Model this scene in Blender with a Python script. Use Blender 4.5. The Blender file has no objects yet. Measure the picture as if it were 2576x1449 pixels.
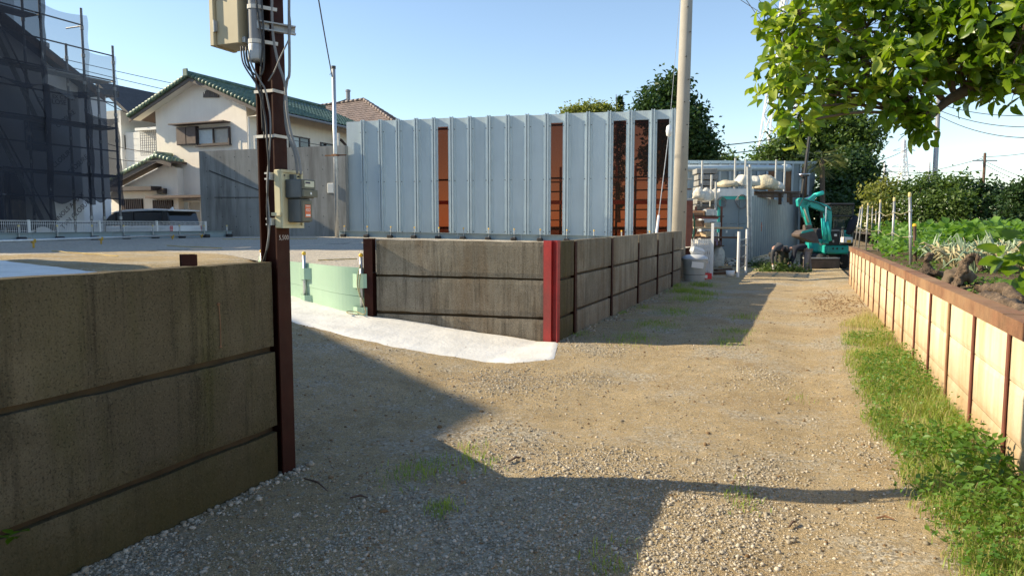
import bpy, bmesh, math, random
import numpy as np
from mathutils import Vector, Matrix
random.seed(7)
RNG = np.random.default_rng(7)
R = math.radians
scene = bpy.context.scene
COL = scene.collection

# ------------------------------------------------------------------ camera
# world axes: +Y runs along the lane, +X to its right, metres; eye height 1.6 m
FPX, CX, CY, HORIZON, EYE = 1790.0, 1288.0, 724.5, 568.0, 1.6     # measured on the photo at 2576 px width
PITCH = math.atan((CY - HORIZON) / FPX)
YAW = R(21.97)
cam_d = bpy.data.cameras.new('camera')
cam = bpy.data.objects.new('camera', cam_d)
COL.objects.link(cam)
cam.location = (0, 0, EYE)
cam.rotation_euler = (R(90) - PITCH, 0, YAW)
cam_d.sensor_width = 36.0
cam_d.lens = 36.0 * FPX / 2576.0
cam_d.clip_end = 4000
cam_d.clip_start = 0.05
scene.camera = cam
scene.render.resolution_x, scene.render.resolution_y = 1024, 575

# ------------------------------------------------------------------ light
SUN_EL = R(29.0)
SUN_DIR = Vector((-0.958, -0.287, 0)).normalized()               # horizontal direction towards the sun
world = bpy.data.worlds.new('World')
scene.world = world
world.use_nodes = True
wn = world.node_tree
bg = wn.nodes['Background']
sky = wn.nodes.new('ShaderNodeTexSky')
sky.sky_type = 'NISHITA'
sky.sun_disc = False
sky.sun_elevation = SUN_EL
sky.sun_rotation = math.atan2(SUN_DIR.x, SUN_DIR.y)
sky.air_density = 1.0
sky.dust_density = 0.1
sky.ozone_density = 1.1
wn.links.new(sky.outputs[0], bg.inputs[0])
bg.inputs[1].default_value = 0.110
sun_d = bpy.data.lights.new('sun', 'SUN')
sun_d.energy = 4.3
sun_d.angle = R(0.5)
sun_d.color = (1.0, 0.85, 0.60)
sun = bpy.data.objects.new('sun', sun_d)
COL.objects.link(sun)
SUN = Vector((SUN_DIR.x * math.cos(SUN_EL), SUN_DIR.y * math.cos(SUN_EL), math.sin(SUN_EL)))
sun.rotation_euler = SUN.to_track_quat('Z', 'Y').to_euler()
sun.location = SUN * 50
vs = scene.view_settings
vs.view_transform = 'Standard'
vs.look = 'None'
vs.exposure = 1.0
vs.gamma = 1.0
scene.cycles.max_bounces = 6
scene.cycles.transparent_max_bounces = 16
scene.cycles.use_denoising = True

# ------------------------------------------------------------------ measuring: a photo pixel and one known coordinate give a place
def ray(px, py):
    X, Y = px - CX, py - CY
    f = FPX * math.cos(PITCH) - Y * math.sin(PITCH)
    u = -Y * math.cos(PITCH) - FPX * math.sin(PITCH)
    return Vector((X * math.cos(YAW) - f * math.sin(YAW), X * math.sin(YAW) + f * math.cos(YAW), u))
EYEP = Vector((0, 0, EYE))
def at_z(px, py, z=0.0):
    d = ray(px, py); return EYEP + d * ((z - EYE) / d.z)
def at_x(px, py, x):
    d = ray(px, py); return EYEP + d * (x / d.x)
def at_y(px, py, y):
    d = ray(px, py); return EYEP + d * (y / d.y)
def at_d(px, py, dep):
    d = ray(px, py); f = -d.x * math.sin(YAW) + d.y * math.cos(YAW); return EYEP + d * (dep / f)
def at_p(px, py, p0, n):
    d = ray(px, py); n = Vector(n); return EYEP + d * ((Vector(p0) - EYEP).dot(n) / d.dot(n))
def V(*a): return Vector(a)
def lerp(a, b, t): return a + (b - a) * t

# ------------------------------------------------------------------ smooth noise for heights
_P = RNG.random((256, 256))
def vnoise(x, y):
    x = np.asarray(x, float); y = np.asarray(y, float)
    xi = np.floor(x).astype(int); yi = np.floor(y).astype(int)
    fx = x - xi; fy = y - yi
    fx = fx * fx * (3 - 2 * fx); fy = fy * fy * (3 - 2 * fy)
    g = lambda a, b: _P[a % 256, b % 256]
    return (g(xi, yi) * (1 - fx) * (1 - fy) + g(xi + 1, yi) * fx * (1 - fy) + g(xi, yi + 1) * (1 - fx) * fy + g(xi + 1, yi + 1) * fx * fy)
def fbm(x, y, o=4):
    s = 0; a = .5
    for k in range(o):
        s = s + a * vnoise(x * 2 ** k + 17.3 * k, y * 2 ** k + 9.1 * k); a *= .5
    return s

# ------------------------------------------------------------------ scene tree helpers
def tag(o, label=None, cat=None, group=None, kind=None):
    if label: o['label'] = label
    if cat: o['category'] = cat
    if group: o['group'] = group
    if kind: o['kind'] = kind
    return o
def thing(name, label, cat, loc=(0, 0, 0), rz=0.0, group=None):
    o = bpy.data.objects.new(name, None)
    o.empty_display_size = .2
    COL.objects.link(o)
    o.location = loc; o.rotation_euler = (0, 0, rz)
    o.matrix_basis = Matrix.Translation(Vector(loc)) @ Matrix.Rotation(rz, 4, 'Z')
    return tag(o, label, cat, group, 'thing')
def chain(o):
    m = Matrix.Identity(4)
    while o is not None:
        m = o.matrix_basis @ m; o = o.parent
    return m
def copy_tree(o, parent=None):
    c = o.copy(); COL.objects.link(c); c.parent = parent
    for ch in list(o.children): copy_tree(ch, c)
    return c

class MB:
    """collects vertices and faces of one mesh"""
    def __init__(s): s.v = []; s.f = []; s.np = None
    def add(s, vs, fs):
        b = len(s.v); s.v += [tuple(p) for p in vs]; s.f += [tuple(i + b for i in f) for f in fs]; return s
    def poly(s, pts): return s.add(pts, [tuple(range(len(pts)))])
    def box(s, c, size, rz=0.0, m=None):
        hx, hy, hz = size[0] / 2, size[1] / 2, size[2] / 2
        c = Vector(c); q = Matrix.Rotation(rz, 3, 'Z') if m is None else m
        vs = [c + q @ Vector((x, y, z)) for z in (-hz, hz) for x, y in ((-hx, -hy), (hx, -hy), (hx, hy), (-hx, hy))]
        return s.add(vs, [(3, 2, 1, 0), (4, 5, 6, 7), (0, 1, 5, 4), (1, 2, 6, 5), (2, 3, 7, 6), (3, 0, 4, 7)])
    def box2(s, a, b): return s.box([(a[i] + b[i]) / 2 for i in range(3)], [abs(b[i] - a[i]) for i in range(3)])
    def prism(s, pts, vec):
        pts = [Vector(p) for p in pts]; vec = Vector(vec); n = len(pts)
        nrm = Vector((0, 0, 0))
        for i in range(n): nrm += pts[i].cross(pts[(i + 1) % n])
        if nrm.dot(vec) > 0: pts = pts[::-1]
        return s.add(pts + [p + vec for p in pts], [tuple(range(n)), tuple(range(2 * n - 1, n - 1, -1))] + [((i + 1) % n, i, n + i, n + (i + 1) % n) for i in range(n)])
    def bar(s, a, b, w, h=None, up=(0, 0, 1)):
        a = Vector(a); b = Vector(b); h = h or w; d = (b - a)
        if d.length < 1e-6: return s
        d.normalize(); up = Vector(up)
        if abs(d.dot(up)) > .98: up = Vector((0, 1, 0))
        sx = d.cross(up).normalized(); sz = sx.cross(d)
        q = [sx * (i * w / 2) + sz * (j * h / 2) for i, j in ((-1, -1), (1, -1), (1, 1), (-1, 1))]
        return s.add([a + p for p in q] + [b + p for p in q], [(0, 1, 2, 3), (7, 6, 5, 4), (1, 0, 4, 5), (2, 1, 5, 6), (3, 2, 6, 7), (0, 3, 7, 4)])
    def tube(s, pts, r, n=8, cap=True):
        pts = [Vector(p) for p in pts]; k = len(pts)
        rs = list(r) if hasattr(r, '__len__') else [r] * k
        b = len(s.v); up = None
        for i, p in enumerate(pts):
            d = (pts[min(i + 1, k - 1)] - pts[max(i - 1, 0)])
            d = d.normalized() if d.length > 1e-9 else Vector((0, 0, 1))
            if up is None:
                up = Vector((0, 0, 1)) if abs(d.z) < .9 else Vector((1, 0, 0))
            sx = d.cross(up)
            sx = sx.normalized() if sx.length > 1e-6 else Vector((1, 0, 0))
            up = sx.cross(d).normalized()
            for j in range(n):
                a = 2 * math.pi * j / n
                s.v.append(tuple(p + sx * (math.cos(a) * rs[i]) + up * (math.sin(a) * rs[i])))
        for i in range(k - 1):
            for j in range(n):
                j2 = (j + 1) % n
                s.f.append((b + i * n + j2, b + i * n + j, b + (i + 1) * n + j, b + (i + 1) * n + j2))
        if cap:
            s.f.append(tuple(b + j for j in range(n))); s.f.append(tuple(b + (k - 1) * n + n - 1 - j for j in range(n)))
        return s
    def lathe(s, prof, c=(0, 0, 0), n=20, caps=True):
        b = len(s.v); k = len(prof); c = Vector(c)
        for r, z in prof:
            for j in range(n):
                a = 2 * math.pi * j / n; s.v.append((c.x + r * math.cos(a), c.y + r * math.sin(a), c.z + z))
        for i in range(k - 1):
            for j in range(n):
                j2 = (j + 1) % n; s.f.append((b + i * n + j, b + i * n + j2, b + (i + 1) * n + j2, b + (i + 1) * n + j))
        if caps:
            s.f.append(tuple(b + n - 1 - j for j in range(n))); s.f.append(tuple(b + (k - 1) * n + j for j in range(n)))
        return s
    def grid(s, fn, nu, nv):
        b = len(s.v)
        for j in range(nv + 1):
            for i in range(nu + 1): s.v.append(tuple(fn(i / nu, j / nv)))
        for j in range(nv):
            for i in range(nu):
                a = b + j * (nu + 1) + i; s.f.append((a, a + 1, a + nu + 2, a + nu + 1))
        return s
    def build(s, name, mat, parent=None, world=True, bevel=0.0, smooth=False, kind=None, label=None, jitter=0.0):
        me = bpy.data.meshes.new(name)
        vs = s.v
        if world and parent is not None:
            inv = chain(parent).inverted()
            vs = [tuple(inv @ Vector(p)) for p in vs]
        me.from_pydata(vs, [], s.f)
        if bevel > 0:
            bm = bmesh.new(); bm.from_mesh(me)
            bmesh.ops.bevel(bm, geom=list(bm.edges), offset=bevel, segments=1, affect='EDGES', clamp_overlap=True)
            bm.to_mesh(me); bm.free()
        if smooth:
            me.polygons.foreach_set('use_smooth', [True] * len(me.polygons))
        o = bpy.data.objects.new(name, me); COL.objects.link(o)
        me.materials.append(mat if not isinstance(mat, str) else M[mat])
        if parent is not None: o.parent = parent
        if kind: o['kind'] = kind
        if label: o['label'] = label
        return o
def np_mesh(name, verts, faces, mat, parent=None, kind=None, smooth=False):
    """faces: (n,3) or (n,4) index array, world coordinates relative to the parent's location"""
    me = bpy.data.meshes.new(name)
    verts = np.asarray(verts, np.float32); faces = np.asarray(faces, np.int32)
    k = faces.shape[1]
    me.vertices.add(len(verts)); me.vertices.foreach_set('co', verts.ravel())
    me.loops.add(faces.size); me.loops.foreach_set('vertex_index', faces.ravel())
    me.polygons.add(len(faces))
    me.polygons.foreach_set('loop_start', np.arange(0, faces.size, k, dtype=np.int32))
    me.polygons.foreach_set('loop_total', np.full(len(faces), k, np.int32))
    if smooth: me.polygons.foreach_set('use_smooth', np.ones(len(faces), bool))
    me.update(calc_edges=True); me.validate()
    o = bpy.data.objects.new(name, me); COL.objects.link(o)
    me.materials.append(M[mat] if isinstance(mat, str) else mat)
    if parent is not None: o.parent = parent
    if kind: o['kind'] = kind
    return o
def part(name, mat, parent, *boxes, bevel=0.0):
    m = MB()
    for b in boxes: m.box2(*b)
    return m.build(name, mat, parent, bevel=bevel)
def text_mesh(body, size, mat, parent, m, name='lettering', extrude=0.0008):
    cu = bpy.data.curves.new(name, 'FONT'); cu.body = body; cu.size = size; cu.extrude = extrude
    cu.align_x = 'CENTER'; cu.align_y = 'CENTER'; cu.resolution_u = 3
    o = bpy.data.objects.new(name, cu); COL.objects.link(o)
    me = bpy.data.meshes.new_from_object(o.evaluated_get(bpy.context.evaluated_depsgraph_get()))
    bpy.data.objects.remove(o); bpy.data.curves.remove(cu)
    me.name = name
    me.transform(chain(parent).inverted() @ m)
    t = bpy.data.objects.new(name, me); COL.objects.link(t); t.parent = parent
    me.materials.clear(); me.materials.append(M[mat])
    return t

# ------------------------------------------------------------------ materials
M = {}
def nodes_of(name):
    m = bpy.data.materials.new(name); m.use_nodes = True
    nt = m.node_tree; b = nt.nodes['Principled BSDF']
    M[name] = m
    return m, nt, b
def n_noise(nt, scale, detail=4, rough=.55, vec=None, stretch=None):
    t = nt.nodes.new('ShaderNodeTexNoise'); t.inputs['Scale'].default_value = scale; t.inputs['Detail'].default_value = detail; t.inputs['Roughness'].default_value = rough
    g = nt.nodes.new('ShaderNodeNewGeometry')
    src = g.outputs['Position'] if vec is None else vec
    if stretch:
        mp = nt.nodes.new('ShaderNodeVectorMath'); mp.operation = 'MULTIPLY'; mp.inputs[1].default_value = stretch
        nt.links.new(src, mp.inputs[0]); src = mp.outputs[0]
    nt.links.new(src, t.inputs['Vector'])
    return t.outputs['Fac']
def n_ramp(nt, fac, stops):
    r = nt.nodes.new('ShaderNodeValToRGB'); e = r.color_ramp.elements
    while len(e) < len(stops): e.new(.5)
    for i, (p, c) in enumerate(stops):
        e[i].position = p; e[i].color = (c[0], c[1], c[2], 1) if hasattr(c, '__len__') else (c, c, c, 1)
    nt.links.new(fac, r.inputs[0]); return r.outputs[0]
def n_mix(nt, fac, a, b, mode='MIX'):
    x = nt.nodes.new('ShaderNodeMix'); x.data_type = 'RGBA'; x.blend_type = mode
    if isinstance(fac, (int, float)): x.inputs[0].default_value = fac
    else: nt.links.new(fac, x.inputs[0])
    for i, c in ((6, a), (7, b)):
        if hasattr(c, 'links'): nt.links.new(c, x.inputs[i])
        else: x.inputs[i].default_value = (c[0], c[1], c[2], 1)
    return x.outputs[2]
def n_bump(nt, b, h, strength, dist):
    u = nt.nodes.new('ShaderNodeBump'); u.inputs['Strength'].default_value = strength; u.inputs['Distance'].default_value = dist
    nt.links.new(h, u.inputs['Height']); nt.links.new(u.outputs[0], b.inputs['Normal'])
def mat(name, c, rough=.6, var=.18, scale=2.5, metal=0.0, bump=.0, bscale=80, bdist=.004, stain=None, stain_amt=.5, stain_scale=1.2, streak=False, grit=0.0, grit_scale=160, coat=0.0, spec=.5, vary=0.0):
    m, nt, b = nodes_of(name)
    lo = [x * (1 - var) for x in c]; hi = [min(1, x * (1 + var)) for x in c]
    col = n_ramp(nt, n_noise(nt, scale, 6), [(.3, lo), (.7, hi)])
    if vary:
        oi = nt.nodes.new('ShaderNodeObjectInfo'); col = n_mix(nt, 1.0, col, n_ramp(nt, oi.outputs['Random'], [(0, 1 - vary), (1, 1 + vary)]), 'MULTIPLY')
    if stain:
        f = n_noise(nt, stain_scale, 6, .65, stretch=(3.0, 3.0, .35) if streak else None)
        fm = n_ramp(nt, f, [(.42, 0), (.68, 1)])
        ml = nt.nodes.new('ShaderNodeMath'); ml.operation = 'MULTIPLY'; ml.inputs[1].default_value = stain_amt
        nt.links.new(fm, ml.inputs[0])
        col = n_mix(nt, ml.outputs[0], col, stain)
    if grit:
        g = n_ramp(nt, n_noise(nt, grit_scale, 3, .7), [(.3, 1 - grit), (.7, 1 + grit)])
        col = n_mix(nt, 1.0, col, g, 'MULTIPLY')
    nt.links.new(col, b.inputs['Base Color'])
    rr = n_ramp(nt, n_noise(nt, scale * 3, 4), [(.3, max(0, rough - .08)), (.7, min(1, rough + .08))])
    nt.links.new(rr, b.inputs['Roughness'])
    b.inputs['Metallic'].default_value = metal
    b.inputs['Specular IOR Level'].default_value = spec
    b.inputs['Coat Weight'].default_value = coat
    if bump: n_bump(nt, b, n_noise(nt, bscale, 5, .6), bump, bdist)
    return m
def leaf_mat(name, c1, c2, trans=.35, rough=.45, scale=6, spec=.4):
    m, nt, b = nodes_of(name)
    col = n_ramp(nt, n_noise(nt, scale, 3), [(.3, c1), (.7, c2)])
    nt.links.new(col, b.inputs['Base Color']); b.inputs['Roughness'].default_value = rough
    b.inputs['Specular IOR Level'].default_value = spec
    tr = nt.nodes.new('ShaderNodeBsdfTranslucent')
    tc = n_mix(nt, 1.0, col, (1.5, 1.6, .7), 'MULTIPLY')
    nt.links.new(tc, tr.inputs[0])
    mx = nt.nodes.new('ShaderNodeMixShader'); mx.inputs[0].default_value = trans
    nt.links.new(b.outputs[0], mx.inputs[1]); nt.links.new(tr.outputs[0], mx.inputs[2])
    nt.links.new(mx.outputs[0], nt.nodes['Material Output'].inputs[0])
    return m
def sheer_mat(name, c, clear, tint=(1, 1, 1), gloss=0.0, rough=.8):
    """thin see-through sheet or pane: part clear, part surface"""
    m, nt, b = nodes_of(name)
    b.inputs['Base Color'].default_value = (*c, 1); b.inputs['Roughness'].default_value = rough
    tp = nt.nodes.new('ShaderNodeBsdfTransparent'); tp.inputs[0].default_value = (*tint, 1)
    mx = nt.nodes.new('ShaderNodeMixShader'); mx.inputs[0].default_value = clear
    nt.links.new(b.outputs[0], mx.inputs[1]); nt.links.new(tp.outputs[0], mx.inputs[2])
    nt.links.new(mx.outputs[0], nt.nodes['Material Output'].inputs[0])
    return m
# ------------------------------------------------------------------ material library
def ground_mat(name, dirt1, dirt2, stone1, stone2, mask_lo, mask_hi, mask_scale=.8, cell=42, brown=None):
    m, nt, b = nodes_of(name)
    g = nt.nodes.new('ShaderNodeNewGeometry').outputs['Position']
    dirt = n_ramp(nt, n_noise(nt, 1.7, 8, .62), [(.32, dirt1), (.68, dirt2)])
    if brown: dirt = n_mix(nt, n_ramp(nt, n_noise(nt, .55, 5, .6), [(.52, 0), (.70, .55)]), dirt, brown)
    def cells(sc):
        v = nt.nodes.new('ShaderNodeTexVoronoi'); v.inputs['Scale'].default_value = sc; v.inputs['Randomness'].default_value = 1.0
        nt.links.new(g, v.inputs['Vector'])
        sp = nt.nodes.new('ShaderNodeSeparateColor'); nt.links.new(v.outputs['Color'], sp.inputs[0])
        return v.outputs['Distance'], sp.outputs[0]
    d1, r1 = cells(cell); d2, r2 = cells(cell * 2.6); d3, r3 = cells(cell * 6.5)
    st = n_ramp(nt, r1, [(0, stone1), (.55, [(stone1[i] + stone2[i]) / 2 for i in range(3)]), (1, stone2)])
    st2 = n_ramp(nt, r2, [(0, stone1), (1, stone2)])
    fine = n_ramp(nt, r3, [(0, .60), (1, 1.35)])
    patch = n_ramp(nt, n_noise(nt, mask_scale, 6, .6), [(mask_lo, 0), (mask_hi, 1)])
    keep = n_ramp(nt, n_noise(nt, cell * .5, 2), [(.40, 0), (.50, 1)])
    k1 = n_mix(nt, 1.0, patch, keep, 'MULTIPLY')
    col = n_mix(nt, 1.0, dirt, fine, 'MULTIPLY')
    col = n_mix(nt, 1.0, col, n_ramp(nt, r2, [(0, .62), (.06, .80), (.5, 1.0), (1, 1.30)]), 'MULTIPLY')
    col = n_mix(nt, 1.0, col, n_ramp(nt, n_noise(nt, 5.5, 7, .7), [(.3, .82), (.7, 1.16)]), 'MULTIPLY')
    few = n_ramp(nt, r1, [(.86, 0), (.88, .75)])
    col = n_mix(nt, few, col, st2)
    col = n_mix(nt, k1, col, st)
    nt.links.new(col, b.inputs['Base Color'])
    b.inputs['Roughness'].default_value = .95; b.inputs['Specular IOR Level'].default_value = .15
    hs = n_mix(nt, patch, n_ramp(nt, d2, [(0, .8), (.6, .25)]), n_ramp(nt, d1, [(0, 1), (.6, .0)]))
    hh = n_mix(nt, .35, hs, n_ramp(nt, d3, [(0, 1), (.7, 0)]))
    n_bump(nt, b, hh, 1.0, .018)
    return m
ground_mat('lane_dirt', (.44, .335, .19), (.56, .435, .26), (.25, .22, .17), (.70, .63, .50), .50, .62, .75, 52, (.36, .24, .12))
ground_mat('lot_gravel', (.50, .43, .33), (.58, .51, .40), (.36, .33, .28), (.68, .62, .53), .30, .50, .5, 30)
ground_mat('yard_soil', (.20, .16, .11), (.28, .22, .15), (.2, .18, .15), (.4, .36, .3), .5, .7, .6, 30)
ground_mat('field_soil', (.10, .075, .045), (.17, .125, .08), (.14, .11, .08), (.25, .2, .15), .55, .75, .9, 40)

def old_concrete(name, c, c2, moss, dark):
    m, nt, b = nodes_of(name)
    g = nt.nodes.new('ShaderNodeNewGeometry').outputs['Position']
    col = n_ramp(nt, n_noise(nt, 1.6, 8, .6), [(.3, c), (.7, c2)])
    oi = nt.nodes.new('ShaderNodeObjectInfo'); col = n_mix(nt, 1.0, col, n_ramp(nt, oi.outputs['Random'], [(0, .8), (1, 1.22)]), 'MULTIPLY')
    col = n_mix(nt, n_ramp(nt, n_noise(nt, 1.1, 6, .65, stretch=(3, 3, .4)), [(.46, 0), (.68, .85)]), col, moss)
    col = n_mix(nt, n_ramp(nt, n_noise(nt, .9, 7, .7), [(.52, 0), (.66, .55)]), col, [x * 1.5 for x in c2])
    col = n_mix(nt, n_ramp(nt, n_noise(nt, 2.3, 6, .7, stretch=(5, 5, .25)), [(.50, 0), (.70, .8)]), col, dark)
    v = nt.nodes.new('ShaderNodeTexVoronoi'); v.inputs['Scale'].default_value = 130; nt.links.new(g, v.inputs['Vector'])
    sp = nt.nodes.new('ShaderNodeSeparateColor'); nt.links.new(v.outputs['Color'], sp.inputs[0])
    col = n_mix(nt, n_ramp(nt, sp.outputs[0], [(.90, 0), (.93, .30)]), col, [x * 1.6 for x in c2])
    pit = n_ramp(nt, n_noise(nt, 95, 3, .6), [(.36, .5), (.46, 1)])
    col = n_mix(nt, 1.0, col, pit, 'MULTIPLY')
    nt.links.new(col, b.inputs['Base Color']); b.inputs['Roughness'].default_value = .92; b.inputs['Specular IOR Level'].default_value = .2
    h = n_mix(nt, .5, n_noise(nt, 90, 5, .65), n_noise(nt, 22, 5, .6))
    n_bump(nt, b, h, .9, .012)
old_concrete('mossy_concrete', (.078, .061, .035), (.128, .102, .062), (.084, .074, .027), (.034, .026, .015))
old_concrete('weathered_concrete', (.17, .145, .105), (.26, .225, .17), (.165, .115, .068), (.075, .06, .042))
mat('joint_earth', (.06, .038, .016), .95, .3, 6, bump=.6, bscale=50)
mat('grey_concrete', (.30, .30, .285), .85, .10, .8, bump=.25, bscale=40, stain=(.12, .115, .105), stain_amt=.75, stain_scale=.9, streak=True, grit=.12)
mat('pale_concrete', (.55, .52, .46), .9, .1, 2, bump=.3, bscale=60, stain=(.33, .27, .2), stain_amt=.5, streak=True, grit=.12)
mat('pole_concrete', (.36, .335, .29), .85, .08, 2, bump=.2, bscale=60, stain=(.27, .24, .2), stain_amt=.5, streak=True, grit=.12)
mat('mortar', (.76, .745, .70), .95, .06, 3, bump=.6, bscale=18, bdist=.014, stain=(.53, .51, .46), stain_amt=.45, stain_scale=2.2, grit=.09, grit_scale=60)
mat('field_wall_concrete', (.66, .56, .40), .9, .14, 1.2, vary=.10, bump=.25, bscale=70, stain=(.42, .27, .12), stain_amt=.75, stain_scale=1.3, streak=True, grit=.12)
mat('brown_steel', (.034, .008, .005), .65, spec=.18, var=.25, scale=5, bump=.1, bscale=60, stain=(.055, .018, .009), stain_amt=.5, streak=True)
mat('red_steel', (.29, .018, .018), .6, .22, 6, bump=.2, bscale=60, stain=(.16, .035, .03), stain_amt=.6, stain_scale=3, streak=True, grit=.12, grit_scale=40)
mat('rust_steel', (.19, .088, .045), .9, .35, 6, bump=.8, bscale=55, stain=(.34, .21, .11), stain_amt=.7, grit=.2)
mat('rust_red_steel', (.17, .055, .036), .75, .25, 5, bump=.3, bscale=70, stain=(.16, .06, .04), stain_amt=.6, streak=True)
mat('galvanised', (.55, .56, .56), .42, .14, 9, metal=.75, bump=.05, bscale=60)
mat('dull_zinc', (.42, .43, .43), .55, .2, 9, metal=.5, bump=.08, bscale=60, grit=.1)
mat('dark_pipe', (.16, .16, .17), .5, .3, 12, metal=.6)
mat('fence_panel', (.45, .53, .565), .5, .05, 1.2, vary=.05, bump=.05, bscale=15, stain=(.52, .60, .64), stain_amt=.45, stain_scale=1.6, streak=True)
mat('fence_rib', (.46, .54, .58), .42, .06, 3, metal=.1)
mat('bolt_dark', (.05, .05, .05), .6)
mat('steel_beam_paint', (.24, .31, .34), .5, .12, 2, stain=(.3, .33, .33), stain_amt=.4, grit=.06)
mat('yellow_cap', (.75, .45, .03), .5, .15, 9)
mat('clamp_yellow', (.45, .27, .03), .6, .2, 9)
mat('faded_cap', (.62, .50, .22), .6, .15, 9)
mat('black_rubber', (.022, .022, .024), .7, .3, 9)
mat('black_plastic', (.03, .03, .032), .4, .2, 9)
mat('green_board', (.34, .50, .37), .42, .06, 2, stain=(.42, .55, .43), stain_amt=.4, streak=True, grit=.04)
mat('beige_box', (.50, .43, .28), .5, .08, 4, stain=(.38, .31, .2), stain_amt=.35, streak=True)
mat('cream_board', (.62, .56, .36), .5, .06, 4, stain=(.5, .44, .28), stain_amt=.3, streak=True)
mat('meter_grey', (.085, .098, .108), .38, .12, 6)
mat('meter_olive', (.10, .10, .078), .38, .12, 6)
mat('display_pale', (.52, .53, .42), .3, .05, 6)
mat('sticker_orange', (.75, .16, .055), .5, .06, 9)
mat('print_white', (.82, .80, .76), .6, .03)
mat('print_dark', (.03, .03, .07), .7, .1)
mat('chalk', (.55, .5, .48), .95, .2, 30)
mat('cable_black', (.03, .03, .032), .5, .2, 9)
mat('cable_grey', (.20, .20, .20), .5, .2, 9)
mat('tie_white', (.62, .60, .55), .5, .1)
mat('rope_yellow', (.42, .31, .11), .9, .35, 30)
mat('rope_straw', (.33, .30, .17), .9, .45, 60)
mat('plaster_wall', (.86, .79, .69), .92, .05, 1.2, bump=.3, bscale=50, stain=(.70, .61, .52), stain_amt=.22, streak=True, grit=.05)
mat('white_siding', (.70, .70, .67), .8, .06, 2, stain=(.5, .5, .48), stain_amt=.3, streak=True)
mat('soffit', (.75, .72, .66), .8, .06)
mat('brown_trim', (.055, .038, .034), .5, .2, 6)
mat('brown_shutter', (.105, .07, .058), .55, .15, 6)
mat('green_tile', (.055, .11, .078), .5, .35, 5, stain=(.18, .23, .17), stain_amt=.55, stain_scale=2.5)
mat('pale_green_tile', (.16, .25, .18), .35, .35, 5, stain=(.30, .34, .26), stain_amt=.6, stain_scale=2.5)
mat('brown_tile', (.15, .115, .105), .6, .3, 5, stain=(.33, .25, .22), stain_amt=.5)
mat('dark_glass', (.012, .014, .016), .06, .1, spec=.8)
mat('curtain', (.60, .66, .66), .9, .08, 6, bump=.5, bscale=14)
mat('curtain_beige', (.50, .47, .41), .9, .08, 6, bump=.5, bscale=14)
mat('gutter_grey', (.22, .23, .25), .5, .1)
mat('white_paint', (.78, .77, .75), .5, .05, 4, stain=(.6, .57, .52), stain_amt=.35, streak=True)
mat('van_white', (.80, .82, .84), .22, .02, coat=.6)
mat('wrap_white', (.70, .72, .76), .6, .06, 1.5, bump=.3, bscale=3)
mat('roof_dark', (.05, .05, .055), .7, .2)
mat('wood_dark', (.10, .06, .04), .85, .3, 5, grit=.2)
mat('wood_pale', (.42, .31, .19), .85, .25, 5, grit=.2)
mat('bark', (.13, .095, .065), .95, .3, 9, bump=.9, bscale=30, bdist=.01, grit=.25)
mat('dead_wood', (.15, .105, .07), .95, .45, 14, bump=1.0, bscale=40, bdist=.03, stain=(.05, .035, .025), stain_amt=.8, stain_scale=9, grit=.45, grit_scale=70)
mat('tank_grey', (.46, .48, .48), .45, .06, 4)
mat('tank_lid', (.50, .52, .53), .4, .06, 4)
mat('red_crate', (.62, .03, .045), .4, .1)
mat('shed_grey', (.23, .28, .31), .5, .08, 1.5, stain=(.3, .33, .33), stain_amt=.35, streak=True)
mat('sheet_grey', (.235, .27, .29), .45, .08, 1.5, metal=.2, stain=(.18, .2, .21), stain_amt=.4, streak=True)
mat('teal_paint', (.05, .50, .43), .45, .1)
mat('excavator_teal', (.015, .36, .32), .42, .15, 4, stain=(.03, .17, .15), stain_amt=.45, grit=.06)
mat('excavator_bright', (.03, .55, .46), .4, .1, 4)
mat('excavator_black', (.025, .025, .027), .55, .2, 6)
mat('bucket_steel', (.085, .065, .055), .6, .3, 6, stain=(.14, .1, .08), stain_amt=.5)
mat('chrome', (.6, .6, .6), .2, .05, metal=1.0)
mat('green_hose', (.02, .13, .075), .45, .2)
mat('bag_white', (.66, .64, .58), .9, .14, 5, bump=.9, bscale=9, bdist=.04, stain=(.5, .44, .34), stain_amt=.4)
mat('bag_tan', (.56, .50, .37), .9, .14, 5, bump=.9, bscale=9, bdist=.04)
mat('rubble_white', (.60, .57, .50), .95, .2, 9, bump=.5)
mat('blue_plastic', (.05, .26, .42), .45, .1)
mat('purple_cloth', (.26, .2, .3), .9, .2)
mat('shirt_navy', (.012, .014, .024), .9, .2, 9)
mat('shirt_dark', (.05, .05, .055), .9, .2, 9)
mat('trousers_grey', (.21, .19, .19), .9, .15, 9, bump=.4, bscale=20)
mat('trousers_olive', (.05, .048, .03), .9, .2, 9)
mat('skin', (.42, .24, .17), .6, .08)
mat('glove_white', (.6, .58, .54), .9, .1)
mat('hair_black', (.012, .011, .01), .7, .2)
mat('cap_black', (.014, .014, .016), .8, .2)
mat('galv_stake', (.36, .36, .36), .45, .15, 14, metal=.55, stain=(.3, .27, .24), stain_amt=.3)
mat('insulator', (.75, .77, .78), .3, .05)
mat('pylon_steel', (.85, .86, .87), .6, .03)
mat('onion_leaf', (.25, .32, .2), .55, .3, 7)
mat('dry_leaf', (.42, .36, .2), .8, .3, 7)
leaf_mat('near_leaf', (.065, .145, .008), (.18, .265, .015), .38, .32, 5, .45)
leaf_mat('young_leaf', (.22, .30, .03), (.36, .42, .075), .45, .5, 5)
leaf_mat('tree_leaf_dark', (.022, .055, .018), (.055, .10, .03), .22, .5, 1.5)
leaf_mat('tree_leaf_mid', (.06, .11, .03), (.12, .18, .045), .3, .5, 1.5)
leaf_mat('tree_leaf_yellow', (.15, .19, .04), (.27, .27, .08), .35, .6, 1.5)
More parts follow.
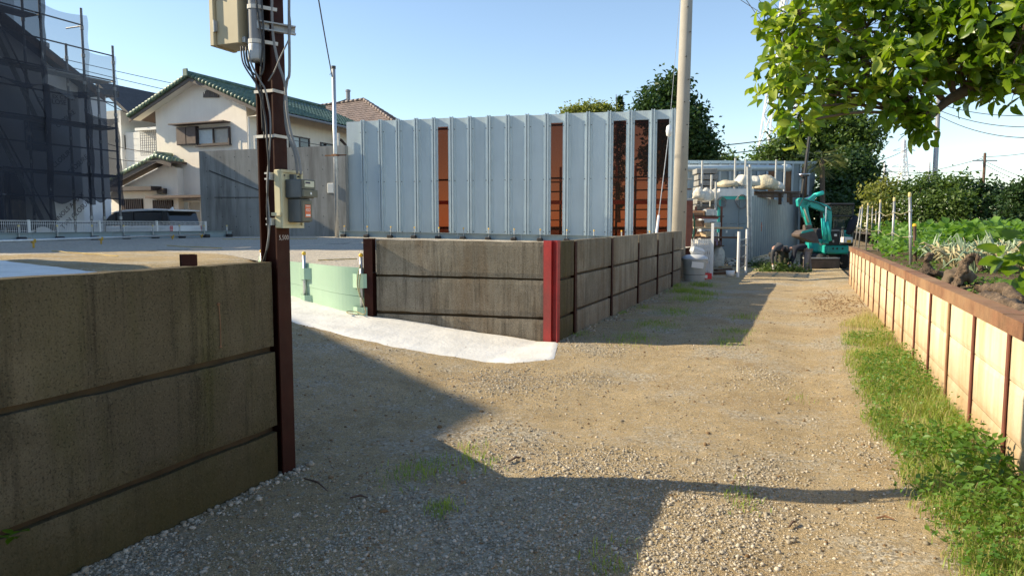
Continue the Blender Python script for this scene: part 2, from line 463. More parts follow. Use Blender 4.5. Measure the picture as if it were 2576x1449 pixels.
leaf_mat('crop_leaf', (.08, .19, .03), (.19, .32, .06), .4, .45, 3)
leaf_mat('grass_blade', (.15, .24, .035), (.34, .40, .10), .4, .6, 4)
leaf_mat('grass_dry', (.36, .31, .13), (.48, .42, .2), .35, .7, 4)
leaf_mat('weed_leaf', (.06, .15, .02), (.15, .26, .04), .38, .45, 5)
leaf_mat('palm_leaf', (.07, .10, .03), (.2, .2, .08), .25, .5, 3)
sheer_mat('scaffold_net', (.015, .018, .03), .16)
sheer_mat('scaffold_net_grey', (.11, .12, .14), .56)
sheer_mat('amber_pane', (.045, .014, .008), .84, (.46, .24, .17), rough=.08)
sheer_mat('clear_glass', (.05, .06, .06), .8, (.8, .9, .88), rough=.05)

# splash-back dirt that has dried on the lower part of the cream panels
def splash(name, col, z0, z1, amt):
    nt = M[name].node_tree; b = nt.nodes['Principled BSDF']; src = b.inputs['Base Color'].links[0].from_socket
    g = nt.nodes.new('ShaderNodeNewGeometry'); sp = nt.nodes.new('ShaderNodeSeparateXYZ'); nt.links.new(g.outputs['Position'], sp.inputs[0])
    ad = nt.nodes.new('ShaderNodeMath'); ad.operation = 'MULTIPLY_ADD'; ad.inputs[1].default_value = .55; nt.links.new(n_noise(nt, 3.2, 7, .7), ad.inputs[0]); nt.links.new(sp.outputs[2], ad.inputs[2])
    f = n_ramp(nt, ad.outputs[0], [(0, amt), (1, 0)]); r = f.node; r.color_ramp.elements[0].position = z0; r.color_ramp.elements[1].position = z1
    nt.links.new(n_mix(nt, f, src, col), b.inputs['Base Color'])
splash('field_wall_concrete', (.33, .21, .10), .40, .78, .75)
splash('mossy_concrete', (.075, .062, .02), .35, .75, .6)
# ------------------------------------------------------------------ the setting: lane, ramp, lot, field
WALL_X, FIELD_X = -3.04, 1.25
NEAR_POST = V(-3.04, 3.60, 0)
RED_POST = V(-3.13, 9.17, 0)
A1 = R(13.0)                                        # the entrance wall stands 13 degrees off square
W1_DIR = V(-math.cos(A1), -math.sin(A1), 0)
W1_N = V(math.sin(A1), -math.cos(A1), 0)            # towards the entrance
W1_END = at_p(933, 700, RED_POST, W1_N); W1_END.z = 0
BARRIER = [W1_END.copy(), at_d(860, 700, 10.35), at_d(772, 700, 10.75), at_d(705, 700, 11.3), at_d(655, 700, 12.0)]
for b_ in BARRIER: b_.z = 0
LIP = [(p.x, p.y) for p in (RED_POST, W1_END, *BARRIER[1:])] + [(-10.6, 11.0), (-11.6, 11.2), (-12.3, 10.6), (-12.8, 8.0), (-13.0, 3.0), (-13.0, -12)]
def lot_z(x, y): return .93 + .22 * np.clip((-5 - np.asarray(x, float)) / 14, 0, 1)
_rx = [-13.2, -11.5, -9.2, -7.5, -5.3, -3.3, 3]; _rz = [1.08, 1.05, 1.0, .54, .29, .02, 0]
def ramp_z(x, y):
    b = np.interp(x, _rx, _rz)
    e = np.clip((np.asarray(y) - 2.0) / 2.0, 0, 1) if False else 1.0
    return b * e
def lane_z(x, y):
    x = np.asarray(x, float); y = np.asarray(y, float)
    h = ramp_z(x, y)
    h = h + .05 * (fbm(x * .7 + 5, y * .45) - .47) + .016 * (fbm(x * 4, y * 4) - .47) + .010 * (fbm(x * 14, y * 14, 3) - .45)
    for c, w, dpt in ((-1.75, .28, .02), (.0, .30, .025)):          # wheel tracks
        h = h - dpt * np.exp(-((x - c - .15 * np.sin(y * .3)) / w) ** 2)
    h = h + .05 * np.clip((x - .35) / .9, 0, 1)
    return h
def yb(x):                                                          # the lot's edge along the ramp
    xs = [p[0] for p in LIP[:8]][::-1]; ys = [p[1] for p in LIP[:8]][::-1]
    return np.interp(x, xs, ys)

def sheet(name, xs, ys, fn, mat_):
    X, Y = np.meshgrid(xs, ys); Z = fn(X, Y)
    nx, ny = len(xs), len(ys)
    v = np.stack([X.ravel(), Y.ravel(), Z.ravel()], 1)
    i = np.arange(ny - 1)[:, None] * nx + np.arange(nx - 1)[None, :]
    f = np.stack([i, i + 1, i + nx + 1, i + nx], -1).reshape(-1, 4)
    return np_mesh(name, v, f, mat_, kind='structure', smooth=True)
ys_l = np.concatenate([np.arange(-6, 1.2, .25), np.arange(1.2, 8, .035), np.arange(8, 14, .07), np.arange(14, 26, .2), np.arange(26, 62, 1.0)])
xs_l = np.concatenate([np.arange(-13.2, -6, .2), np.arange(-6, 1.46, .045)])
def lane_fn(x, y):
    z = lane_z(x, y)
    inside = (y > yb(x)) & (x < -3.1)
    return np.where(inside, np.minimum(z, lot_z(x, y) - .03), z)
sheet('dirt_lane', xs_l, ys_l, lane_fn, 'lane_dirt')

# lot: columns from the ramp's edge to the fence line
v, f = [], []
xs_t = np.concatenate([np.linspace(-22.4, -13.05, 24), np.linspace(-12.9, -3.16, 60)])
ts = np.concatenate([np.linspace(0, 1, 70)])
for x in xs_t:
    y0 = yb(x) + .02 if x > -12.95 else (-12.0)
    y1 = 27.9 + (x + 4.5) * .18 + .3
    yy = y0 + (y1 - y0) * ts
    zz = lot_z(np.full_like(yy, x), yy) + .05 * (fbm(x * .5 + 3 + 0 * yy, yy * .5) - .47) + .012 * (fbm(x * 3 + 0 * yy, yy * 3) - .47)
    v += [(x, a, b) for a, b in zip(yy, zz)]
nt_ = len(ts)
f = [(i * nt_ + j, (i + 1) * nt_ + j, (i + 1) * nt_ + j + 1, i * nt_ + j + 1) for i in range(len(xs_t) - 1) for j in range(nt_ - 1)]
f = [q for q in f if abs(v[q[0]][1] - v[q[1]][1]) < 3]
np_mesh('parking_lot', v, f, 'lot_gravel', kind='structure', smooth=True)

tag(MB().poly([(-900, -400, -.06), (900, -400, -.06), (900, 1600, -.06), (-900, 1600, -.06)]).build('ground', 'yard_soil'), kind='structure')
tag(MB().box2((-160, -60, .2), (-22.45, 220, .45)).box2((-22.45, 29.9, .2), (-4.7, 220, .44)).build('house_plots_ground', 'yard_soil'), kind='structure')

# field behind the low wall on the right
def field_fn(x, y):
    return .93 + .10 * (fbm(x * .8, y * .8) - .45) + .10 * np.clip((x - 1.6) / 3, 0, 1) + .05 * (fbm(x * 5, y * 5) - .45)
sheet('field', np.concatenate([np.arange(1.36, 8, .12), np.arange(8, 40, 1.0), np.arange(40, 300, 20)]), np.concatenate([np.arange(-4, 20.9, .15)]), field_fn, 'field_soil')
sheet('field_beyond', np.concatenate([np.arange(4.2, 40, 1.0), np.arange(40, 320, 20)]), np.concatenate([np.arange(20.75, 60, 1.0), np.arange(60, 400, 20)]), lambda x, y: field_fn(x, y), 'field_soil')

# white mortar laid along the foot of the entrance wall and up round the top of the ramp
def strip(pts_in, pts_out, n, k, lift):
    def rs(p):
        p = np.array(p); d = np.r_[0, np.cumsum(np.hypot(*(p[1:] - p[:-1]).T))]; t = np.linspace(0, d[-1], n)
        return np.stack([np.interp(t, d, p[:, 0]), np.interp(t, d, p[:, 1])], 1)
    a, b = rs(pts_in), rs(pts_out)
    v = []; f = []
    for i in range(n):
        for j in range(k):
            t = j / (k - 1); p = a[i] * (1 - t) + b[i] * t
            w = .035 * (fbm(i * .5, 3 + j * .0) - .5) if j == k - 1 else 0
            x, y = p[0] + w, p[1] + w
            edge = 4 * t * (1 - t)
            z = float(lane_z(x, y)) * (1 if j in (0, k - 1) else 1) + lift * (.25 + .75 * edge ** .4) + .012 * (float(fbm(x * 6, y * 6, 3)) - .45) * min(1, 3 * edge)
            if j == k - 1: z -= .045
            if i == 0: z -= .012
            v.append((x, y, z))
    f = [(i * k + j, i * k + j + 1, (i + 1) * k + j + 1, (i + 1) * k + j) for i in range(n - 1) for j in range(k - 1)]
    return v, f
inner = [(RED_POST.x + .12, RED_POST.y - .02), (W1_END.x, W1_END.y)] + [(p.x, p.y) for p in BARRIER[1:]]
o1 = [at_z(1393, 912, 0), at_z(1280, 925, 0), at_z(1130, 912, .03), at_z(1000, 892, .1), at_z(870, 858, .22), at_z(728, 825, .3)]
outer = [(p.x, p.y) for p in o1] + [(-8.3, 8.3)]
v, f = strip(inner, outer, 130, 12, .016)
np_mesh('mortar_apron', v, f, 'mortar', kind='structure', smooth=True)

# the lot on the near side of the ramp, level with the far side, and the mortar laid on its edge
_nx = [-22.4, -14, -11.3, -9.2, -7.2, -6.05]; _ny = [8.6, 7.9, 7.3, 6.7, 6.15, 5.62]
v = []; cols = np.linspace(-22.3, -6.05, 50); rows = np.linspace(0, 1, 40) ** .6
for x in cols:
    y1 = float(np.interp(x, _nx, _ny))
    for t in rows:
        y = lerp(-12.0, y1, t); v.append((x, y, float(lot_z(x, y)) + .02 + .04 * (float(fbm(x * .6, y * .6)) - .47) - (.5 if t == 1 else 0)))
n_ = len(rows); f = [(i * n_ + j, (i + 1) * n_ + j, (i + 1) * n_ + j + 1, i * n_ + j + 1) for i in range(len(cols) - 1) for j in range(n_ - 1)]
np_mesh('near_lot', v, f, 'lot_gravel', kind='structure', smooth=True)
ma = [(-6.15, 5.50), (-7.2, 6.0), (-9.2, 6.55), (-11.3, 7.1), (-14, 7.7)]; mb_ = [(-6.4, 4.9), (-7.4, 4.75), (-9.0, 5.1), (-11.5, 5.75), (-14, 6.3)]
v = []
for i in range(60):
    for j in range(10):
        xa, ya = np.interp(i / 59 * 4, range(5), [p[0] for p in ma]), np.interp(i / 59 * 4, range(5), [p[1] for p in ma]); xb, yb_ = np.interp(i / 59 * 4, range(5), [p[0] for p in mb_]), np.interp(i / 59 * 4, range(5), [p[1] for p in mb_])
        x, y = lerp(xa, xb, j / 9), lerp(ya, yb_, j / 9); v.append((x, y, float(lot_z(x, y)) + .075 + .03 * (float(fbm(x * 4, y * 4, 3)) - .45) - (.08 if j in (0, 9) or i in (0, 59) else 0)))
f = [(i * 10 + j, i * 10 + j + 1, (i + 1) * 10 + j + 1, (i + 1) * 10 + j) for i in range(59) for j in range(9)]
np_mesh('mortar_edge', v, f, 'mortar', kind='structure', smooth=True)

# ------------------------------------------------------------------ loose stones (nobody could count them)
def stones(name, xy, sizes, mat_, zfn, sink=.35, parent=None):
    t = (1 + 5 ** .5) / 2
    ico = np.array([(-1, t, 0), (1, t, 0), (-1, -t, 0), (1, -t, 0), (0, -1, t), (0, 1, t), (0, -1, -t), (0, 1, -t), (t, 0, -1), (t, 0, 1), (-t, 0, -1), (-t, 0, 1)]) / 1.9
    fc = np.array([(0, 11, 5), (0, 5, 1), (0, 1, 7), (0, 7, 10), (0, 10, 11), (1, 5, 9), (5, 11, 4), (11, 10, 2), (10, 7, 6), (7, 1, 8), (3, 9, 4), (3, 4, 2), (3, 2, 6), (3, 6, 8), (3, 8, 9), (4, 9, 5), (2, 4, 11), (6, 2, 10), (8, 6, 7), (9, 8, 1)])
    n = len(xy); sc = sizes[:, None] * RNG.uniform(.55, 1.2, (n, 3)) * np.array([1, 1, .7])
    a = RNG.uniform(0, 6.28, n); j = RNG.uniform(.72, 1.2, (n, 12, 1))
    p = ico[None] * j * sc[:, None, :] * .5
    c, s = np.cos(a)[:, None], np.sin(a)[:, None]
    q = np.stack([p[..., 0] * c - p[..., 1] * s, p[..., 0] * s + p[..., 1] * c, p[..., 2]], -1)
    z = zfn(xy[:, 0], xy[:, 1])
    q += np.stack([xy[:, 0], xy[:, 1], z + sizes * (.5 - sink) * .5], 1)[:, None, :]
    f = fc[None] + 12 * np.arange(n)[:, None, None]
    return np_mesh(name, q.reshape(-1, 3), f.reshape(-1, 3), mat_, parent, 'stuff')
def stone_mat(name, lo, hi):
    m, nt, b = nodes_of(name)
    g = nt.nodes.new('ShaderNodeNewGeometry')
    col = n_ramp(nt, g.outputs['Random Per Island'], [(0, lo), (.6, [(lo[i] + hi[i]) / 2 for i in range(3)]), (1, hi)])
    nt.links.new(n_mix(nt, 1.0, col, n_ramp(nt, n_noise(nt, 120, 3), [(.3, .85), (.7, 1.1)]), 'MULTIPLY'), b.inputs['Base Color'])
    b.inputs['Roughness'].default_value = .95; b.inputs['Specular IOR Level'].default_value = .2
stone_mat('pebble', (.22, .185, .13), (.56, .50, .40))
stone_mat('clod', (.16, .10, .05), (.30, .21, .12))
def scatter(n, x0, x1, y0, y1, dens):
    out = []
    while sum(len(o) for o in out) < n:
        p = np.stack([RNG.uniform(x0, x1, n), y0 + (y1 - y0) * RNG.random(n) ** 1.7], 1)
        out.append(p[RNG.random(n) < dens(p[:, 0], p[:, 1])])
    return np.concatenate(out)[:n]
# gravel gathers in patches as on the lane: measured places (x, y, radius)
PATCH = [(*at_z(px, py).xy, r) for px, py, r in ((1060, 1400, .55), (1120, 1300, .4), (1440, 1190, .42), (1290, 965, .45), (1960, 1310, .38), (1660, 1330, .38), (1950, 1200, .3), (2110, 1120, .3), (1750, 1390, .3), (1520, 885, .4), (1380, 1160, .35), (1480, 1280, .4), (1300, 1350, .4), (1560, 1230, .3), (330, 1440, .3), (1500, 960, .3), (1940, 950, .35), (2000, 860, .4))]
def dens(x, y):
    d = .05 + .22 * np.clip((fbm(x * 1.1, y * 1.1) - .5) * 7, 0, 1)
    for cx, cy, r in PATCH: d = d + 1.3 * np.exp(-(((x - cx) / r) ** 2 + ((y - cy) / r) ** 2))
    for c_ in (-1.75, .0): d = d * (1 - .75 * np.exp(-((x - c_ - .15 * np.sin(y * .3)) / .27) ** 2))
    d = d * np.where(x > .55 - .1 * np.sin(y * 2), .3, 1)
    ok = (x < -3.1) & ((y < 3.5) | (y > yb(x) - .9))
    return np.where(ok, 0, np.clip(d, 0, 1))
xy = scatter(34000, -4.6, 1.1, 1.6, 10, dens)
stones('gravel', xy, np.exp(RNG.normal(math.log(.0125), .40, len(xy))).clip(.006, .042), 'pebble', lane_z)
xy = scatter(3500, -6, 1.0, 1.8, 16, lambda x, y: np.where((x < -3.1) & ((y < 3.5) | (y > yb(x) - .9)), 0, .6 + 0 * x))
stones('soil_clods', xy, np.exp(RNG.normal(math.log(.014), .42, len(xy))).clip(.007, .055), 'clod', lane_z)
n = 330                                                              # stones pushed up against the foot of the near wall
xy = np.stack([WALL_X + .03 + np.abs(RNG.normal(0, .06, n)), RNG.uniform(1.6, 3.75, n)], 1)
stones('wall_foot_gravel', xy, np.exp(RNG.normal(math.log(.024), .4, n)).clip(.01, .065), 'pebble', lane_z, .25)
n = 300
xy = np.stack([WALL_X + .05 + np.abs(RNG.normal(0, .1, n)), RNG.uniform(9.2, 18, n)], 1)
stones('far_wall_foot_gravel', xy, np.exp(RNG.normal(math.log(.035), .35, n)).clip(.012, .075), 'pebble', lane_z, .2)

cz = at_z(2095, 765); n = 1100                                         # loose brown soil and dead weeds at the far end of the verge
xy = np.stack([np.clip(RNG.normal(cz.x + .05, .30, n), -9, 1.2), RNG.normal(cz.y, 1.3, n)], 1)
stones('loose_soil', xy, np.exp(RNG.normal(math.log(.02), .5, n)).clip(.008, .06), 'clod', lane_z, .3)
n = 1400                                                               # turned earth between the stumps on the field edge
xy = np.stack([RNG.uniform(1.5, 3.4, n), RNG.uniform(5.5, 9.5, n)], 1)
stones('field_clods', xy, np.exp(RNG.normal(math.log(.03), .5, n)).clip(.01, .08), 'clod', field_fn, .3)
# ------------------------------------------------------------------ steel and concrete retaining walls
def rough_panel(mat_, parent, a, b, za0, za1, zb0, zb1, nrm, thick=.12, chips=.006, seed=0, name='panel'):
    """one precast panel: front face a..b (horizontal places), lower/upper edges za/zb, uneven front and worn edges"""
    a = Vector(a); b = Vector(b); nrm = Vector(nrm).normalized()
    L = (b - a).length; nu = max(6, int(L / .07)); nv = 8
    rg = np.random.default_rng(seed); m = MB(); idx = {}
    off = rg.random(2) * 100
    def P(i, j, back):
        u, w = i / nu, j / nv
        z = lerp(lerp(za0, zb0, u), lerp(za1, zb1, u), w)
        p = a + (b - a) * u
        edge = i in (0, nu) or j in (0, nv)
        dz = 0
        if j in (0, nv):
            c = chips * 2.2 * max(0, float(fbm(u * L * 7 + off[0], j + off[1], 3)) - .42)
            dz = (1 if j == 0 else -1) * c
        d = -(.008 if edge else 0) + .004 * (float(fbm(u * L * 5 + off[0], w * 3 + off[1], 3)) - .5)
        q = p + nrm * (-thick if back else d)
        return (q.x, q.y, z + dz)
    for j in range(nv + 1):
        for i in range(nu + 1): idx[i, j] = len(m.v); m.v.append(P(i, j, False))
    for j in range(nv):
        for i in range(nu): m.f.append((idx[i, j], idx[i + 1, j], idx[i + 1, j + 1], idx[i, j + 1]))
    rim = [(i, 0) for i in range(nu)] + [(nu, j) for j in range(nv)] + [(i, nv) for i in range(nu, 0, -1)] + [(0, j) for j in range(nv, 0, -1)]
    bk = {}
    for r in rim: bk[r] = len(m.v); m.v.append(P(*r, True))
    for k in range(len(rim)):
        r, s = rim[k], rim[(k + 1) % len(rim)]
        m.f.append((idx[s], idx[r], bk[r], bk[s]))
    m.f.append(tuple(bk[r] for r in rim))
    return m.build(name, mat_, parent)
def h_beam(m, p, z0, z1, ax, w=.15, dep=.15, t=.012):
    """H section standing at p; ax is the direction of the web"""
    ax = Vector(ax).normalized(); sd = Vector((-ax.y, ax.x, 0)); p = Vector(p)
    ang = math.atan2(ax.y, ax.x); h = z1 - z0; zc = (z0 + z1) / 2
    m.box((p.x, p.y, zc), (dep - 2 * t, t, h), ang)
    for s in (-1, 1):
        c = p + ax * (s * (dep - t) / 2); m.box((c.x, c.y, zc), (t, w, h), ang)
    return m
NX = V(1, 0, 0)
# near wall along the lane (in shade)
nw = thing('retaining_wall', 'dark mossy concrete panel wall ending at the brown steel meter post', 'wall', (WALL_X, 2.5, 0))
sd = 0
for y1, y0 in ((NEAR_POST.y - .075, 1.10), (.98, -1.4), (-1.5, -3.9), (-4.0, -6.4)):
    for z0, z1 in ((-.25, .305), (.345, .815), (.85, 1.378)):
        sd += 1
        rough_panel('mossy_concrete', nw, (WALL_X + .02 + .004 * (sd % 3), y0, 0), (WALL_X + .02 + .004 * (sd % 3), y1, 0), z0, z1 + .005, z0, z1, NX, .12, .010, sd)
    part('joint_packing', 'joint_earth', nw, ((WALL_X - .09, y0, .298), (WALL_X - .022, y1, .352)), ((WALL_X - .09, y0, .808), (WALL_X - .022, y1, .857)))
    if y0 < 1.2: pass
m = MB(); h_beam(m, (WALL_X - .04, 1.04, 0), -.3, 1.36, (0, 1, 0), .15, .11); m.build('post', 'brown_steel', nw)
m = MB().tube([V(WALL_X + .022, 3.07, 1.165), V(WALL_X + .03, 3.065, 1.16)], .009, 6).tube([V(WALL_X + .022, 3.075, .92), V(WALL_X + .03, 3.07, .92)], .007, 6).tube([V(WALL_X + .026, 3.068, 1.16), V(WALL_X + .03, 3.072, 1.05), V(WALL_X + .026, 3.073, .92)], .003, 5)
m.build('broken_bolt_wire', 'rust_steel', nw)

# near wall's return into the ramp, behind the post
STUB = V(-5.95, 5.66, 0)
sw = thing('return_wall', 'short concrete panel wall turning in behind the brown meter post', 'wall', STUB)
d_ = (STUB - NEAR_POST).normalized(); nn = V(-d_.y, d_.x, 0)
if nn.y < 0: nn = -nn
p_a = NEAR_POST + d_ * .10; p_b = STUB - d_ * .06
for k, (z0, z1) in enumerate(((-.2, .32), (.35, .84))):
    rough_panel('mossy_concrete', sw, p_b, p_a, z0, z1, z0, z1, nn if nn.x > 0 or True else -nn, .11, .006, 40 + k)
m = MB(); h_beam(m, STUB, 0, 1.30, d_, .15, .15); m.build('post', 'brown_steel', sw)

# entrance wall (lit at a grazing angle) between the brown post and the red corner post
ew = thing('entrance_wall', 'weathered concrete panel wall facing the ramp beside the red corner post', 'wall', RED_POST + W1_DIR * 1.2)
wa = W1_END - W1_DIR * .08; wb = RED_POST + W1_DIR * .07
for k, (l0, l1, r0, r1) in enumerate(((-.1, .355, -.25, .315), (.395, .885, .345, .852), (.915, 1.405, .878, 1.378))):
    rough_panel('weathered_concrete', ew, wa, wb, l0, l1, r0, r1, W1_N, .12, .016, 60 + k)
m = MB()
for zl, zr in ((.375, .33), (.90, .865)):
    a_ = wa - W1_N * .07; b_ = wb - W1_N * .07
    m.bar(V(a_.x, a_.y, zl), V(b_.x, b_.y, zr), .05, .055)
m.build('joint_packing', 'joint_earth', ew)
m = MB(); h_beam(m, W1_END + W1_DIR * .02 - W1_N * .02, .05, 1.42, W1_N, .13, .15); m.build('post', 'brown_steel', ew, label='dark brown steel end post of the entrance wall')
# corner post: an H section open towards the lane, with its broad plate facing the ramp
cp = thing('corner_post', 'bright red steel H post at the corner of the concrete walls', 'post', RED_POST)
m = MB(); zc = .68; hh = 1.44
m.box((RED_POST.x - .035, RED_POST.y - .03, zc), (.115, .014, hh))
m.build('plate', 'red_steel', cp)
MB().box((RED_POST.x + .06, RED_POST.y + .035, zc), (.09, .010, hh)).box((RED_POST.x + .016, RED_POST.y + .0, zc), (.010, .09, hh)).build('web', 'red_steel', cp)
MB().box((RED_POST.x + .108, RED_POST.y + .0, zc), (.012, .12, hh)).build('flange', 'red_steel', cp)

# far wall along the lane, in bays between posts
fw = thing('retaining_wall', 'grey concrete panel wall in shade running from the red post to the concrete pole', 'wall', (WALL_X, 13, 0))
ys = [RED_POST.y + .10, 10.0, 12.2, 14.42, 16.55, 18.62, 20.2]
zt = [1.385, 1.39, 1.40, 1.415, 1.43, 1.445, 1.45]
for i in range(6):
    y0, y1 = ys[i] + .045, ys[i + 1] - .045
    t0, t1 = zt[i], zt[i + 1]; s = .012 * (i % 2)
    for k, (z0, z1) in enumerate(((-.3, .315), (.355, .845), (.885, None))):
        sh = .012 * i + s
        a1 = (z1 + sh) if z1 else t0; b1 = (z1 + sh) if z1 else t1
        rough_panel('mossy_concrete' if i == 0 else 'weathered_concrete', fw, (WALL_X + .004 * ((i * 3 + k) % 3), y0, 0), (WALL_X + .004 * ((i * 3 + k) % 3), y1, 0), z0 + sh, a1, z0 + sh, b1, NX, .12, .008, 90 + i * 3 + k)
    part('joint_packing', 'joint_earth', fw, ((WALL_X - .11, y0, .31 + .01 * i), (WALL_X - .05, y1, .37 + .01 * i)), ((WALL_X - .11, y0, .84 + .01 * i), (WALL_X - .05, y1, .90 + .01 * i)))
for i in range(1, 6):
    m = MB(); h_beam(m, (WALL_X - .055, ys[i], 0), -.2, zt[i] - (.02 if i < 3 else .16), NX, .10, .15); m.build('post', 'brown_steel', fw)

# low wall in front of the field: posts about a metre apart, three rows of panels, rusty capping channel
lw = thing('field_wall', 'sunlit cream concrete panel wall with rusty steel posts and capping below the field', 'wall', (FIELD_X, 10, 0))
py = [5.36 + .985 * k for k in range(-5, 17)]
NXm = V(-1, 0, 0)
for i in range(len(py) - 1):
    for k, (z0, z1) in enumerate(((-.12, .262), (.268, .618), (.624, .922))):
        rough_panel('field_wall_concrete', lw, (FIELD_X + .016, py[i + 1] - .012, 0), (FIELD_X + .016, py[i] + .012, 0), z0, z1, z0, z1, NXm, .07, .003, 200 + i * 3 + k)
    m = MB(); h_beam(m, (FIELD_X + .055, py[i], 0), -.2, .922, NX, .05, .10, .008); m.build('post', 'rust_red_steel' if i % 3 != 1 else 'rust_steel', lw)
seg = [(-.5, 5.42), (5.43, 10.0), (10.01, 15.4), (15.41, 21.15)]
for k, (y0, y1) in enumerate(seg):
    MB().box2((FIELD_X - .016 + .002 * k, y0, .925), (FIELD_X + .0, y1, 1.03 + .003 * k)).box2((FIELD_X + .002, y0, 1.018 + .003 * k), (FIELD_X + .13, y1, 1.03 + .003 * k)).build('capping', 'rust_steel', lw)
part('end_board', 'rust_steel', lw, ((FIELD_X + .012, 21.0, -.1), (FIELD_X + .16, 21.12, 1.0)))
part('backfill_edge', 'field_soil', lw, ((FIELD_X + .13, -4, .2), (FIELD_X + .2, 20.98, .99)))
# ------------------------------------------------------------------ meter post at the near side of the entrance
PX, PY = -3.06, 3.60
mp = thing('steel_post', 'dark brown steel H post carrying the meter and switch box', 'post', (PX, PY, 0))
m = MB(); h_beam(m, (PX, PY, 0), -.3, 4.3, NX, .118, .13, .010); m.build('h_section', 'brown_steel', mp)
for z in (2.415, 2.145):                                              # pale straps round the section
    m = MB(); w, d = .064, .071; s = .004
    for sx, sy, lx, ly in ((0, -w, 2 * d, s), (0, w, 2 * d, s), (-d, 0, s, 2 * w), (d, 0, s, 2 * w)): m.box((PX + sx, PY + sy, z + .002 * (sx > 0)), (lx, ly, .018))
    m.build('strap', 'tie_white', mp)
# chalk figures on the lane side of the flange
text_mesh('5,500', .042, 'chalk', mp, Matrix.Translation((PX + .0662, PY + .005, 1.525)) @ Matrix.Rotation(R(90), 4, 'Z') @ Matrix.Rotation(R(90), 4, 'X'), 'chalk_figures', .0004)
# grey conduit column strapped into the open side
gp = thing('service_pole', 'grey painted service pole clamped to the upper part of the brown post', 'pole', (PX, PY - .075, 2.58))
MB().lathe([(.041, 2.60), (.043, 2.62), (.043, 6.4), (.02, 6.43)], (PX - .018, PY - .095, 0), 14).build('tube', 'gutter_grey', gp, smooth=True)
MB().lathe([(.046, 2.585), (.048, 2.60), (.048, 2.68), (.044, 2.69)], (PX - .018, PY - .095, 0), 14).build('bottom_collar', 'dull_zinc', gp, smooth=True)
for z in (2.70, 2.90):
    m = MB(); m.lathe([(.046, z - .012), (.048, z - .012), (.048, z + .012), (.046, z + .012)], (PX - .018, PY - .095, 0), 14, False)
    m.bar(V(PX + .02, PY - .11, z), V(PX + .10, PY - .04, z - .01), .012, .02).build('clamp_band', 'tie_white', gp)
for z in (2.795, 3.02):                                               # channel arms sticking out on the lane side
    m = MB(); a_ = V(PX + .015, PY - .115, z); b_ = V(PX + .165, PY + .045, z - .012)
    for dz in (-.022, .022): m.bar(a_ + V(0, 0, dz), b_ + V(0, 0, dz), .03, .008)
    m.bar(a_ + V(0, 0, -.022), a_ + V(0, 0, .022), .03, .012).bar(a_ + V(-.012, .012, 0), b_ + V(-.012, .012, 0), .006, .04)
    m.build('channel_arm', 'dull_zinc', gp)
# switch box
sb = thing('switch_box', 'beige metal switch box hung high on the brown post with cables below', 'utility box', (-3.24, 3.52, 2.69))
MB().box2((-3.325, 3.445, 2.69), (-3.155, 3.615, 3.30)).build('housing', 'beige_box', sb, bevel=.004)
MB().box2((-3.36, 3.425, 2.685), (-3.327, 3.62, 3.305)).build('door', 'beige_box', sb, bevel=.004)
for z in (2.80, 3.02):
    MB().box2((-3.334, 3.428, z - .03), (-3.312, 3.443, z + .03)).tube([V(-3.322, 3.426, z - .035), V(-3.322, 3.426, z + .035)], .007, 6).build('hinge', 'dull_zinc', sb)
MB().box2((-3.154, 3.47, 2.70), (-3.13, 3.60, 2.73)).build('mounting_rail', 'dull_zinc', sb)
MB().box2((-3.14, 3.61, 2.705), (-3.02, 3.628, 2.735)).build('mounting_arm', 'dull_zinc', sb)
# meter board
bx = thing('meter_board', 'cream plastic meter board bolted to the brown post', 'meter board', (-2.955, 3.61, 1.585))
MB().box2((-2.985, 3.515, 1.585), (-2.935, 3.715, 1.94)).build('backing', 'cream_board', bx, bevel=.006)
m = MB()
for a_, b_ in (((-2.934, 3.515, 1.925), (-2.922, 3.715, 1.94)), ((-2.934, 3.515, 1.585), (-2.922, 3.715, 1.60)), ((-2.934, 3.515, 1.601), (-2.922, 3.532, 1.924)), ((-2.934, 3.698, 1.601), (-2.922, 3.715, 1.924))): m.box2(a_, b_)
m.build('rim', 'cream_board', bx)
MB().box2((-2.995, 3.497, 1.66), (-2.93, 3.513, 1.68)).build('latch', 'cream_board', bx)
for y, z in ((3.545, 1.905), (3.68, 1.905)): MB().tube([V(-2.934, y, z), V(-2.924, y, z)], .006, 8).build('screw', 'bolt_dark', bx)
for z in (1.90, 1.625):
    MB().box2((-3.0, 3.488, z - .022), (-2.988, 3.55, z + .022)).box2((-3.03, 3.488, z + .012), (-3.0, 3.50, z + .022)).box2((-3.03, 3.488, z - .022), (-3.0, 3.50, z - .012)).build('bracket', 'dull_zinc', bx)
mt = thing('electric_meter', 'dark grey electricity meter with orange sticker on the cream board', 'electric meter', (-2.87, 3.63, 1.62))
MB().box2((-2.934, 3.555, 1.768), (-2.815, 3.685, 1.882)).build('body', 'meter_grey', mt, bevel=.006)
MB().box2((-2.934, 3.575, 1.62), (-2.838, 3.675, 1.767)).build('terminal_cover', 'meter_grey', mt, bevel=.006)
MB().box2((-2.837, 3.578, 1.625), (-2.824, 3.672, 1.755)).build('lower_front', 'meter_olive', mt, bevel=.003)
MB().box2((-2.814, 3.560, 1.775), (-2.800, 3.70, 1.82)).build('front_band', 'meter_olive', mt, bevel=.002)
MB().box2((-2.814, 3.558, 1.822), (-2.806, 3.684, 1.880)).build('front_bezel', 'meter_olive', mt, bevel=.002)
dsp = MB().box2((-2.8055, 3.578, 1.836), (-2.8030, 3.668, 1.872)).build('display', 'display_pale', mt)
MB().box2((-2.8026, 3.585, 1.856), (-2.8015, 3.630, 1.866)).build('register', 'print_dark', mt)
MB().tube([V(-2.7995, 3.63, 1.797), V(-2.797, 3.63, 1.797)], .008, 12).build('seal', 'insulator', mt)
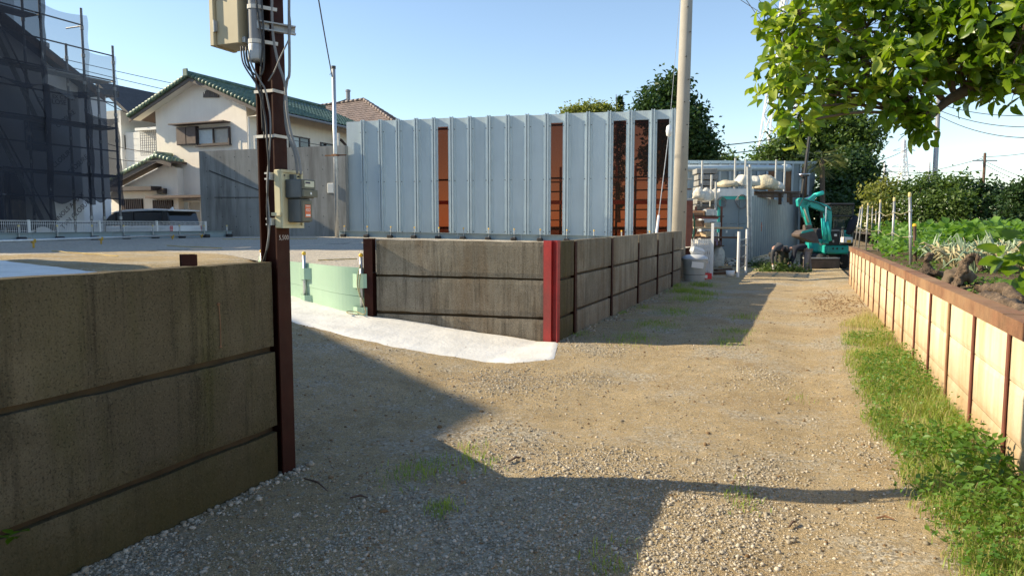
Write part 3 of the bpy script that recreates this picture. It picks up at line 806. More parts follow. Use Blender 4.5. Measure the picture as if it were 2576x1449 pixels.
st = MB().box2((-2.8235, 3.602, 1.652), (-2.8225, 3.655, 1.728)).build('sticker', 'sticker_orange', mt)
to = lambda y, z: Matrix.Translation((-2.8220, y, z)) @ Matrix.Rotation(R(90), 4, 'Z') @ Matrix.Rotation(R(90), 4, 'X')
text_mesh('45D', .026, 'print_white', mt, to(3.628, 1.696), 'sticker_figures', .0003)
MB().box2((-2.8224, 3.607, 1.658), (-2.8216, 3.650, 1.670)).build('sticker_strip', 'print_white', mt)
MB().box2((-2.8224, 3.607, 1.718), (-2.8218, 3.650, 1.722)).build('sticker_rule', 'print_white', mt)
MB().box2((-2.934, 3.60, 1.883), (-2.90, 3.625, 1.915)).build('cable_entry', 'meter_grey', mt)
# cables
def cable(px, dep, r, name, mat_, label, parent=None):
    pts = [at_d(x, y, (dep[i] if hasattr(dep, '__len__') else dep)) for i, (x, y) in enumerate(px)]
    q = []
    for i in range(len(pts) - 1):                                     # Catmull-Rom
        p0, p1, p2, p3 = pts[max(i - 1, 0)], pts[i], pts[i + 1], pts[min(i + 2, len(pts) - 1)]
        for k in range(6):
            t = k / 6; q.append(.5 * ((2 * p1) + (p2 - p0) * t + (2 * p0 - 5 * p1 + 4 * p2 - p3) * t * t + (3 * p1 - p0 - 3 * p2 + p3) * t ** 3))
    q.append(pts[-1])
    o = MB().tube(q, r, 7).build(name, mat_, None, smooth=True)
    return tag(o, label, 'cable', 'cables on the meter post', 'thing')
cable([(757, 440), (752, 400), (733, 340), (722, 280), (716, 210), (700, 160), (688, 100), (684, 40), (684, -40)], 4.40, .0085, 'power_cable', 'cable_grey', 'grey cable from the top of the meter board up the brown post')
cable([(748, 438), (742, 390), (722, 330), (716, 260), (722, 205), (728, 180), (727, 60), (727, -40)], 4.43, .0085, 'power_cable', 'cable_grey', 'dark cable bulging past the flange edge of the brown post')
cable([(620, 118), (622, 150), (640, 200), (655, 240), (668, 300), (672, 360), (676, 420), (672, 520), (676, 600), (668, 640), (655, 675)], [4.38, 4.36, 4.36, 4.36, 4.38, 4.36, 4.36, 4.36, 4.37, 4.40, 4.48], .0065, 'power_cable', 'cable_black', 'black cable from the switch box down the open side of the brown post')
cable([(627, 120), (632, 160), (655, 205), (668, 230), (680, 300), (678, 380), (672, 470), (678, 560), (672, 620), (662, 670)], [4.38, 4.36, 4.36, 4.37, 4.38, 4.37, 4.36, 4.36, 4.37, 4.5], .0055, 'power_cable', 'cable_grey', 'thin grey cable winding down the open side of the brown post')
cable([(612, 117), (620, 165), (650, 192), (664, 165), (662, 60), (655, -40)], 4.36, .0055, 'power_cable', 'cable_black', 'black cable looping out under the beige switch box and back up')
cable([(606, 117), (612, 160), (640, 205), (660, 235), (664, 300), (664, 350)], [4.38, 4.36, 4.36, 4.38, 4.40, 4.40], .005, 'power_cable', 'cable_black', 'outermost black cable hanging from the beige switch box')
cable([(640, -40), (652, 60), (660, 110), (656, 180), (657, 240), (661, 330)], [4.36, 4.36, 4.36, 4.37, 4.39, 4.40], .0055, 'power_cable', 'cable_black', 'straight black cable beside the grey service pole')
cable([(727, 30), (731, 60), (728, 95), (705, 145), (690, 180), (675, 205)], [4.40, 4.38, 4.36, 4.33, 4.34, 4.36], .0042, 'power_cable', 'cable_grey', 'thin grey cable crossing the channel arm of the service pole')
# ------------------------------------------------------------------ green board barrier along the ramp, pipes and rope
def spline(pts, n):
    out = []
    for i in range(len(pts) - 1):
        p0, p1, p2, p3 = pts[max(i - 1, 0)], pts[i], pts[i + 1], pts[min(i + 2, len(pts) - 1)]
        for k in range(n):
            t = k / n; out.append(.5 * ((2 * p1) + (p2 - p0) * t + (2 * p0 - 5 * p1 + 4 * p2 - p3) * t * t + (3 * p1 - p0 - 3 * p2 + p3) * t ** 3))
    return out + [pts[-1]]
gb = thing('board_barrier', 'pale green bent board barrier holding the lot above the ramp', 'barrier', BARRIER[1])
bl = spline([W1_END + W1_DIR * .02] + [BARRIER[1] + V(.02, -.10, 0), BARRIER[2].copy(), BARRIER[3] + V(0, -.08, 0), BARRIER[4].copy()], 10)
def nrm_at(k):
    d = (bl[min(k + 1, len(bl) - 1)] - bl[max(k - 1, 0)]).normalized(); n = V(-d.y, d.x, 0)
    return n if n.y < 0 else -n
PIPES = [3, 20, 36]                                                   # stations where the pipes stand
def board(k0, k1, zf0, zf1, off, name):
    m = MB(); ks = list(range(k0, k1 + 1)); th = .012
    for side in (1, 0):
        for k in ks:
            p = bl[k] + nrm_at(k) * (off + th * side)
            g = float(ramp_z(p.x, p.y)); tp = 1.0 - .028 * (p.x + 5.5) * -1 if False else 1.0 + .03 * (-5.5 - p.x)
            for zf in (zf0, zf1): m.v.append((p.x, p.y, lerp(g - .05, tp, zf)))
    n = len(ks) * 2
    for i in range(len(ks) - 1):
        a = 2 * i
        m.f += [(a, a + 1, a + 3, a + 2), (n + a + 2, n + a + 3, n + a + 1, n + a), (a + 1, n + a + 1, n + a + 3, a + 3), (a, a + 2, n + a + 2, n + a)]
    m.f += [(0, n, n + 1, 1), (n - 2, n - 1, 2 * n - 1, 2 * n - 2)]
    return m.build(name, 'green_board', gb, smooth=False)
board(0, len(bl) - 1, 0.0, .42, 0, 'lower_board'); board(0, len(bl) - 1, .425, 1.0, .004, 'upper_board')
for k in PIPES:                                                       # straps cut free and bent round the pipe: in front at one height, behind at the next
    for z0, z1 in ((.02, .22), (.60, .88)):
        p0, p1 = bl[max(k - 1, 0)], bl[min(k + 1, len(bl) - 1)]
        n = nrm_at(k); m = MB(); th = .010
        d = (p1 - p0).normalized(); c = bl[k]
        prof = [(-.14, .018), (-.05, .075), (.05, .078), (.14, .018)]
        g = float(ramp_z(c.x, c.y)) - .05; tp = 1.0 + .03 * (-5.5 - c.x)
        za, zb = lerp(g, tp, z0), lerp(g, tp, z1)
        for i in range(3):
            a_ = c + d * prof[i][0] + n * prof[i][1]; b_ = c + d * prof[i + 1][0] + n * prof[i + 1][1]
            m.prism([(a_.x, a_.y, za), (b_.x, b_.y, za), (b_.x, b_.y, zb), (a_.x, a_.y, zb)], n * th)
        m.build('strap', 'green_board', gb)
for i, k in enumerate(PIPES):
    c = bl[k] + nrm_at(k) * .042; g = float(ramp_z(c.x, c.y))
    pp = thing('barrier_pipe', ['steel pipe with yellow cap in the green barrier, with rope tied to it', 'steel pipe with yellow cap midway along the green barrier', 'steel pipe with yellow cap in the green barrier behind the brown post'][i], 'pipe', (c.x, c.y, g - .1), 0, 'pipes of the green barrier')
    MB().tube([V(c.x, c.y, g - .1), V(c.x, c.y, 1.17)], .0245, 12).build('tube', 'galvanised', pp, smooth=True)
    MB().lathe([(.029, 0), (.031, .02), (.026, .04), (.010, .048)], (c.x, c.y, 1.165), 12).build('cap', 'yellow_cap', pp, smooth=True)
c0 = bl[3] + nrm_at(3) * .10
rp = [V(c0.x + .01, c0.y + .0, 1.06), V(c0.x + .04, c0.y - .02, .98), V(c0.x + .02, c0.y - .04, .75), V(c0.x + .08, c0.y - .05, .55), V(c0.x + .14, c0.y - .07, .40)]
gz = lambda p: V(p[0], p[1], float(lane_z(p[0], p[1])) + .055)
rp += [gz((c0.x + .12, c0.y - .10)), gz((c0.x - .05, c0.y - .02)), gz((c0.x - .14, c0.y - .10)), gz((c0.x - .06, c0.y - .20)), gz((c0.x + .10, c0.y - .18))]
tag(MB().tube(spline(rp, 8), .008, 6).build('rope', 'rope_straw', None, smooth=True), 'yellow and black rope hanging from the barrier pipe and coiled on the mortar', 'rope', None, 'thing')
MB_ = MB().tube(spline([V(c0.x + .03, c0.y - .02, 1.05), V(c0.x - .02, c0.y - .03, .8), V(c0.x + .05, c0.y - .06, .6)], 8), .008, 6)
tag(MB_.build('rope', 'rope_straw', None, smooth=True), 'short loose rope end beside the hanging rope on the barrier pipe', 'rope', None, 'thing')
# ropes pegged out flat on the lot
def lot_rope(a, b, label):
    n = 60; pts = []
    for i in range(n + 1):
        p = a.lerp(b, i / n); x, y = p.x + .02 * math.sin(i * .7), p.y + .03 * math.sin(i * .31)
        pts.append(V(x, y, float(lot_z(x, y) + .05 * (fbm(x * .5 + 3, y * .5) - .47)) + .025))
    tag(MB().tube(pts, .010, 5).build('marker_rope', 'rope_yellow'), label, 'rope', 'ropes marking bays on the lot', 'thing')
lot_rope(at_z(130, 627, 1.12), at_z(300, 636, 1.12), 'yellow rope pegged flat on the sunlit strip of the lot near the mesh fence')
lot_rope(at_z(420, 618, 1.1), at_z(560, 622, 1.1), 'yellow rope pegged flat on the shaded gravel before the tall concrete wall')
lot_rope(at_z(560, 606, 1.1), at_z(800, 606, 1.05), 'yellow rope pegged across the shaded gravel at the foot of the tall concrete wall')
lot_rope(at_z(800, 656, 1.0), at_z(900, 658, .95), 'yellow rope lying on the gravel just behind the green barrier')

# ------------------------------------------------------------------ steel kerb beams with capped pins
def kerb(a, b, n, label, capm, first=0.0, h=.24):
    d = (b - a); L = d.length; d.normalize(); sd = V(-d.y, d.x, 0)
    if sd.y > 0 and abs(sd.y) > abs(sd.x) or (abs(sd.x) >= abs(sd.y) and sd.x < 0): sd = -sd
    k = thing('kerb_beam', label, 'kerb', a)
    nb = max(1, round(n / 2.4))
    for i in range(nb):
        p = a + d * (L * i / nb + .008); q = a + d * (L * (i + 1) / nb - .008)
        z = float(lot_z((p.x + q.x) / 2, 0))
        m = MB(); c = (p + q) / 2; ang = math.atan2(d.y, d.x); l = (q - p).length
        zp, zq = float(lot_z(p.x, 0)), float(lot_z(q.x, 0))
        m.bar(V(p.x, p.y, zp + h / 2 + .01), V(q.x, q.y, zq + h / 2 + .01), .012, h)
        for zz in (.015, h + .005): m.bar(V(p.x, p.y, zp + zz) + sd * .05, V(q.x, q.y, zq + zz) + sd * .05, .09, .012)
        m.build('beam', 'steel_beam_paint', k)
    for i in range(n):
        p = a + d * (first + (L - 2 * first) * i / (n - 1)); z = float(lot_z(p.x, 0)); q = p + sd * .05
        MB().tube([V(q.x, q.y, z - .05), V(q.x, q.y, z + h + .20)], .024, 8).build('pin', 'dull_zinc', k)
        MB().lathe([(.03, 0), (.033, .03), (.02, .055)], (q.x, q.y, z + h + .18), 8).build('pin_cap', capm, k)
        f_ = p + sd * .16; MB().box((f_.x, f_.y, z + .06), (.22, .2, .13), math.atan2(d.y, d.x)).build('rubber_foot', 'black_rubber', k, bevel=.03)
    return k
FL = at_d(874, 583, 31.0); FR = at_d(1697, 590, 27.7)
kerb(V(*at_d(852, 590, 30.2).xy, 0), V(*at_d(1655, 590, 26.9).xy, 0), 13, 'grey blue steel kerb beam with yellow capped pins along the tall panel fence', 'yellow_cap', .3)
kerb(V(-21.2, 9.0, 0), V(-21.1, 22.3, 0), 12, 'grey blue steel kerb beam with capped pins below the white mesh fence', 'faded_cap', .3)
# long white pipe held low by yellow clamps
pa, pb = at_z(-160, 612, 1.28), at_z(512, 590.5, 1.27)
lp = thing('rail_pipe', 'long pale steel pipe lying on yellow clamps before the mesh fence', 'pipe', V(pa.x, pa.y, 1.15))
MB().tube([pa, pb], .03, 10).build('tube', 'galvanised', lp, smooth=True)
for t in (.22, .443, .79, .985):
    c = pa.lerp(pb, t); MB().box((c.x, c.y, c.z - .02), (.08, .09, .09)).box((c.x, c.y, 1.17), (.04, .04, .14)).box((c.x - .0, c.y - .08, c.z + .02), (.04, .07, .04)).build('clamp', 'clamp_yellow', lp, bevel=.01)

# ------------------------------------------------------------------ white mesh fence
mf = thing('mesh_fence', 'low white wire mesh fence along the far side of the lot', 'fence', (-22.25, 15, 1.1))
fy = [7.8, 10.2, 12.6, 14.98, 17.4, 19.75, 22.1]
def fz(y): return float(lot_z(-22.3, y))
for y in fy: MB().box((-22.25, y, fz(y) + .3), (.06, .06, .66)).build('post', 'white_paint', mf)
for i in range(len(fy) - 1):
    m = MB(); y0, y1 = fy[i] + .04, fy[i + 1] - .04; z = 1.14
    n = int((y1 - y0) / .06)
    for k in range(n + 1):
        y = lerp(y0, y1, k / n); m.bar(V(-22.23, y, z + .08), V(-22.23, y, z + .58), .0075); m.bar(V(-22.23, y, z + .58), V(-22.19, y, z + .62), .0075)
    for dz in (.08, .30, .52, .60): m.bar(V(-22.225, y0, z + dz), V(-22.225, y1, z + dz), .008)
    m.bar(V(-22.19, y0, z + .62), V(-22.19, y1, z + .62), .008)
    m.build('mesh_panel', 'white_paint', mf)

# ------------------------------------------------------------------ tall board-marked concrete wall
CA, CB = at_d(508, 590, 32.0), at_d(872, 590, 30.6)
cwall = thing('concrete_wall', 'tall grey cast concrete wall with tie holes and a sloping crack', 'wall', V(CA.x, CA.y, .9))
d = V(CB.x - CA.x, CB.y - CA.y, 0); L = d.length; d.normalize(); nb_ = V(d.y, -d.x, 0)
ztl, ztr = at_d(508, 381, 32.0).z, at_d(872, 366, 30.6).z
a0 = V(CA.x, CA.y, .8); b0 = V(CB.x, CB.y, .8)
np_ = 4
for i in range(np_):
    p = a0 + d * (L * i / np_ + .002); q = a0 + d * (L * (i + 1) / np_ - .002)
    z1 = lerp(ztl, ztr, i / np_); z2 = lerp(ztl, ztr, (i + 1) / np_); zm = 2.35
    MB().prism([(p.x, p.y, .8), (q.x, q.y, .8), (q.x, q.y, zm - .003), (p.x, p.y, zm - .003)], -nb_ * .3).build('lift_panel', 'grey_concrete', cwall)
    MB().prism([(p.x, p.y, zm + .003), (q.x, q.y, zm + .003), (q.x, q.y, z2), (p.x, p.y, z1)], -nb_ * .3).build('lift_panel', 'grey_concrete', cwall)
MB().prism([a0 - nb_ * .02, b0 - nb_ * .02, V(b0.x, b0.y, ztr - .03) - nb_ * .02, V(a0.x, a0.y, ztl - .03) - nb_ * .02], -nb_ * .26).build('joint_core', 'grey_concrete', cwall)
for i in range(10):
    for z in (1.55, 2.0, 2.8, 3.3, 4.0, 4.6):
        c = a0 + d * (L * (i + .5) / 10) + nb_ * .001
        if z < lerp(ztl, ztr, (i + .5) / 10) - .2: MB().tube([V(c.x, c.y, z) + nb_ * .004, V(c.x, c.y, z) - nb_ * .02], .022, 8).build('tie_hole', 'bolt_dark', cwall)
def onw(px, py): return at_p(px, py, a0, nb_) + nb_ * .012
MB().bar(onw(527, 430), onw(590, 455), .03, .05).bar(onw(590, 455), onw(665, 484), .03, .035).build('cable_chase', 'bolt_dark', cwall)
MB().bar(onw(540, 497), onw(668, 497), .02, .03).build('form_joint', 'bolt_dark', cwall)
for px in (598, 634, 697, 845): 
    p = onw(px, 360); MB().bar(V(p.x, p.y, 4.6) - nb_ * .25, V(p.x, p.y, at_d(px, 340 if px != 598 else 352, 31.5).z) - nb_ * .25, .09, .09).build('steel_stub', 'dull_zinc', cwall)
jb = onw(833, 474); tag(MB().box((jb.x, jb.y, jb.z), (.28, .14, .42), math.atan2(d.y, d.x)).build('junction_box', 'white_siding', bevel=.02), 'small grey junction box on the tall concrete wall', 'utility box', None, 'thing')

# aluminium mast standing before it
ms = thing('steel_mast', 'slim galvanised mast standing before the tall concrete wall', 'pole', at_z(847, 598, 1.08))
bt = at_z(847, 598, 1.08); dpt = 29.2; tp = at_d(839, 170, dpt); bt = at_d(848, 599, dpt)
MB().tube([bt, tp], [.085, .075], 12).build('shaft', 'galvanised', ms, smooth=True)
MB().tube([tp - V(0, 0, .06), tp + V(0, 0, .05)], .09, 12).build('cap', 'bolt_dark', ms)
k = bt.lerp(tp, .49); MB().box(k, (.24, .2, .08)).bar(k - V(.5, 0, 0), k + V(.45, .1, 0), .05).build('clamp', 'rust_steel', ms)
MB().tube([bt.lerp(tp, .95), bt.lerp(tp, .955) + V(-.12, -.1, 0), bt.lerp(tp, .99)], .012, 5).build('wire_loop', 'cable_black', ms)

# ------------------------------------------------------------------ tall panel fence with ribs and amber panes
nf = thing('panel_fence', 'tall pale blue grey metal panel fence with ribs and a few amber panes', 'fence', V((FL.x + FR.x) / 2, (FL.y + FR.y) / 2, .9))
fd = V(FR.x - FL.x, FR.y - FL.y, 0).normalized(); fn_ = V(fd.y, -fd.x, 0)
f0 = V(FL.x, FL.y, 0)
def onf(px): 
    p = at_p(px, 450, f0, fn_); return (V(p.x, p.y, 0) - f0).dot(fd)
crop = [160, 285, 410, 540, 665, 790, 920, 1055, 1190, 1328, 1467, 1608, 1760, 1910, 2060, 2220, 2365]
ribs = [onf((950 + c / 2.576) / 1.1044) for c in crop]
edges = [onf(874)] + ribs + [ribs[-1] + .25]
ZT = 6.02
fang = math.atan2(fd.y, fd.x)
AMBER = {5: 1, 11: 1, 14: 1, 15: 1, 16: 1}
def fp(s, z, off=0.0): p = f0 + fd * s + fn_ * off; return V(p.x, p.y, z)
for i in range(len(edges) - 1):
    s0, s1 = edges[i] + .004, edges[i + 1] - .004
    zt_ = ZT + .01 * math.sin(i * 1.7)
    if i in AMBER:
        zt0 = 5.68
        MB().prism([fp(s0, zt0), fp(s1, zt0), fp(s1, zt_), fp(s0, zt_)], -fn_ * .03).build('panel', 'fence_panel', nf)
        MB().prism([fp(s0, 1.0, -.012), fp(s1, 1.0, -.012), fp(s1, zt0 - .004, -.012), fp(s0, zt0 - .004, -.012)], -fn_ * .006).build('pane', 'amber_pane', nf)
        MB().prism([fp(s0, .9), fp(s1, .9), fp(s1, .996), fp(s0, .996)], -fn_ * .03).build('sill', 'fence_panel', nf)
    else:
        MB().prism([fp(s0, .9), fp(s1, .9), fp(s1, zt_), fp(s0, zt_)], -fn_ * .03).build('panel', 'fence_panel', nf)
for i, s in enumerate(ribs):
    m = MB()                                                          # hat section: two lips and a crown
    for o_, w_, t_ in ((-.115, .09, .03), (.115, .09, .03)): c = fp(s + o_, (ZT + .9) / 2, t_ / 2 + .001); m.box(c, (w_, t_, ZT - .9), fang)
    for o_, w_, t_ in ((-.05, .04, .13), (.05, .04, .13)): c = fp(s + o_, (ZT + .94) / 2, t_ / 2 + .001); m.box(c, (w_, t_, ZT - .9 + .04), fang)
    c = fp(s, (ZT + .92) / 2, .04); m.box(c, (.055, .05, ZT - .9 + .02), fang)
    m.build('rib', 'fence_rib', nf)
    m = MB()
    for z in (1.35, 3.45, 5.55):
        for o_ in (-.125, .125): m.tube([fp(s + o_, z, .03), fp(s + o_, z, .052)], .02, 6)
    m.build('bolt', 'bolt_dark', nf)
for z in (1.5, 3.5, 5.6):
    m = MB(); m.bar(fp(edges[0], z, -.10), fp(edges[-1], z, -.10), .05, .07); m.build('back_rail', 'dull_zinc', nf)
for s in edges[1:-1:3]:
    c = fp(s, 3.3, -.22); MB().box(c, (.12, .12, 4.9), fang).build('back_post', 'rust_red_steel', nf)

# orange guard rail and dark scrap standing behind the panes
og = thing('guard_rail', 'bright orange guard rail seen through the amber panes', 'rail', fp(edges[4], .9, -1.6))
m = MB()
MB().bar(fp(edges[4], 2.62, -1.6), fp(edges[-1], 2.55, -1.6), .05, .16).build('rail', 'sticker_orange', og)
for s in edges[4::2]: MB().bar(fp(s, .45, -1.62), fp(s, 2.5, -1.62), .08, .08).build('post', 'rust_red_steel', og)
bs = thing('stacked_frames', 'dark stacked scaffold frames behind the amber panes', 'frames', fp(edges[12], .5, -3.0))
for k in range(7):
    MB().bar(fp(edges[10], 1.0 + k * .42, -3.0 - .1 * (k % 2)), fp(edges[-1] + .5, 1.05 + k * .42, -3.0 - .1 * (k % 2)), .3, .05).build('frame_tube', 'wood_dark' if k % 2 else 'dull_zinc', bs)
for s in edges[10::1]: MB().bar(fp(s, .45, -3.2), fp(s, 4.2, -3.2), .08, .08).build('frame_post', 'rust_steel', bs)
# ------------------------------------------------------------------ roof tiles: one curved clay tile, copied
def tile_mesh(name, w, l, mat_, t=.03, arch=.045):
    m = MB(); prof = [(-.5, .012), (-.25, arch * .9), (0, arch), (.2, .35 * arch), (.36, 0), (.5, .010)]
    n = len(prof)
    for v_, dz in ((0, t), (1, .002)):
        for u, z in prof: m.v.append((u * w, v_ * l, z + dz))
    for u, z in prof: m.v.append((u * w, 0, z + t - .03))
    for i in range(n - 1): m.f.append((i, i + 1, n + i + 1, n + i)); m.f.append((2 * n + i, 2 * n + i + 1, i + 1, i))
    me = bpy.data.meshes.new(name); me.from_pydata(m.v, [], m.f); me.materials.append(M[mat_])
    me.polygons.foreach_set('use_smooth', [True] * len(me.polygons))
    return me, m
def tile_roof(parent, p0, along, up, na, nu, w, l, mat_, n_parts, mat_far=None):
    """p0 lower corner of a slope; along = eave direction, up = up the slope; the nearest pieces are parts of their own"""
    along = Vector(along).normalized(); up = Vector(up).normalized(); nz = along.cross(up)
    if nz.z < 0: nz = -nz
    q = Matrix((along, up, nz)).transposed().to_4x4()
    me, src = tile_mesh('roof_tile', w, l * 1.16, mat_)
    inv = chain(parent).inverted(); places = []
    for j in range(nu):
        for i in range(na):
            places.append(Vector(p0) + along * ((i + .5) * w) + up * (j * l) + nz * (.01 + random.uniform(0, .008)))
    places.sort(key=lambda p: (p - EYEP).length)
    far = MB()
    for k, p in enumerate(places):
        mt_ = inv @ Matrix.Translation(p) @ q @ Matrix.Rotation(random.uniform(-.015, .015), 4, 'Z')
        if k < n_parts:
            o = bpy.data.objects.new('roof_tile', me); COL.objects.link(o); o.parent = parent; o.matrix_basis = mt_
        else:
            far.add([mt_ @ Vector(v_) for v_ in src.v], src.f)
    if far.v: far.build('far_roof_tiles', mat_, parent, world=False, kind='stuff')

# ------------------------------------------------------------------ cream plastered house with green tiled gable roof
YG = 29.2; XR, XL, XM = -26.4, -32.65, -29.52; ZE, ZR, HB = 7.36, 9.20, 39.3; G0 = .45
hs = thing('house', 'cream plastered two storey house with green tiled gable roof behind the concrete wall', 'house', (XM, YG, G0))
def gy(px, py, y=YG): return at_y(px, py, y)
slope = (ZR - ZE) / (XM - (-33.95)) if False else (ZR - ZE) / 4.4
zr_at = lambda x: ZR - slope * abs(x - XM)
MB().prism([(XL, YG, G0), (XR, YG, G0), (XR, YG, zr_at(XR) - .02), (XM, YG, ZR - .06), (XL, YG, zr_at(XL) - .02)], (0, HB - YG, 0)).build('wall', 'plaster_wall', hs)
for sgn, nm in ((1, 'roof'), (-1, 'roof')):
    x1 = XM + sgn * 4.4
    rf = MB().prism([(XM, YG - .56, ZR), (x1, YG - .56, ZE), (x1, YG - .56, ZE + .10), (XM, YG - .56, ZR + .10)], (0, HB - YG + 1.4, 0)).build(nm, 'brown_trim', hs)
    # dark verge board and pale soffit
    MB().prism([(XM, YG - .62, ZR - .16), (x1, YG - .62, ZE - .16), (x1, YG - .62, ZE + .12), (XM, YG - .62, ZR + .12)], (0, .055, 0)).build('verge_board', 'brown_trim', rf)
    MB().prism([(XM, YG - .55, ZR - .10), (x1 - sgn * .12, YG - .55, ZE - .05), (x1 - sgn * .12, YG - .55, ZE - .005), (XM, YG - .55, ZR - .005)], (0, .55 - .004, 0)).build('soffit', 'soffit', rf)
    u = Vector((XM - x1, 0, ZR - ZE)).normalized()
    ln = Vector((XM - x1, 0, ZR - ZE)).length
    n = 19
    for k in range(n):                                               # rounded verge tiles
        a = Vector((x1, YG - .64, ZE + .17)) + u * (ln * k / n); b = Vector((x1, YG - .64, ZE + .15)) + u * (ln * (k + 1.12) / n)
        MB().tube([a, b], [.135, .115], 8).build('verge_tile', 'green_tile', rf, smooth=True)
    if sgn > 0: tile_roof(hs, (x1, YG - .48, ZE + .11), (0, 1, 0), u, 38, 18, .295, ln / 18, 'green_tile', 300)
    else:
        m = MB()
        for k in range(18):
            a = Vector((x1, YG - .48, ZE + .11)) + u * (ln * k / 18); b = a + u * (ln / 17)
            m.prism([a, b, b + V(0, 0, .03), a + V(0, 0, .07)], (0, HB - YG + 1.2, 0))
        m.build('tile_courses', 'green_tile', rf, kind='stuff')
m = MB(); m.tube([V(XM, YG - .8, ZR + .2), V(XM, HB + .6, ZR + .2)], .15, 8); m.build('ridge_tile_row', 'green_tile', hs)
MB().box((XM, YG - .84, ZR + .22), (.36, .10, .42)).build('ridge_end_tile', 'green_tile', hs, bevel=.08)
MB().tube([V(XM + 4.45, YG - .7, ZE + .02), V(XM + 4.45, HB + .6, ZE + .02)], .075, 8).build('gutter', 'gutter_grey', hs)
a, b = gy(512, 246, YG - .02), gy(552, 246, YG - .02); c, e = gy(542, 228, YG - .02), gy(520, 228, YG - .02)
vt = MB().prism([a, b, c, e], (0, -.05, 0)).build('gable_vent', 'brown_trim', hs)
for i in range(9):
    p = a.lerp(b, (i + .5) / 9); h_ = .22 + .12 * min(1, (4.5 - abs(i - 4)) / 2.5); MB().box((p.x, p.y - .055, p.z + h_ / 2 + .02), (.035, .012, h_)).build('slat', 'brown_shutter', vt)
# upper window with hood and louvred shutter box
def rect(px0, py0, px1, py1, y): a = gy(px0, py0, y); b = gy(px1, py1, y); return min(a.x, b.x), max(a.x, b.x), min(a.z, b.z), max(a.z, b.z)
x0, x1, z0, z1 = rect(443, 317, 580, 309, YG)
MB().box2((x0, YG - .55, z0), (x1, YG - .002, z1 + .03)).build('window_hood', 'brown_shutter', hs)
x0, x1, z0, z1 = rect(452, 367, 500, 319, YG)
sh = MB().box2((x0, YG - .20, z0), (x1, YG - .002, z1)).build('shutter_box', 'brown_trim', hs)
for q in range(2):
    xa = lerp(x0, x1, q / 2) + .03; xb = lerp(x0, x1, (q + 1) / 2) - .03
    for k in range(14):
        z = lerp(z0 + .05, z1 - .05, (k + .5) / 14); MB().box(((xa + xb) / 2, YG - .215, z), (xb - xa, .02, .065)).build('louvre', 'brown_shutter', sh)
x0, x1, z0, z1 = rect(500, 367, 580, 319, YG)
wf = MB().box2((x0, YG - .14, z1 - .07), (x1, YG - .002, z1)).box2((x0, YG - .14, z0), (x1, YG - .002, z0 + .07)).box2((x0, YG - .14, z0 + .071), (x0 + .07, YG - .002, z1 - .071)).box2((x1 - .07, YG - .14, z0 + .071), (x1, YG - .002, z1 - .071)).box2(((x0 + x1) / 2 - .03, YG - .12, z0 + .071), ((x0 + x1) / 2 + .03, YG - .002, z1 - .071)).build('window_frame', 'brown_trim', hs)
MB().box2((x0 + .071, YG - .03, z0 + .071), ((x0 + x1) / 2 - .031, YG - .02, z1 - .071)).build('pane', 'curtain', wf)
MB().box2(((x0 + x1) / 2 + .031, YG - .03, z0 + .071), (x1 - .071, YG - .02, z1 - .071)).build('pane', 'curtain_beige', wf)
MB().box2((x0 - .05, YG - .2, z0 - .06), (x1 + .05, YG - .002, z0 - .01)).build('window_sill', 'brown_trim', wf)
# downpipe at the corner
m = MB(); p1 = gy(625, 282, YG - .12); m.tube([V(XR + .9, YG - .2, ZE - .25), V(p1.x, YG - .12, p1.z - .25), V(p1.x, YG - .12, 2.5)], .05, 8); m.build('downpipe', 'soffit', hs)
# long side facing the lot: upper windows, balcony rail, laundry poles
XS = XR + .002
for y0, y1, z0, z1, g in ((29.9, 31.2, 5.0, 6.5, 'dark_glass'), (32.4, 34.2, 4.8, 6.6, 'curtain'), (35.2, 37.6, 4.8, 6.5, 'dark_glass')):
    w_ = MB().box2((XS, y0, z0), (XS + .06, y1, z0 + .07)).box2((XS, y0, z1 - .07), (XS + .06, y1, z1)).box2((XS, y0, z0 + .071), (XS + .06, y0 + .08, z1 - .071)).box2((XS, y1 - .08, z0 + .071), (XS + .06, y1, z1 - .071)).box2((XS, (y0 + y1) / 2 - .04, z0 + .071), (XS + .06, (y0 + y1) / 2 + .04, z1 - .071)).build('window_frame', 'brown_trim', hs)
    MB().box2((XS, y0 + .081, z0 + .071), (XS + .02, (y0 + y1) / 2 - .041, z1 - .071)).build('pane', g, w_)
    MB().box2((XS, (y0 + y1) / 2 + .041, z0 + .071), (XS + .02, y1 - .081, z1 - .071)).build('pane', 'dark_glass', w_)
bk = MB().box2((XR + .003, 29.6, 4.30), (XR + 1.0, 38.6, 4.42)).build('balcony_floor', 'brown_trim', hs)
m = MB(); m.bar(V(XR + .97, 29.6, 5.5), V(XR + .97, 38.6, 5.5), .06, .05).bar(V(XR + .97, 29.6, 4.55), V(XR + .97, 38.6, 4.55), .05, .04); m.build('rail', 'brown_trim', bk)
m = MB()
for k in range(76): y = 29.65 + k * .118; m.bar(V(XR + .97, y, 4.56), V(XR + .97, y, 5.48), .022)
m.build('balusters', 'brown_trim', bk, kind='stuff')
m = MB(); m.tube([V(XR + .8, 31, 6.2), V(XR + .8, 38, 6.15)], .02, 6); m.build('laundry_pole', 'dark_pipe', hs)
m = MB(); m.tube([V(XR + .85, 36.6, 4.5), V(XR + .85, 36.6, 6.4), V(XR + .5, 36.6, 6.75), V(XR + .1, 36.6, 6.75)], .09, 8); m.build('vent_duct', 'brown_shutter', hs)
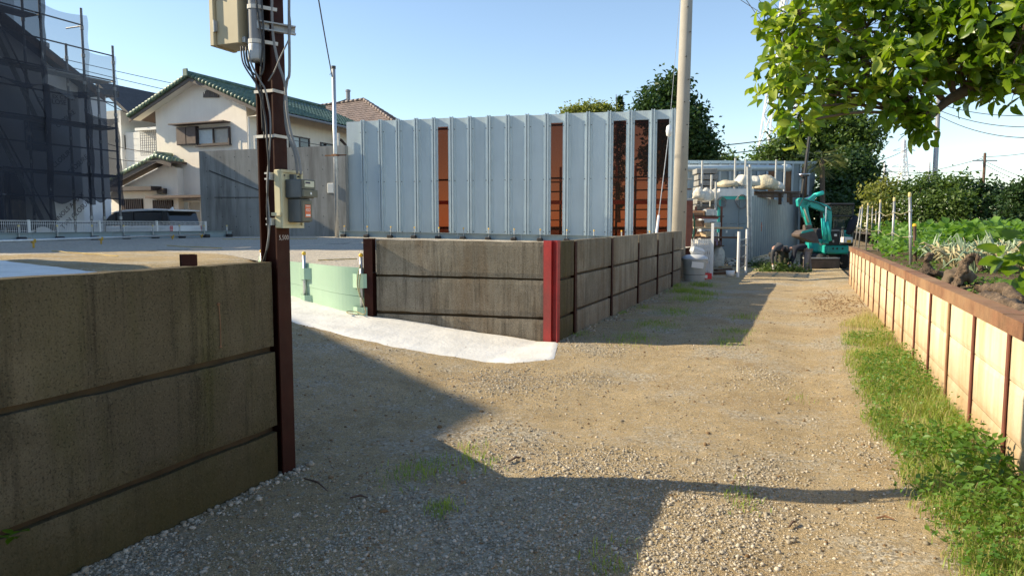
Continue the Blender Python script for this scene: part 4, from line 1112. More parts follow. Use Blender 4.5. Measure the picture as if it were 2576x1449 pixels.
# lower front wing with its own small green roof
YA = 28.2
wx0, wz0 = gy(250, 470, YA).x, gy(393, 402, YA).z
pr, pl, pe = gy(395, 397, YA), gy(290, 452, YA), gy(432, 408, YA)
sl = (pr.z - pl.z) / (pr.x - pl.x); xl = pl.x - 1.6; zl = pl.z - 1.6 * sl
wing = MB().prism([(xl + .5, YA + .6, G0), (pe.x - .3, YA + .6, G0), (pe.x - .3, YA + .6, pe.z - .25), (pr.x, YA + .6, pr.z - .28), (xl + .5, YA + .6, zl + .5 * sl - .28)], (0, YG - YA - .602, 0)).build('wing_wall', 'plaster_wall', hs)
for (ax_, az_), (bx_, bz_) in (((pr.x, pr.z), (xl, zl)), ((pr.x, pr.z), (pe.x, pe.z))):
    rf = MB().prism([(ax_, YA, az_ - .05), (bx_, YA, bz_ - .05), (bx_, YA, bz_ + .06), (ax_, YA, az_ + .06)], (0, YG - YA - .004 + (2.2 if bx_ < ax_ and False else 0), 0)).build('wing_roof', 'brown_trim', hs)
    MB().prism([(ax_, YA - .06, az_ - .26), (bx_, YA - .06, bz_ - .26), (bx_, YA - .06, bz_ + .06), (ax_, YA - .06, az_ + .06)], (0, .055, 0)).build('verge_board', 'brown_trim', rf)
    u = Vector((ax_ - bx_, 0, az_ - bz_)); ln = u.length; u.normalize(); n = max(2, round(ln / .3))
    for k in range(n):
        a = Vector((bx_, YA - .05, bz_ + .12)) + u * (ln * k / n); b = Vector((bx_, YA - .05, bz_ + .10)) + u * (ln * (k + 1.12) / n)
        MB().tube([a, b], [.13, .11], 8).build('verge_tile', 'pale_green_tile', rf, smooth=True)
    for c_ in range(3):
        for k in range(n):
            a = Vector((bx_, YA + .16 + c_ * .27, bz_ + .09)) + u * (ln * k / n); b = Vector((bx_, YA + .16 + c_ * .27, bz_ + .07)) + u * (ln * (k + 1.1) / n)
            MB().tube([a, b], [.13, .11], 6).build('roof_tile', 'pale_green_tile', rf, smooth=True)
MB().tube([V(pr.x, YA - .1, pr.z + .2), V(pr.x, YG - .05, pr.z + .2)], .13, 8).build('wing_ridge_tile', 'pale_green_tile', hs, smooth=True)
# flat porch canopy, lattice windows, lower hood and window
x0, x1, z0, z1 = rect(290, 482, 395, 469, YA + .3); MB().box2((x0, YA - .1, z0), (x1, YA + .595, z1)).build('porch_canopy', 'brown_trim', hs)
x0, x1, z0, z1 = rect(396, 488, 413, 474, YA + .4); MB().box2((x0, YA + .35, z0), (x1, YA + .598, z1)).build('wall_lamp', 'brown_trim', hs, bevel=.02)
x0, x1, z0, z1 = rect(379, 500, 514, 491, YA + .4); MB().box2((x0, YA + .05, z0), (x1 + 1, YG - .004, z1)).build('lower_hood', 'brown_shutter', hs)
def lattice(px0, py0, px1, py1, n):
    x0, x1, z0, z1 = rect(px0, py0, px1, py1, YA + .55)
    l_ = MB().box2((x0, YA + .56, z0), (x1, YA + .598, z1)).build('lattice_window', 'dark_glass', hs)
    for k in range(n): x = lerp(x0, x1, (k + .5) / n); MB().box2((x - .03, YA + .50, z0), (x + .03, YA + .555, z1)).build('slat', 'brown_shutter', l_)
lattice(308, 560, 358, 500, 11); lattice(386, 560, 434, 503, 10)
x0, x1, z0, z1 = rect(446, 565, 506, 505, YG - .1)
w_ = MB().box2((x0, YG - .12, z1 - .07), (x1, YG - .002, z1)).box2((x0, YG - .12, z0), (x0 + .08, YG - .002, z1 - .071)).box2(((x0 + x1) / 2 - .03, YG - .12, z0), ((x0 + x1) / 2 + .03, YG - .002, z1 - .071)).box2((x1 - .08, YG - .12, z0), (x1, YG - .002, z1 - .071)).build('lower_window_frame', 'soffit', hs)
MB().box2((x0 + .081, YG - .03, z0), ((x0 + x1) / 2 - .031, YG - .02, z1 - .071)).build('pane', 'curtain', w_)
MB().box2(((x0 + x1) / 2 + .031, YG - .03, z0), (x1 - .081, YG - .02, z1 - .071)).build('pane', 'curtain_beige', w_)

# ------------------------------------------------------------------ white sided house further back, between scaffold and cream house
YB = 41.0
h2 = thing('house', 'white sided house with balcony and dark roof seen past the scaffold', 'house', (-44, YB, G0))
x0, x1, z0, z1 = rect(240, 590, 352, 332, YB)
w2 = MB().box2((x0 - 3, YB, G0), (x1 + 1.6, YB + 6, z1)).build('wall', 'white_siding', h2)
for k in range(9): z = z1 - .5 - k * .5; MB().box2((x0 - 3, YB - .018, z), (x1 + 1.6, YB - .003, z + .46)).build('siding_board', 'white_siding', w2)
c_ = rect(300, 420, 312, 340, YB); MB().box2((c_[0] + .6, YB - .05, z1 - 1.3), (c_[0] + .85, YB - .02, z1 - .2)).build('slot_window', 'dark_glass', h2)
x0, x1, z0, z1 = rect(355, 392, 412, 326, YB - .6)
MB().box2((x0 - .3, YB - .8, z1), (x1 + 3, YB + 2, z1 + .2)).build('balcony_roof', 'white_siding', h2)
gr_ = MB()
for k in range(13): x = lerp(x0, x1, k / 12); gr_.bar(V(x, YB - .6, z0), V(x, YB - .6, z1), .035)
for k in range(11): z = lerp(z0, z1, k / 10); gr_.bar(V(x0, YB - .59, z), V(x1, YB - .59, z), .035)
gr_.build('balcony_grille', 'dark_pipe', h2)
MB().box2((x0 - .2, YB - .7, z0 - 1.5), (x1 + 3, YB - .02, z0 - .05)).build('balcony_front', 'white_siding', h2)
e = gy(331, 300, YB - 1.2); r_ = gy(240, 215, YB - 1.2)
MB().prism([e, r_, r_ + V(0, 0, .35), e + V(0, 0, .3)], (0, 7, 0)).build('roof', 'roof_dark', h2)
MB().box2((r_.x - 3, YB - .3, 4), (gy(312, 300, YB).x, YB + 5, gy(300, 280, YB).z)).build('upper_wall', 'white_siding', h2)
# roof-top railing of a still farther block
rt = thing('rooftop_railing', 'thin white roof terrace railing against the sky behind the white sided house', 'railing', at_d(370, 310, 62))
a, b = at_d(342, 318, 62), at_d(400, 318, 60); m = MB()
MB().box2((a.x - 1, a.y, G0), (b.x + 3, a.y + 4, a.z - .05)).build('block_wall', 'white_siding', rt)
for k in range(15): p = a.lerp(b, k / 14); m.bar(p, p + V(0, 0, 1.4 if k % 4 else 1.6), .05)
for dz in (.1, .5, .95, 1.35): m.bar(a + V(0, 0, dz), b + V(0, 0, dz), .05)
m.build('railing_bars', 'dull_zinc', rt, kind='stuff')

# ------------------------------------------------------------------ brown tiled hip roof behind the panel fence
ap = at_d(915, 253, 50); c1 = at_d(997, 313, 46); c2 = at_d(1066, 313, 53); rl = at_d(870, 260, 58); c0 = at_d(800, 313, 52)
h3 = thing('house', 'house with brown tiled hip roof showing above the panel fence', 'house', (ap.x, ap.y, G0))
ez = c1.z; c2.z = ez; c0 = V(c1.x - 9, c1.y + 1.5, ez); rl = V(ap.x - 5.5, ap.y + .9, ap.z - .1)
wl = [(c0.x + .7, c0.y + .7), (c1.x - .7, c1.y + .6), (c2.x - .7, c2.y - .5), (c2.x - 9.5, c2.y + .9)]
MB().prism([(x, y, G0) for x, y in wl], (0, 0, ez - G0 - .05)).build('wall', 'white_siding', h3)
def hip_face(q, nrow, nm):                                            # q: eave left, eave right, top right, top left
    for k in range(nrow):
        t0, t1 = k / nrow, (k + 1.15) / nrow
        t1 = min(t1, 1)
        a, b = q[0].lerp(q[3], t0), q[1].lerp(q[2], t0); d_, c_ = q[0].lerp(q[3], t1), q[1].lerp(q[2], t1)
        n = max(1, int((b - a).length / .32)); m = MB(); ud = ((d_ + c_) / 2 - (a + b) / 2).normalized(); al = (b - a).normalized(); nz = al.cross(ud)
        if nz.z < 0: nz = -nz
        for i in range(n):
            p0, p1 = a.lerp(b, i / n), a.lerp(b, (i + .94) / n); p3, p2 = d_.lerp(c_, i / n), d_.lerp(c_, (i + .94) / n)
            m.prism([p0 + nz * .07, p1 + nz * .05, p2 + nz * .012, p3 + nz * .03], -nz * .012)
        m.build(nm, 'brown_tile', h3, kind='stuff')
    MB().poly([q[0], q[1], q[2], q[3]]).build('roof_deck', 'roof_dark', h3)
hip_face([c0, c1, ap, rl], 13, 'tile_row'); hip_face([c1, c2, ap, ap + V(.01, .01, 0)], 13, 'tile_row')
for a, b in ((c1, ap), (c2, ap), (ap, rl)):
    n = max(3, int((b - a).length / .4))
    for k in range(n):
        p = a.lerp(b, k / n) + V(0, 0, .08); q_ = a.lerp(b, (k + 1.1) / n) + V(0, 0, .07); MB().tube([p, q_], [.11, .09], 6).build('hip_tile', 'brown_tile', h3, smooth=True)
MB().bar(c0 + V(0, 0, -.08), c1 + V(0, 0, -.08), .12, .16).bar(c1 + V(.003, 0, -.085), c2 + V(0, 0, -.08), .12, .16).build('eave_board', 'brown_trim', h3)
tag(MB().lathe([(.16, -.2), (.16, .9), (.20, .92), (.20, 1.05), (.05, 1.1)], at_d(876, 262, 56), 10).build('flue', 'gutter_grey'), 'stub flue standing on the brown tiled roof', 'flue', None, 'thing')

# ------------------------------------------------------------------ house out of the frame on the left: only its shadow reaches the ramp
h4 = thing('house', 'hip roofed house across the lot whose shadow falls over the ramp', 'house', (-20, -1.5, G0))
RE = V(-2.49, 5.5, .08) - V(-SUN.x, -SUN.y, -SUN.z) * ((9.4 - .08) / SUN.z); RE = V(RE.x, RE.y, 9.4)
EC = V(-8.2, 7.9, 1.0) + SUN * ((6.0 - 1.0) / SUN.z)
ex, ey = max(EC.x, RE.x + 1.2), EC.y
MB().box2((RE.x - 5, -10, 0), (ex - .5, ey - .5, 5.95)).build('wall', 'white_siding', h4)
wr = RE.x - (ex - RE.x)
pts = [V(ex, ey, 6), V(wr, ey, 6), V(wr, -10.5, 6), V(ex, -10.5, 6), RE, V(RE.x, -8, 9.4)]
MB().add(pts, [(0, 4, 1), (1, 4, 5, 2), (2, 5, 3), (3, 5, 4, 0), (0, 1, 2, 3)]).build('roof', 'brown_tile', h4)

# ------------------------------------------------------------------ van
vx0, vx1, vy0, vy1, vz = -31.3, -25.75, 23.55, 25.42, G0 + .05
vn = thing('van', 'white minivan with dark windows parked behind the mesh fence', 'van', ((vx0 + vx1) / 2, (vy0 + vy1) / 2, vz))
def vprism(prof, y0, y1, inset=0.0): return MB().prism([(x, y0, z) for x, z in prof], (0, y1 - y0, 0))
lower = [(vx0, vz + .35), (vx1, vz + .32), (vx1 + .03, vz + .8), (vx1 - .02, vz + 1.12), (vx0 + 1.15, vz + 1.08), (vx0 + .25, vz + .95), (vx0, vz + .75)]
vprism(lower, vy0, vy1).build('body', 'van_white', vn, bevel=.06, smooth=False)
up = [(vx0 + 1.12, vz + 1.09), (vx1 - .04, vz + 1.125), (vx1 - .26, vz + 1.74), (vx0 + 2.2, vz + 1.74), (vx0 + 1.7, vz + 1.58)]
vprism(up, vy0 + .09, vy1 - .09).build('cabin_glass', 'dark_glass', vn, bevel=.05)
rfp = [(vx0 + 1.75, vz + 1.64), (vx0 + 2.2, vz + 1.76), (vx0 + 2.9, vz + 1.83), (vx1 - .9, vz + 1.86), (vx1 - .12, vz + 1.80), (vx1 - .12, vz + 1.75), (vx1 - 1, vz + 1.765), (vx0 + 2.25, vz + 1.71)]
vprism(rfp, vy0 + .05, vy1 - .05).build('roof', 'van_white', vn, bevel=.02)
for xa in (vx0 + 2.05, vx0 + 3.15):
    MB().prism([(xa, vy0 + .05, vz + 1.09), (xa + .09, vy0 + .05, vz + 1.09), (xa + .14, vy0 + .07, vz + 1.72), (xa + .05, vy0 + .07, vz + 1.72)], (0, .04, 0)).build('pillar', 'black_plastic', vn)
MB().prism([(vx1 - .42, vy0 + .04, vz + 1.11), (vx1 - .06, vy0 + .04, vz + 1.12), (vx1 - .28, vy0 + .07, vz + 1.74), (vx1 - .5, vy0 + .07, vz + 1.74)], (0, .05, 0)).build('rear_pillar', 'black_plastic', vn)
MB().box2((vx1 - .18, vy0 + .2, vz + 1.74), (vx1 + .06, vy1 - .2, vz + 1.80)).build('spoiler', 'van_white', vn, bevel=.02)
for y in (vy0 + .06, vy1 - .06): MB().box2((vx1 - .03, y - .07, vz + .75), (vx1 + .05, y + .07, vz + 1.1)).build('tail_lamp', 'red_crate', vn, bevel=.02)
MB().prism([(vx1 - 1.0, (vy0 + vy1) / 2 - .02, vz + 1.85), (vx1 - .78, (vy0 + vy1) / 2 - .02, vz + 1.85), (vx1 - .80, (vy0 + vy1) / 2 - .02, vz + 1.95)], (0, .04, 0)).build('antenna_fin', 'van_white', vn)
for x in (vx0 + .95, vx1 - .85):
    for y in (vy0 + .1, vy1 - .1):
        wh = MB().tube([V(x, y - .1, vz + .33), V(x, y + .1, vz + .33)], .33, 20).build('wheel', 'black_rubber', vn)
        MB().tube([V(x, y - .108, vz + .33), V(x, y + .108, vz + .33)], .2, 12).build('rim', 'chrome', wh)
for y in (vy0 - .12, vy1 + .12): MB().box((vx0 + 1.5, y, vz + 1.15), (.12, .2, .18)).build('mirror', 'van_white', vn, bevel=.03)
# ------------------------------------------------------------------ house under construction, wrapped, with scaffold and netting
XB = -26.6; XSC = -25.0
ye = at_x(214, 580, XB).y
bz = lambda py, px, x=XB: at_x(px, py, x).z
z_a, z_b = at_x(0, 58, XB), at_x(216, 226, XB)
sl = (z_b.z - z_a.z) / (z_b.y - z_a.y); yrid = 12.5; zrid = z_a.z + sl * (yrid - z_a.y); zev = z_a.z + sl * (ye - z_a.y)
nb = thing('house_under_construction', 'unfinished house in printed white wrap standing inside the dark netted scaffold', 'house', (XB - 4, 13, G0))
MB().prism([(XB, ye, G0), (XB, ye, zev - .15), (XB, yrid, zrid - .15), (XB, 2 * yrid - ye, zev - .15), (XB, 2 * yrid - ye, G0)], (-7.5, 0, 0)).build('wrapped_wall', 'wrap_white', nb)
for sg in (1, -1):
    yo = yrid + sg * (ye - yrid + .75); zo = zrid + sl * (ye - yrid + .75)
    rf = MB().prism([(XB + .5, yrid, zrid), (XB + .5, yo, zo), (XB + .5, yo, zo + .16), (XB + .5, yrid, zrid + .16)], (-8.5, 0, 0)).build('roof', 'roof_dark', nb)
    MB().prism([(XB + .53, yrid, zrid - .2), (XB + .53, yo, zo - .2), (XB + .53, yo, zo + .02), (XB + .53, yrid, zrid + .02)], (-.028, 0, 0)).build('verge_board', 'wood_dark', rf)
MB().prism([(XB - 3.6, ye + .01, G0), (XB - 8.5, ye + .01, G0), (XB - 8.5, ye + .01, 7.6), (XB - 3.6, ye + .01, 7.6)], (0, 4.1, 0)).build('added_shade_block', 'wrap_white', nb)  # unseen block, added to cast the sloping shadow on the tall concrete wall
MB().box2((XB - 9.0, ye - .4, 7.61), (XB - 3.2, ye + 4.5, 7.85)).build('added_shade_block_top', 'roof_dark', nb)  # flat top of the added shadow-casting block
def wp(px, py): p = at_x(px, py, XB); return p
for px, py, s, body, ang in ((172, 524, .25, 'INNOLS A MAX', 42), (193, 536, .27, 'TVN CLOSURE', 42), (130, 256, .26, 'EX CLOSE', 3), (160, 247, .2, 'EX C MAX', 3), (18, 160, .26, 'EX C MAX', 3), (157, 398, .26, 'CLOSURE', 42), (196, 415, .26, 'CLOSURE', 42), (165, 300, .24, 'CLOSURE', 42)):
    p = wp(px, py)
    text_mesh(body, s, 'print_dark', nb, Matrix.Translation((XB + .012, p.y, p.z)) @ Matrix.Rotation(R(90), 4, 'Z') @ Matrix.Rotation(R(90), 4, 'X') @ Matrix.Rotation(R(ang), 4, 'Z'), 'printed_lettering', .001)
wy, wz = wp(60, 300), wp(95, 380)
MB().box2((XB + .002, wy.y, wz.z), (XB + .04, wz.y + .4, wy.z)).build('window_opening', 'dark_glass', nb)
MB().box2((XB + .002, wp(10, 470).y, G0 + .3), (XB + .04, wp(60, 470).y, wp(30, 420).z)).build('door_opening', 'dark_glass', nb)
p = wp(123, 150); tag(MB().lathe([(.16, 0), (.16, .75), (.2, .8), (.2, .95), (.06, 1.0)], (XB - .8, p.y + .4, zrid + sl * (p.y + .4 - yrid) + .1), 10).build('vent_stack', 'gutter_grey'), 'stubby vent stack on the roof inside the scaffold', 'vent', None, 'thing')

sc = thing('scaffold', 'dark pipe scaffold with torn black netting round the unfinished house', 'scaffold', (XSC, 17, G0))
py_ = [at_x(px, 560, XSC).y for px in (130, 231, 304)]
st_ = py_[0] - 1.75
ypos = [st_ - 3.5, st_ - 1.75, st_] + py_
tops = [11.6, 11.6, 11.6, 11.6, at_x(193, 18, XSC).z, at_x(283, 116, XSC).z]
XI = XSC - .9
for i, y in enumerate(ypos):
    for x, tt in ((XSC, 0), (XI, -.5)):
        if x == XI and i in (4, 5): tt = -1.2
        po = MB().tube([V(x, y, G0), V(x, y, tops[i] + tt)], .045, 8).build('post', 'dark_pipe' if (i != 3 or x == XI) else 'dull_zinc', sc)
        m = MB()
        for z in np.arange(G0 + .4, tops[i] + tt - .2, 1.0): m.tube([V(x, y, z), V(x, y, z + .12)], .062, 8)
        m.build('coupler', 'dull_zinc', po)
lev = [1.7, 3.55, 5.4, 7.2, 9.0, 10.6]
for i in range(len(ypos) - 1):
    tmin = min(tops[i], tops[i + 1])
    for z in lev:
        if z > tmin: continue
        for dz in (0, .95):
            if z + dz < tmin + .05: MB().tube([V(XSC + .05, ypos[i], z + dz), V(XSC + .05, ypos[i + 1], z + dz)], .028, 6).build('rail', 'dark_pipe', sc)
        if z > 2 and z < tmin - .8: MB().box2((XI + .08, ypos[i] + .05, z - .06), (XSC - .1, ypos[i + 1] - .05, z - .01)).build('platform_board', 'dull_zinc', sc)
    if i in (1, 2):
        for z in (1.7, 5.4): MB().tube([V(XSC + .09, ypos[i], z + 3.4), V(XSC + .09, ypos[i + 1], z)], .028, 6).build('diagonal_brace', 'dark_pipe', sc)
for y, t_ in zip(ypos, tops):
    for z in lev:
        if z < t_ - .3: MB().tube([V(XI, y + .05, z), V(XSC, y + .05, z)], .028, 6).build('transom', 'dull_zinc', sc)
# stair flight inside the first visible bay
for z in (1.8, 5.4):
    m = MB(); a, b = V(XSC - .35, ypos[2] + .1, z + 3.4), V(XSC - .35, ypos[3] - .1, z)
    MB().bar(a, b, .06, .14).build('stair_stringer', 'dull_zinc', sc)
def net(y0, y1, z0, z1, mat_, sag=.12, curl=0.0, x=None):
    xx = (XSC + .11) if x is None else x
    def fn(u, w):
        y = lerp(y0, y1, u); zb = z0 + curl * math.sin(u * math.pi * .5) ** 2 + .12 * math.sin(u * 9 + z0)
        z = lerp(zb, z1 - sag * math.sin(u * math.pi), w)
        return (xx + .05 * math.sin(u * 7 + w * 3 + y0) + .035 * math.sin(w * 17 + u * 5 + z0) + .05 * math.sin(u * math.pi), y, z)
    return MB().grid(fn, 16, 22).build('net', mat_, sc, smooth=True)
net(ypos[0], ypos[1], 1.4, 11, 'scaffold_net'); net(ypos[1], ypos[2], 1.4, 10.6, 'scaffold_net'); net(ypos[2] - .1, ypos[3] + .12, 1.45, 6.6, 'scaffold_net'); net(ypos[2] - .1, ypos[3] + .1, 6.4, 9.6, 'scaffold_net')
net(ypos[3] - .12, ypos[4] + .12, 2.5, 6.6, 'scaffold_net'); net(ypos[3] - .12, ypos[4] + .12, 6.3, at_x(193, 36, XSC).z, 'scaffold_net_grey')
net(ypos[4] - .05, ypos[5] + .05, 2.6, 5.8, 'scaffold_net', curl=-.1); net(ypos[4] - .05, ypos[5] + .05, 5.5, at_x(282, 142, XSC).z, 'scaffold_net_grey')
net(ypos[2] - .6, ypos[3] - .2, 8.5, 11, 'scaffold_net_grey', x=XI - .1)
# ------------------------------------------------------------------ concrete utility pole with stay wire
PB = at_z(1703, 702); PD = -PB.x * math.sin(YAW) + PB.y * math.cos(YAW)
PT = at_d(1729, -40, PD); dirp = (PT - PB).normalized(); PTOP = PB + dirp * 11.5
up_ = thing('utility_pole', 'thick pale concrete utility pole at the far end of the panel wall', 'pole', PB)
MB().tube([PB - V(0, 0, .3), PB + dirp * 5, PTOP], [.222, .19, .15], 24).build('shaft', 'pole_concrete', up_, smooth=True)
for i, s in enumerate((1.35, 2.0, 2.6, 3.25, 3.9, 4.55, 5.2, 5.85, 6.5, 7.2, 7.9)):
    p = PB + dirp * s; a = R(-70 + 30 * (i % 2)); q = p + V(math.cos(a), math.sin(a), 0) * .19
    MB().tube([q - V(math.cos(a), math.sin(a), 0) * .02, q + V(math.cos(a), math.sin(a), 0) * .035], .018, 6).build('step_socket', 'bolt_dark', up_)
gw = thing('stay_wire', 'steel stay wire with white guard tube slanting down beside the utility pole', 'stay wire', at_z(1636, 742))
g0 = at_z(1636, 742); gD = -g0.x * math.sin(YAW) + g0.y * math.cos(YAW)
g1 = at_d(1642, 661, lerp(gD, PD, .12)); g2 = at_d(1657, 543, lerp(gD, PD, .30)); g3 = at_d(1683, 330, lerp(gD, PD, .62)); g4 = at_d(1711, 0, lerp(gD, PD, .96))
MB().tube([g0 - V(0, 0, .1), g1 - (g1 - g0) * .08], .062, 10).build('lower_guard', 'cream_board', gw, smooth=True)
MB().tube([g1 - (g1 - g0) * .10, g1 + (g2 - g1) * .06], [.066, .04], 10).build('collar', 'black_rubber', gw)
MB().tube([g1, g2], .032, 8).build('upper_guard', 'white_paint', gw, smooth=True)
MB().tube([g2, g3], .011, 6).build('lower_strand', 'dull_zinc', gw)
MB().lathe([(.02, -.16), (.07, -.12), (.085, 0), (.07, .12), (.02, .16)], g3, 10).build('insulator', 'insulator', gw, smooth=True)
MB().tube([g3, g4, g4 + (g4 - g3) * .3], .007, 5).build('upper_strand', 'dull_zinc', gw)

# ------------------------------------------------------------------ rain tank, crate, folding gate by the pole
tb = at_z(1746, 708); 
tk = thing('water_tank', 'grey plastic tank with lid, paper notice and black cord beside the utility pole', 'tank', tb)
MB().lathe([(.27, 0), (.29, .02), (.335, .56), (.36, .60), (.36, .64), (.33, .64)], tb, 24).build('drum', 'tank_grey', tk, smooth=True)
MB().lathe([(.37, .62), (.38, .65), (.36, .70), (.25, .76), (.10, .78), (.01, .78)], tb, 24).build('lid', 'tank_lid', tk, smooth=True)
MB().box((tb.x + .05, tb.y + .15, tb.z + .86), (.42, .22, .24), YAW, Matrix.Rotation(YAW, 3, 'Z') @ Matrix.Rotation(R(18), 3, 'Y')).build('second_lid', 'tank_lid', tk, bevel=.07)
MB().lathe([(.300, .20), (.306, .20), (.306, .222), (.300, .222)], tb, 24, False).build('cord', 'cable_black', tk)
c = tb + V(math.sin(YAW), -math.cos(YAW), 0) * .352 + V(0, 0, .49)
MB().box(c, (.34, .015, .17), YAW, Matrix.Rotation(YAW, 3, 'Z') @ Matrix.Rotation(R(7), 3, 'Y')).build('notice', 'print_white', tk)
cb = at_z(1771, 703)
ct = thing('crate', 'small red plastic crate on the ground beside the grey tank', 'crate', cb)
mq = Matrix.Rotation(YAW, 3, 'Z')
def cbox(m, base, x0, x1, y0, y1, z0, z1):
    return m.box(base + mq @ V((x0 + x1) / 2, (y0 + y1) / 2, 0) + V(0, 0, (z0 + z1) / 2), (x1 - x0, y1 - y0, z1 - z0), YAW)
m = MB(); cbox(m, cb, -.19, .19, -.14, -.12, .0, .19); cbox(m, cb, -.19, .19, .12, .14, 0, .19); m.build('long_side', 'red_crate', ct)
m = MB(); cbox(m, cb, -.19, -.17, -.118, .118, 0, .19); cbox(m, cb, .17, .19, -.118, .118, 0, .19); m.build('short_side', 'red_crate', ct)
m = MB(); cbox(m, cb, -.17, .17, -.12, .12, 0, .02); m.build('base', 'red_crate', ct)
m = MB(); cbox(m, cb, -.06, .06, -.147, -.141, .05, .14); m.build('emblem', 'print_white', ct)
# folding gate
ga, gb_ = at_z(1737, 690), at_z(1788, 692)
ga = at_d(1738, 688, 22.4); gb_ = at_d(1790, 690, 22.4); ga.z = gb_.z = 0
fg = thing('folding_gate', 'white folding lattice gate pulled half shut beside the utility pole', 'gate', ga)
for k in range(13):
    p = ga.lerp(gb_, k / 12); MB().bar(V(p.x, p.y, .08), V(p.x, p.y, 1.18), .026, .03).build('upright', 'white_paint', fg)
for lv in (.12, .42, .72):
    m = MB()
    for k in range(12):
        p, q = ga.lerp(gb_, k / 12) + V(0, -.02, 0), ga.lerp(gb_, (k + 1) / 12) + V(0, -.02, 0)
        m.bar(V(p.x, p.y, lv), V(q.x, q.y, lv + .36), .02, .012); m.bar(V(p.x, p.y - .014, lv + .36), V(q.x, q.y - .014, lv), .02, .012)
    m.build('lattice_row', 'white_paint', fg)
MB().bar(V(gb_.x, gb_.y, 0), V(gb_.x, gb_.y, 1.68), .08, .08).build('gate_post', 'white_paint', fg)
# brown H post with a hose hung on it
hp = at_d(1731, 640, 23.2); hp.z = 0
bp = thing('steel_post', 'brown steel H post beside the utility pole with green hose hung behind it', 'post', hp)
m = MB(); h_beam(m, hp, -.1, at_d(1738, 505, 23.2).z, V(-math.sin(YAW), math.cos(YAW), 0), .2, .2); m.build('h_section', 'rust_red_steel', bp)
cc = hp + mq @ V(-.02, .16, 1.55); pts = []
for k in range(3 * 18):
    a = k / 18 * 6.283; pts.append(cc + mq @ V(.26 * math.cos(a), .012 * k / 10, .62 * math.sin(a)))
tag(MB().tube(pts, .022, 6).build('hose', 'green_hose', None, smooth=True), 'coiled green hose hung behind the brown steel post', 'hose', None, 'thing')

# ------------------------------------------------------------------ storage shed: grey doors, teal frame, long corrugated side
SD = 29.4
def sp(px, py, dep=SD): return at_d(px, py, dep)
shd = thing('storage_shed', 'grey metal storage shed with double doors, teal frame and long corrugated side', 'shed', V(sp(1850, 650).x, sp(1850, 650).y, 0))
z0s, z1s = sp(1850, 650).z, sp(1850, 494).z
A_, B_ = sp(1808, 600), sp(1890, 600); Cc = at_d(2031, 560, 48)
A_.z = B_.z = Cc.z = 0
fwd = V(-math.sin(YAW), math.cos(YAW), 0)
def wallq(a, b, za, zb, th, nm, mt_, parent, lift=0.0):
    d = (b - a).normalized(); n = V(d.y, -d.x, 0); a = a + n * lift; b = b + n * lift
    return MB().prism([(a.x, a.y, za), (b.x, b.y, za), (b.x, b.y, zb), (a.x, a.y, zb)], -n * th).build(nm, mt_, parent)
mid = A_.lerp(B_, .60)
for a, b, nm in ((A_.lerp(B_, .08), mid - (B_ - A_) * .006, 'door'), (mid + (B_ - A_) * .006, B_.lerp(A_, .10), 'door')):
    zs = lerp(z0s, z1s, .56)
    for q0, q1 in ((z0s, zs - .008), (zs + .008, z1s - .14)):
        dr = wallq(a, b, q0, q1, .05, nm, 'shed_grey', shd)
    if a is not None and b.x < B_.x - .3:
        p = a.lerp(b, .86); MB().box(V(p.x, p.y, z0s + .95) - fwd * .03, (.10, .06, .16), YAW).build('handle', 'dull_zinc', shd)
        p = a.lerp(b, .3); MB().box(V(p.x, p.y, z0s + 1.1) - fwd * .012, (.07, .01, .1), YAW).build('notice', 'print_white', shd)
wallq(A_, A_.lerp(B_, .075), z0s, z1s, .05, 'jamb', 'shed_grey', shd); wallq(B_.lerp(A_, .095), B_, z0s, z1s, .05, 'jamb', 'shed_grey', shd)
wallq(A_ - (B_ - A_) * .05, B_.lerp(A_, .1), z1s - .13, z1s, .05, 'frame_head', 'teal_paint', shd, .04)
wallq(A_ - (B_ - A_) * .05, A_.lerp(B_, .03), lerp(z0s, z1s, .42), z1s - .135, .05, 'frame_side', 'teal_paint', shd, .04)
wallq(A_, B_, 0, z0s - .01, .2, 'plinth', 'joint_earth', shd)
wallq(A_ - (B_ - A_) * .02, B_ + (B_ - A_) * .02, z1s + .003, z1s + .30, .9, 'fascia', 'white_paint', shd, .08)
MB().prism([V(A_.x, A_.y, z1s), V(B_.x, B_.y, z1s), V(Cc.x, Cc.y, z1s), V(Cc.x - 2, Cc.y, z1s)], (0, 0, .06)).build('roof', 'sheet_grey', shd)
d_ = (Cc - B_); Ls = d_.length; d_.normalize(); ns_ = V(d_.y, -d_.x, 0)
nsh = 18; zsb = .28
for k in range(nsh):                                                  # one folded sheet after another
    m = MB(); a = B_ + d_ * (Ls * k / nsh); w = Ls / nsh; n = 8; prof = []
    for i in range(n + 1):
        off = .03 if (i % 4) in (1, 2) else -.03
        p = a + d_ * (w * i / n) + ns_ * off; prof.append(p)
    zt_ = z1s + .02 - .01 * (k % 2)
    for i in range(n):
        p, q = prof[i], prof[i + 1]; m.add([(p.x, p.y, zsb), (q.x, q.y, zsb), (q.x, q.y, zt_), (p.x, p.y, zt_)], [(0, 1, 2, 3)])
    m.build('corrugated_sheet', 'sheet_grey', shd)
MB().prism([B_ - ns_ * .1, Cc - ns_ * .1, Cc - ns_ * .25, B_ - ns_ * .25], (0, 0, zsb)).build('base_course', 'pale_concrete', shd)
k_ = B_ + d_ * 2.2 + ns_ * .04
MB().bar(V(k_.x, k_.y, 1.35), V(k_.x, k_.y, 1.75), .02, .03).bar(V(k_.x, k_.y, 1.55) - d_ * .12, V(k_.x, k_.y, 1.6) + d_ * .12, .02, .03).build('paint_mark', 'sticker_orange', shd)
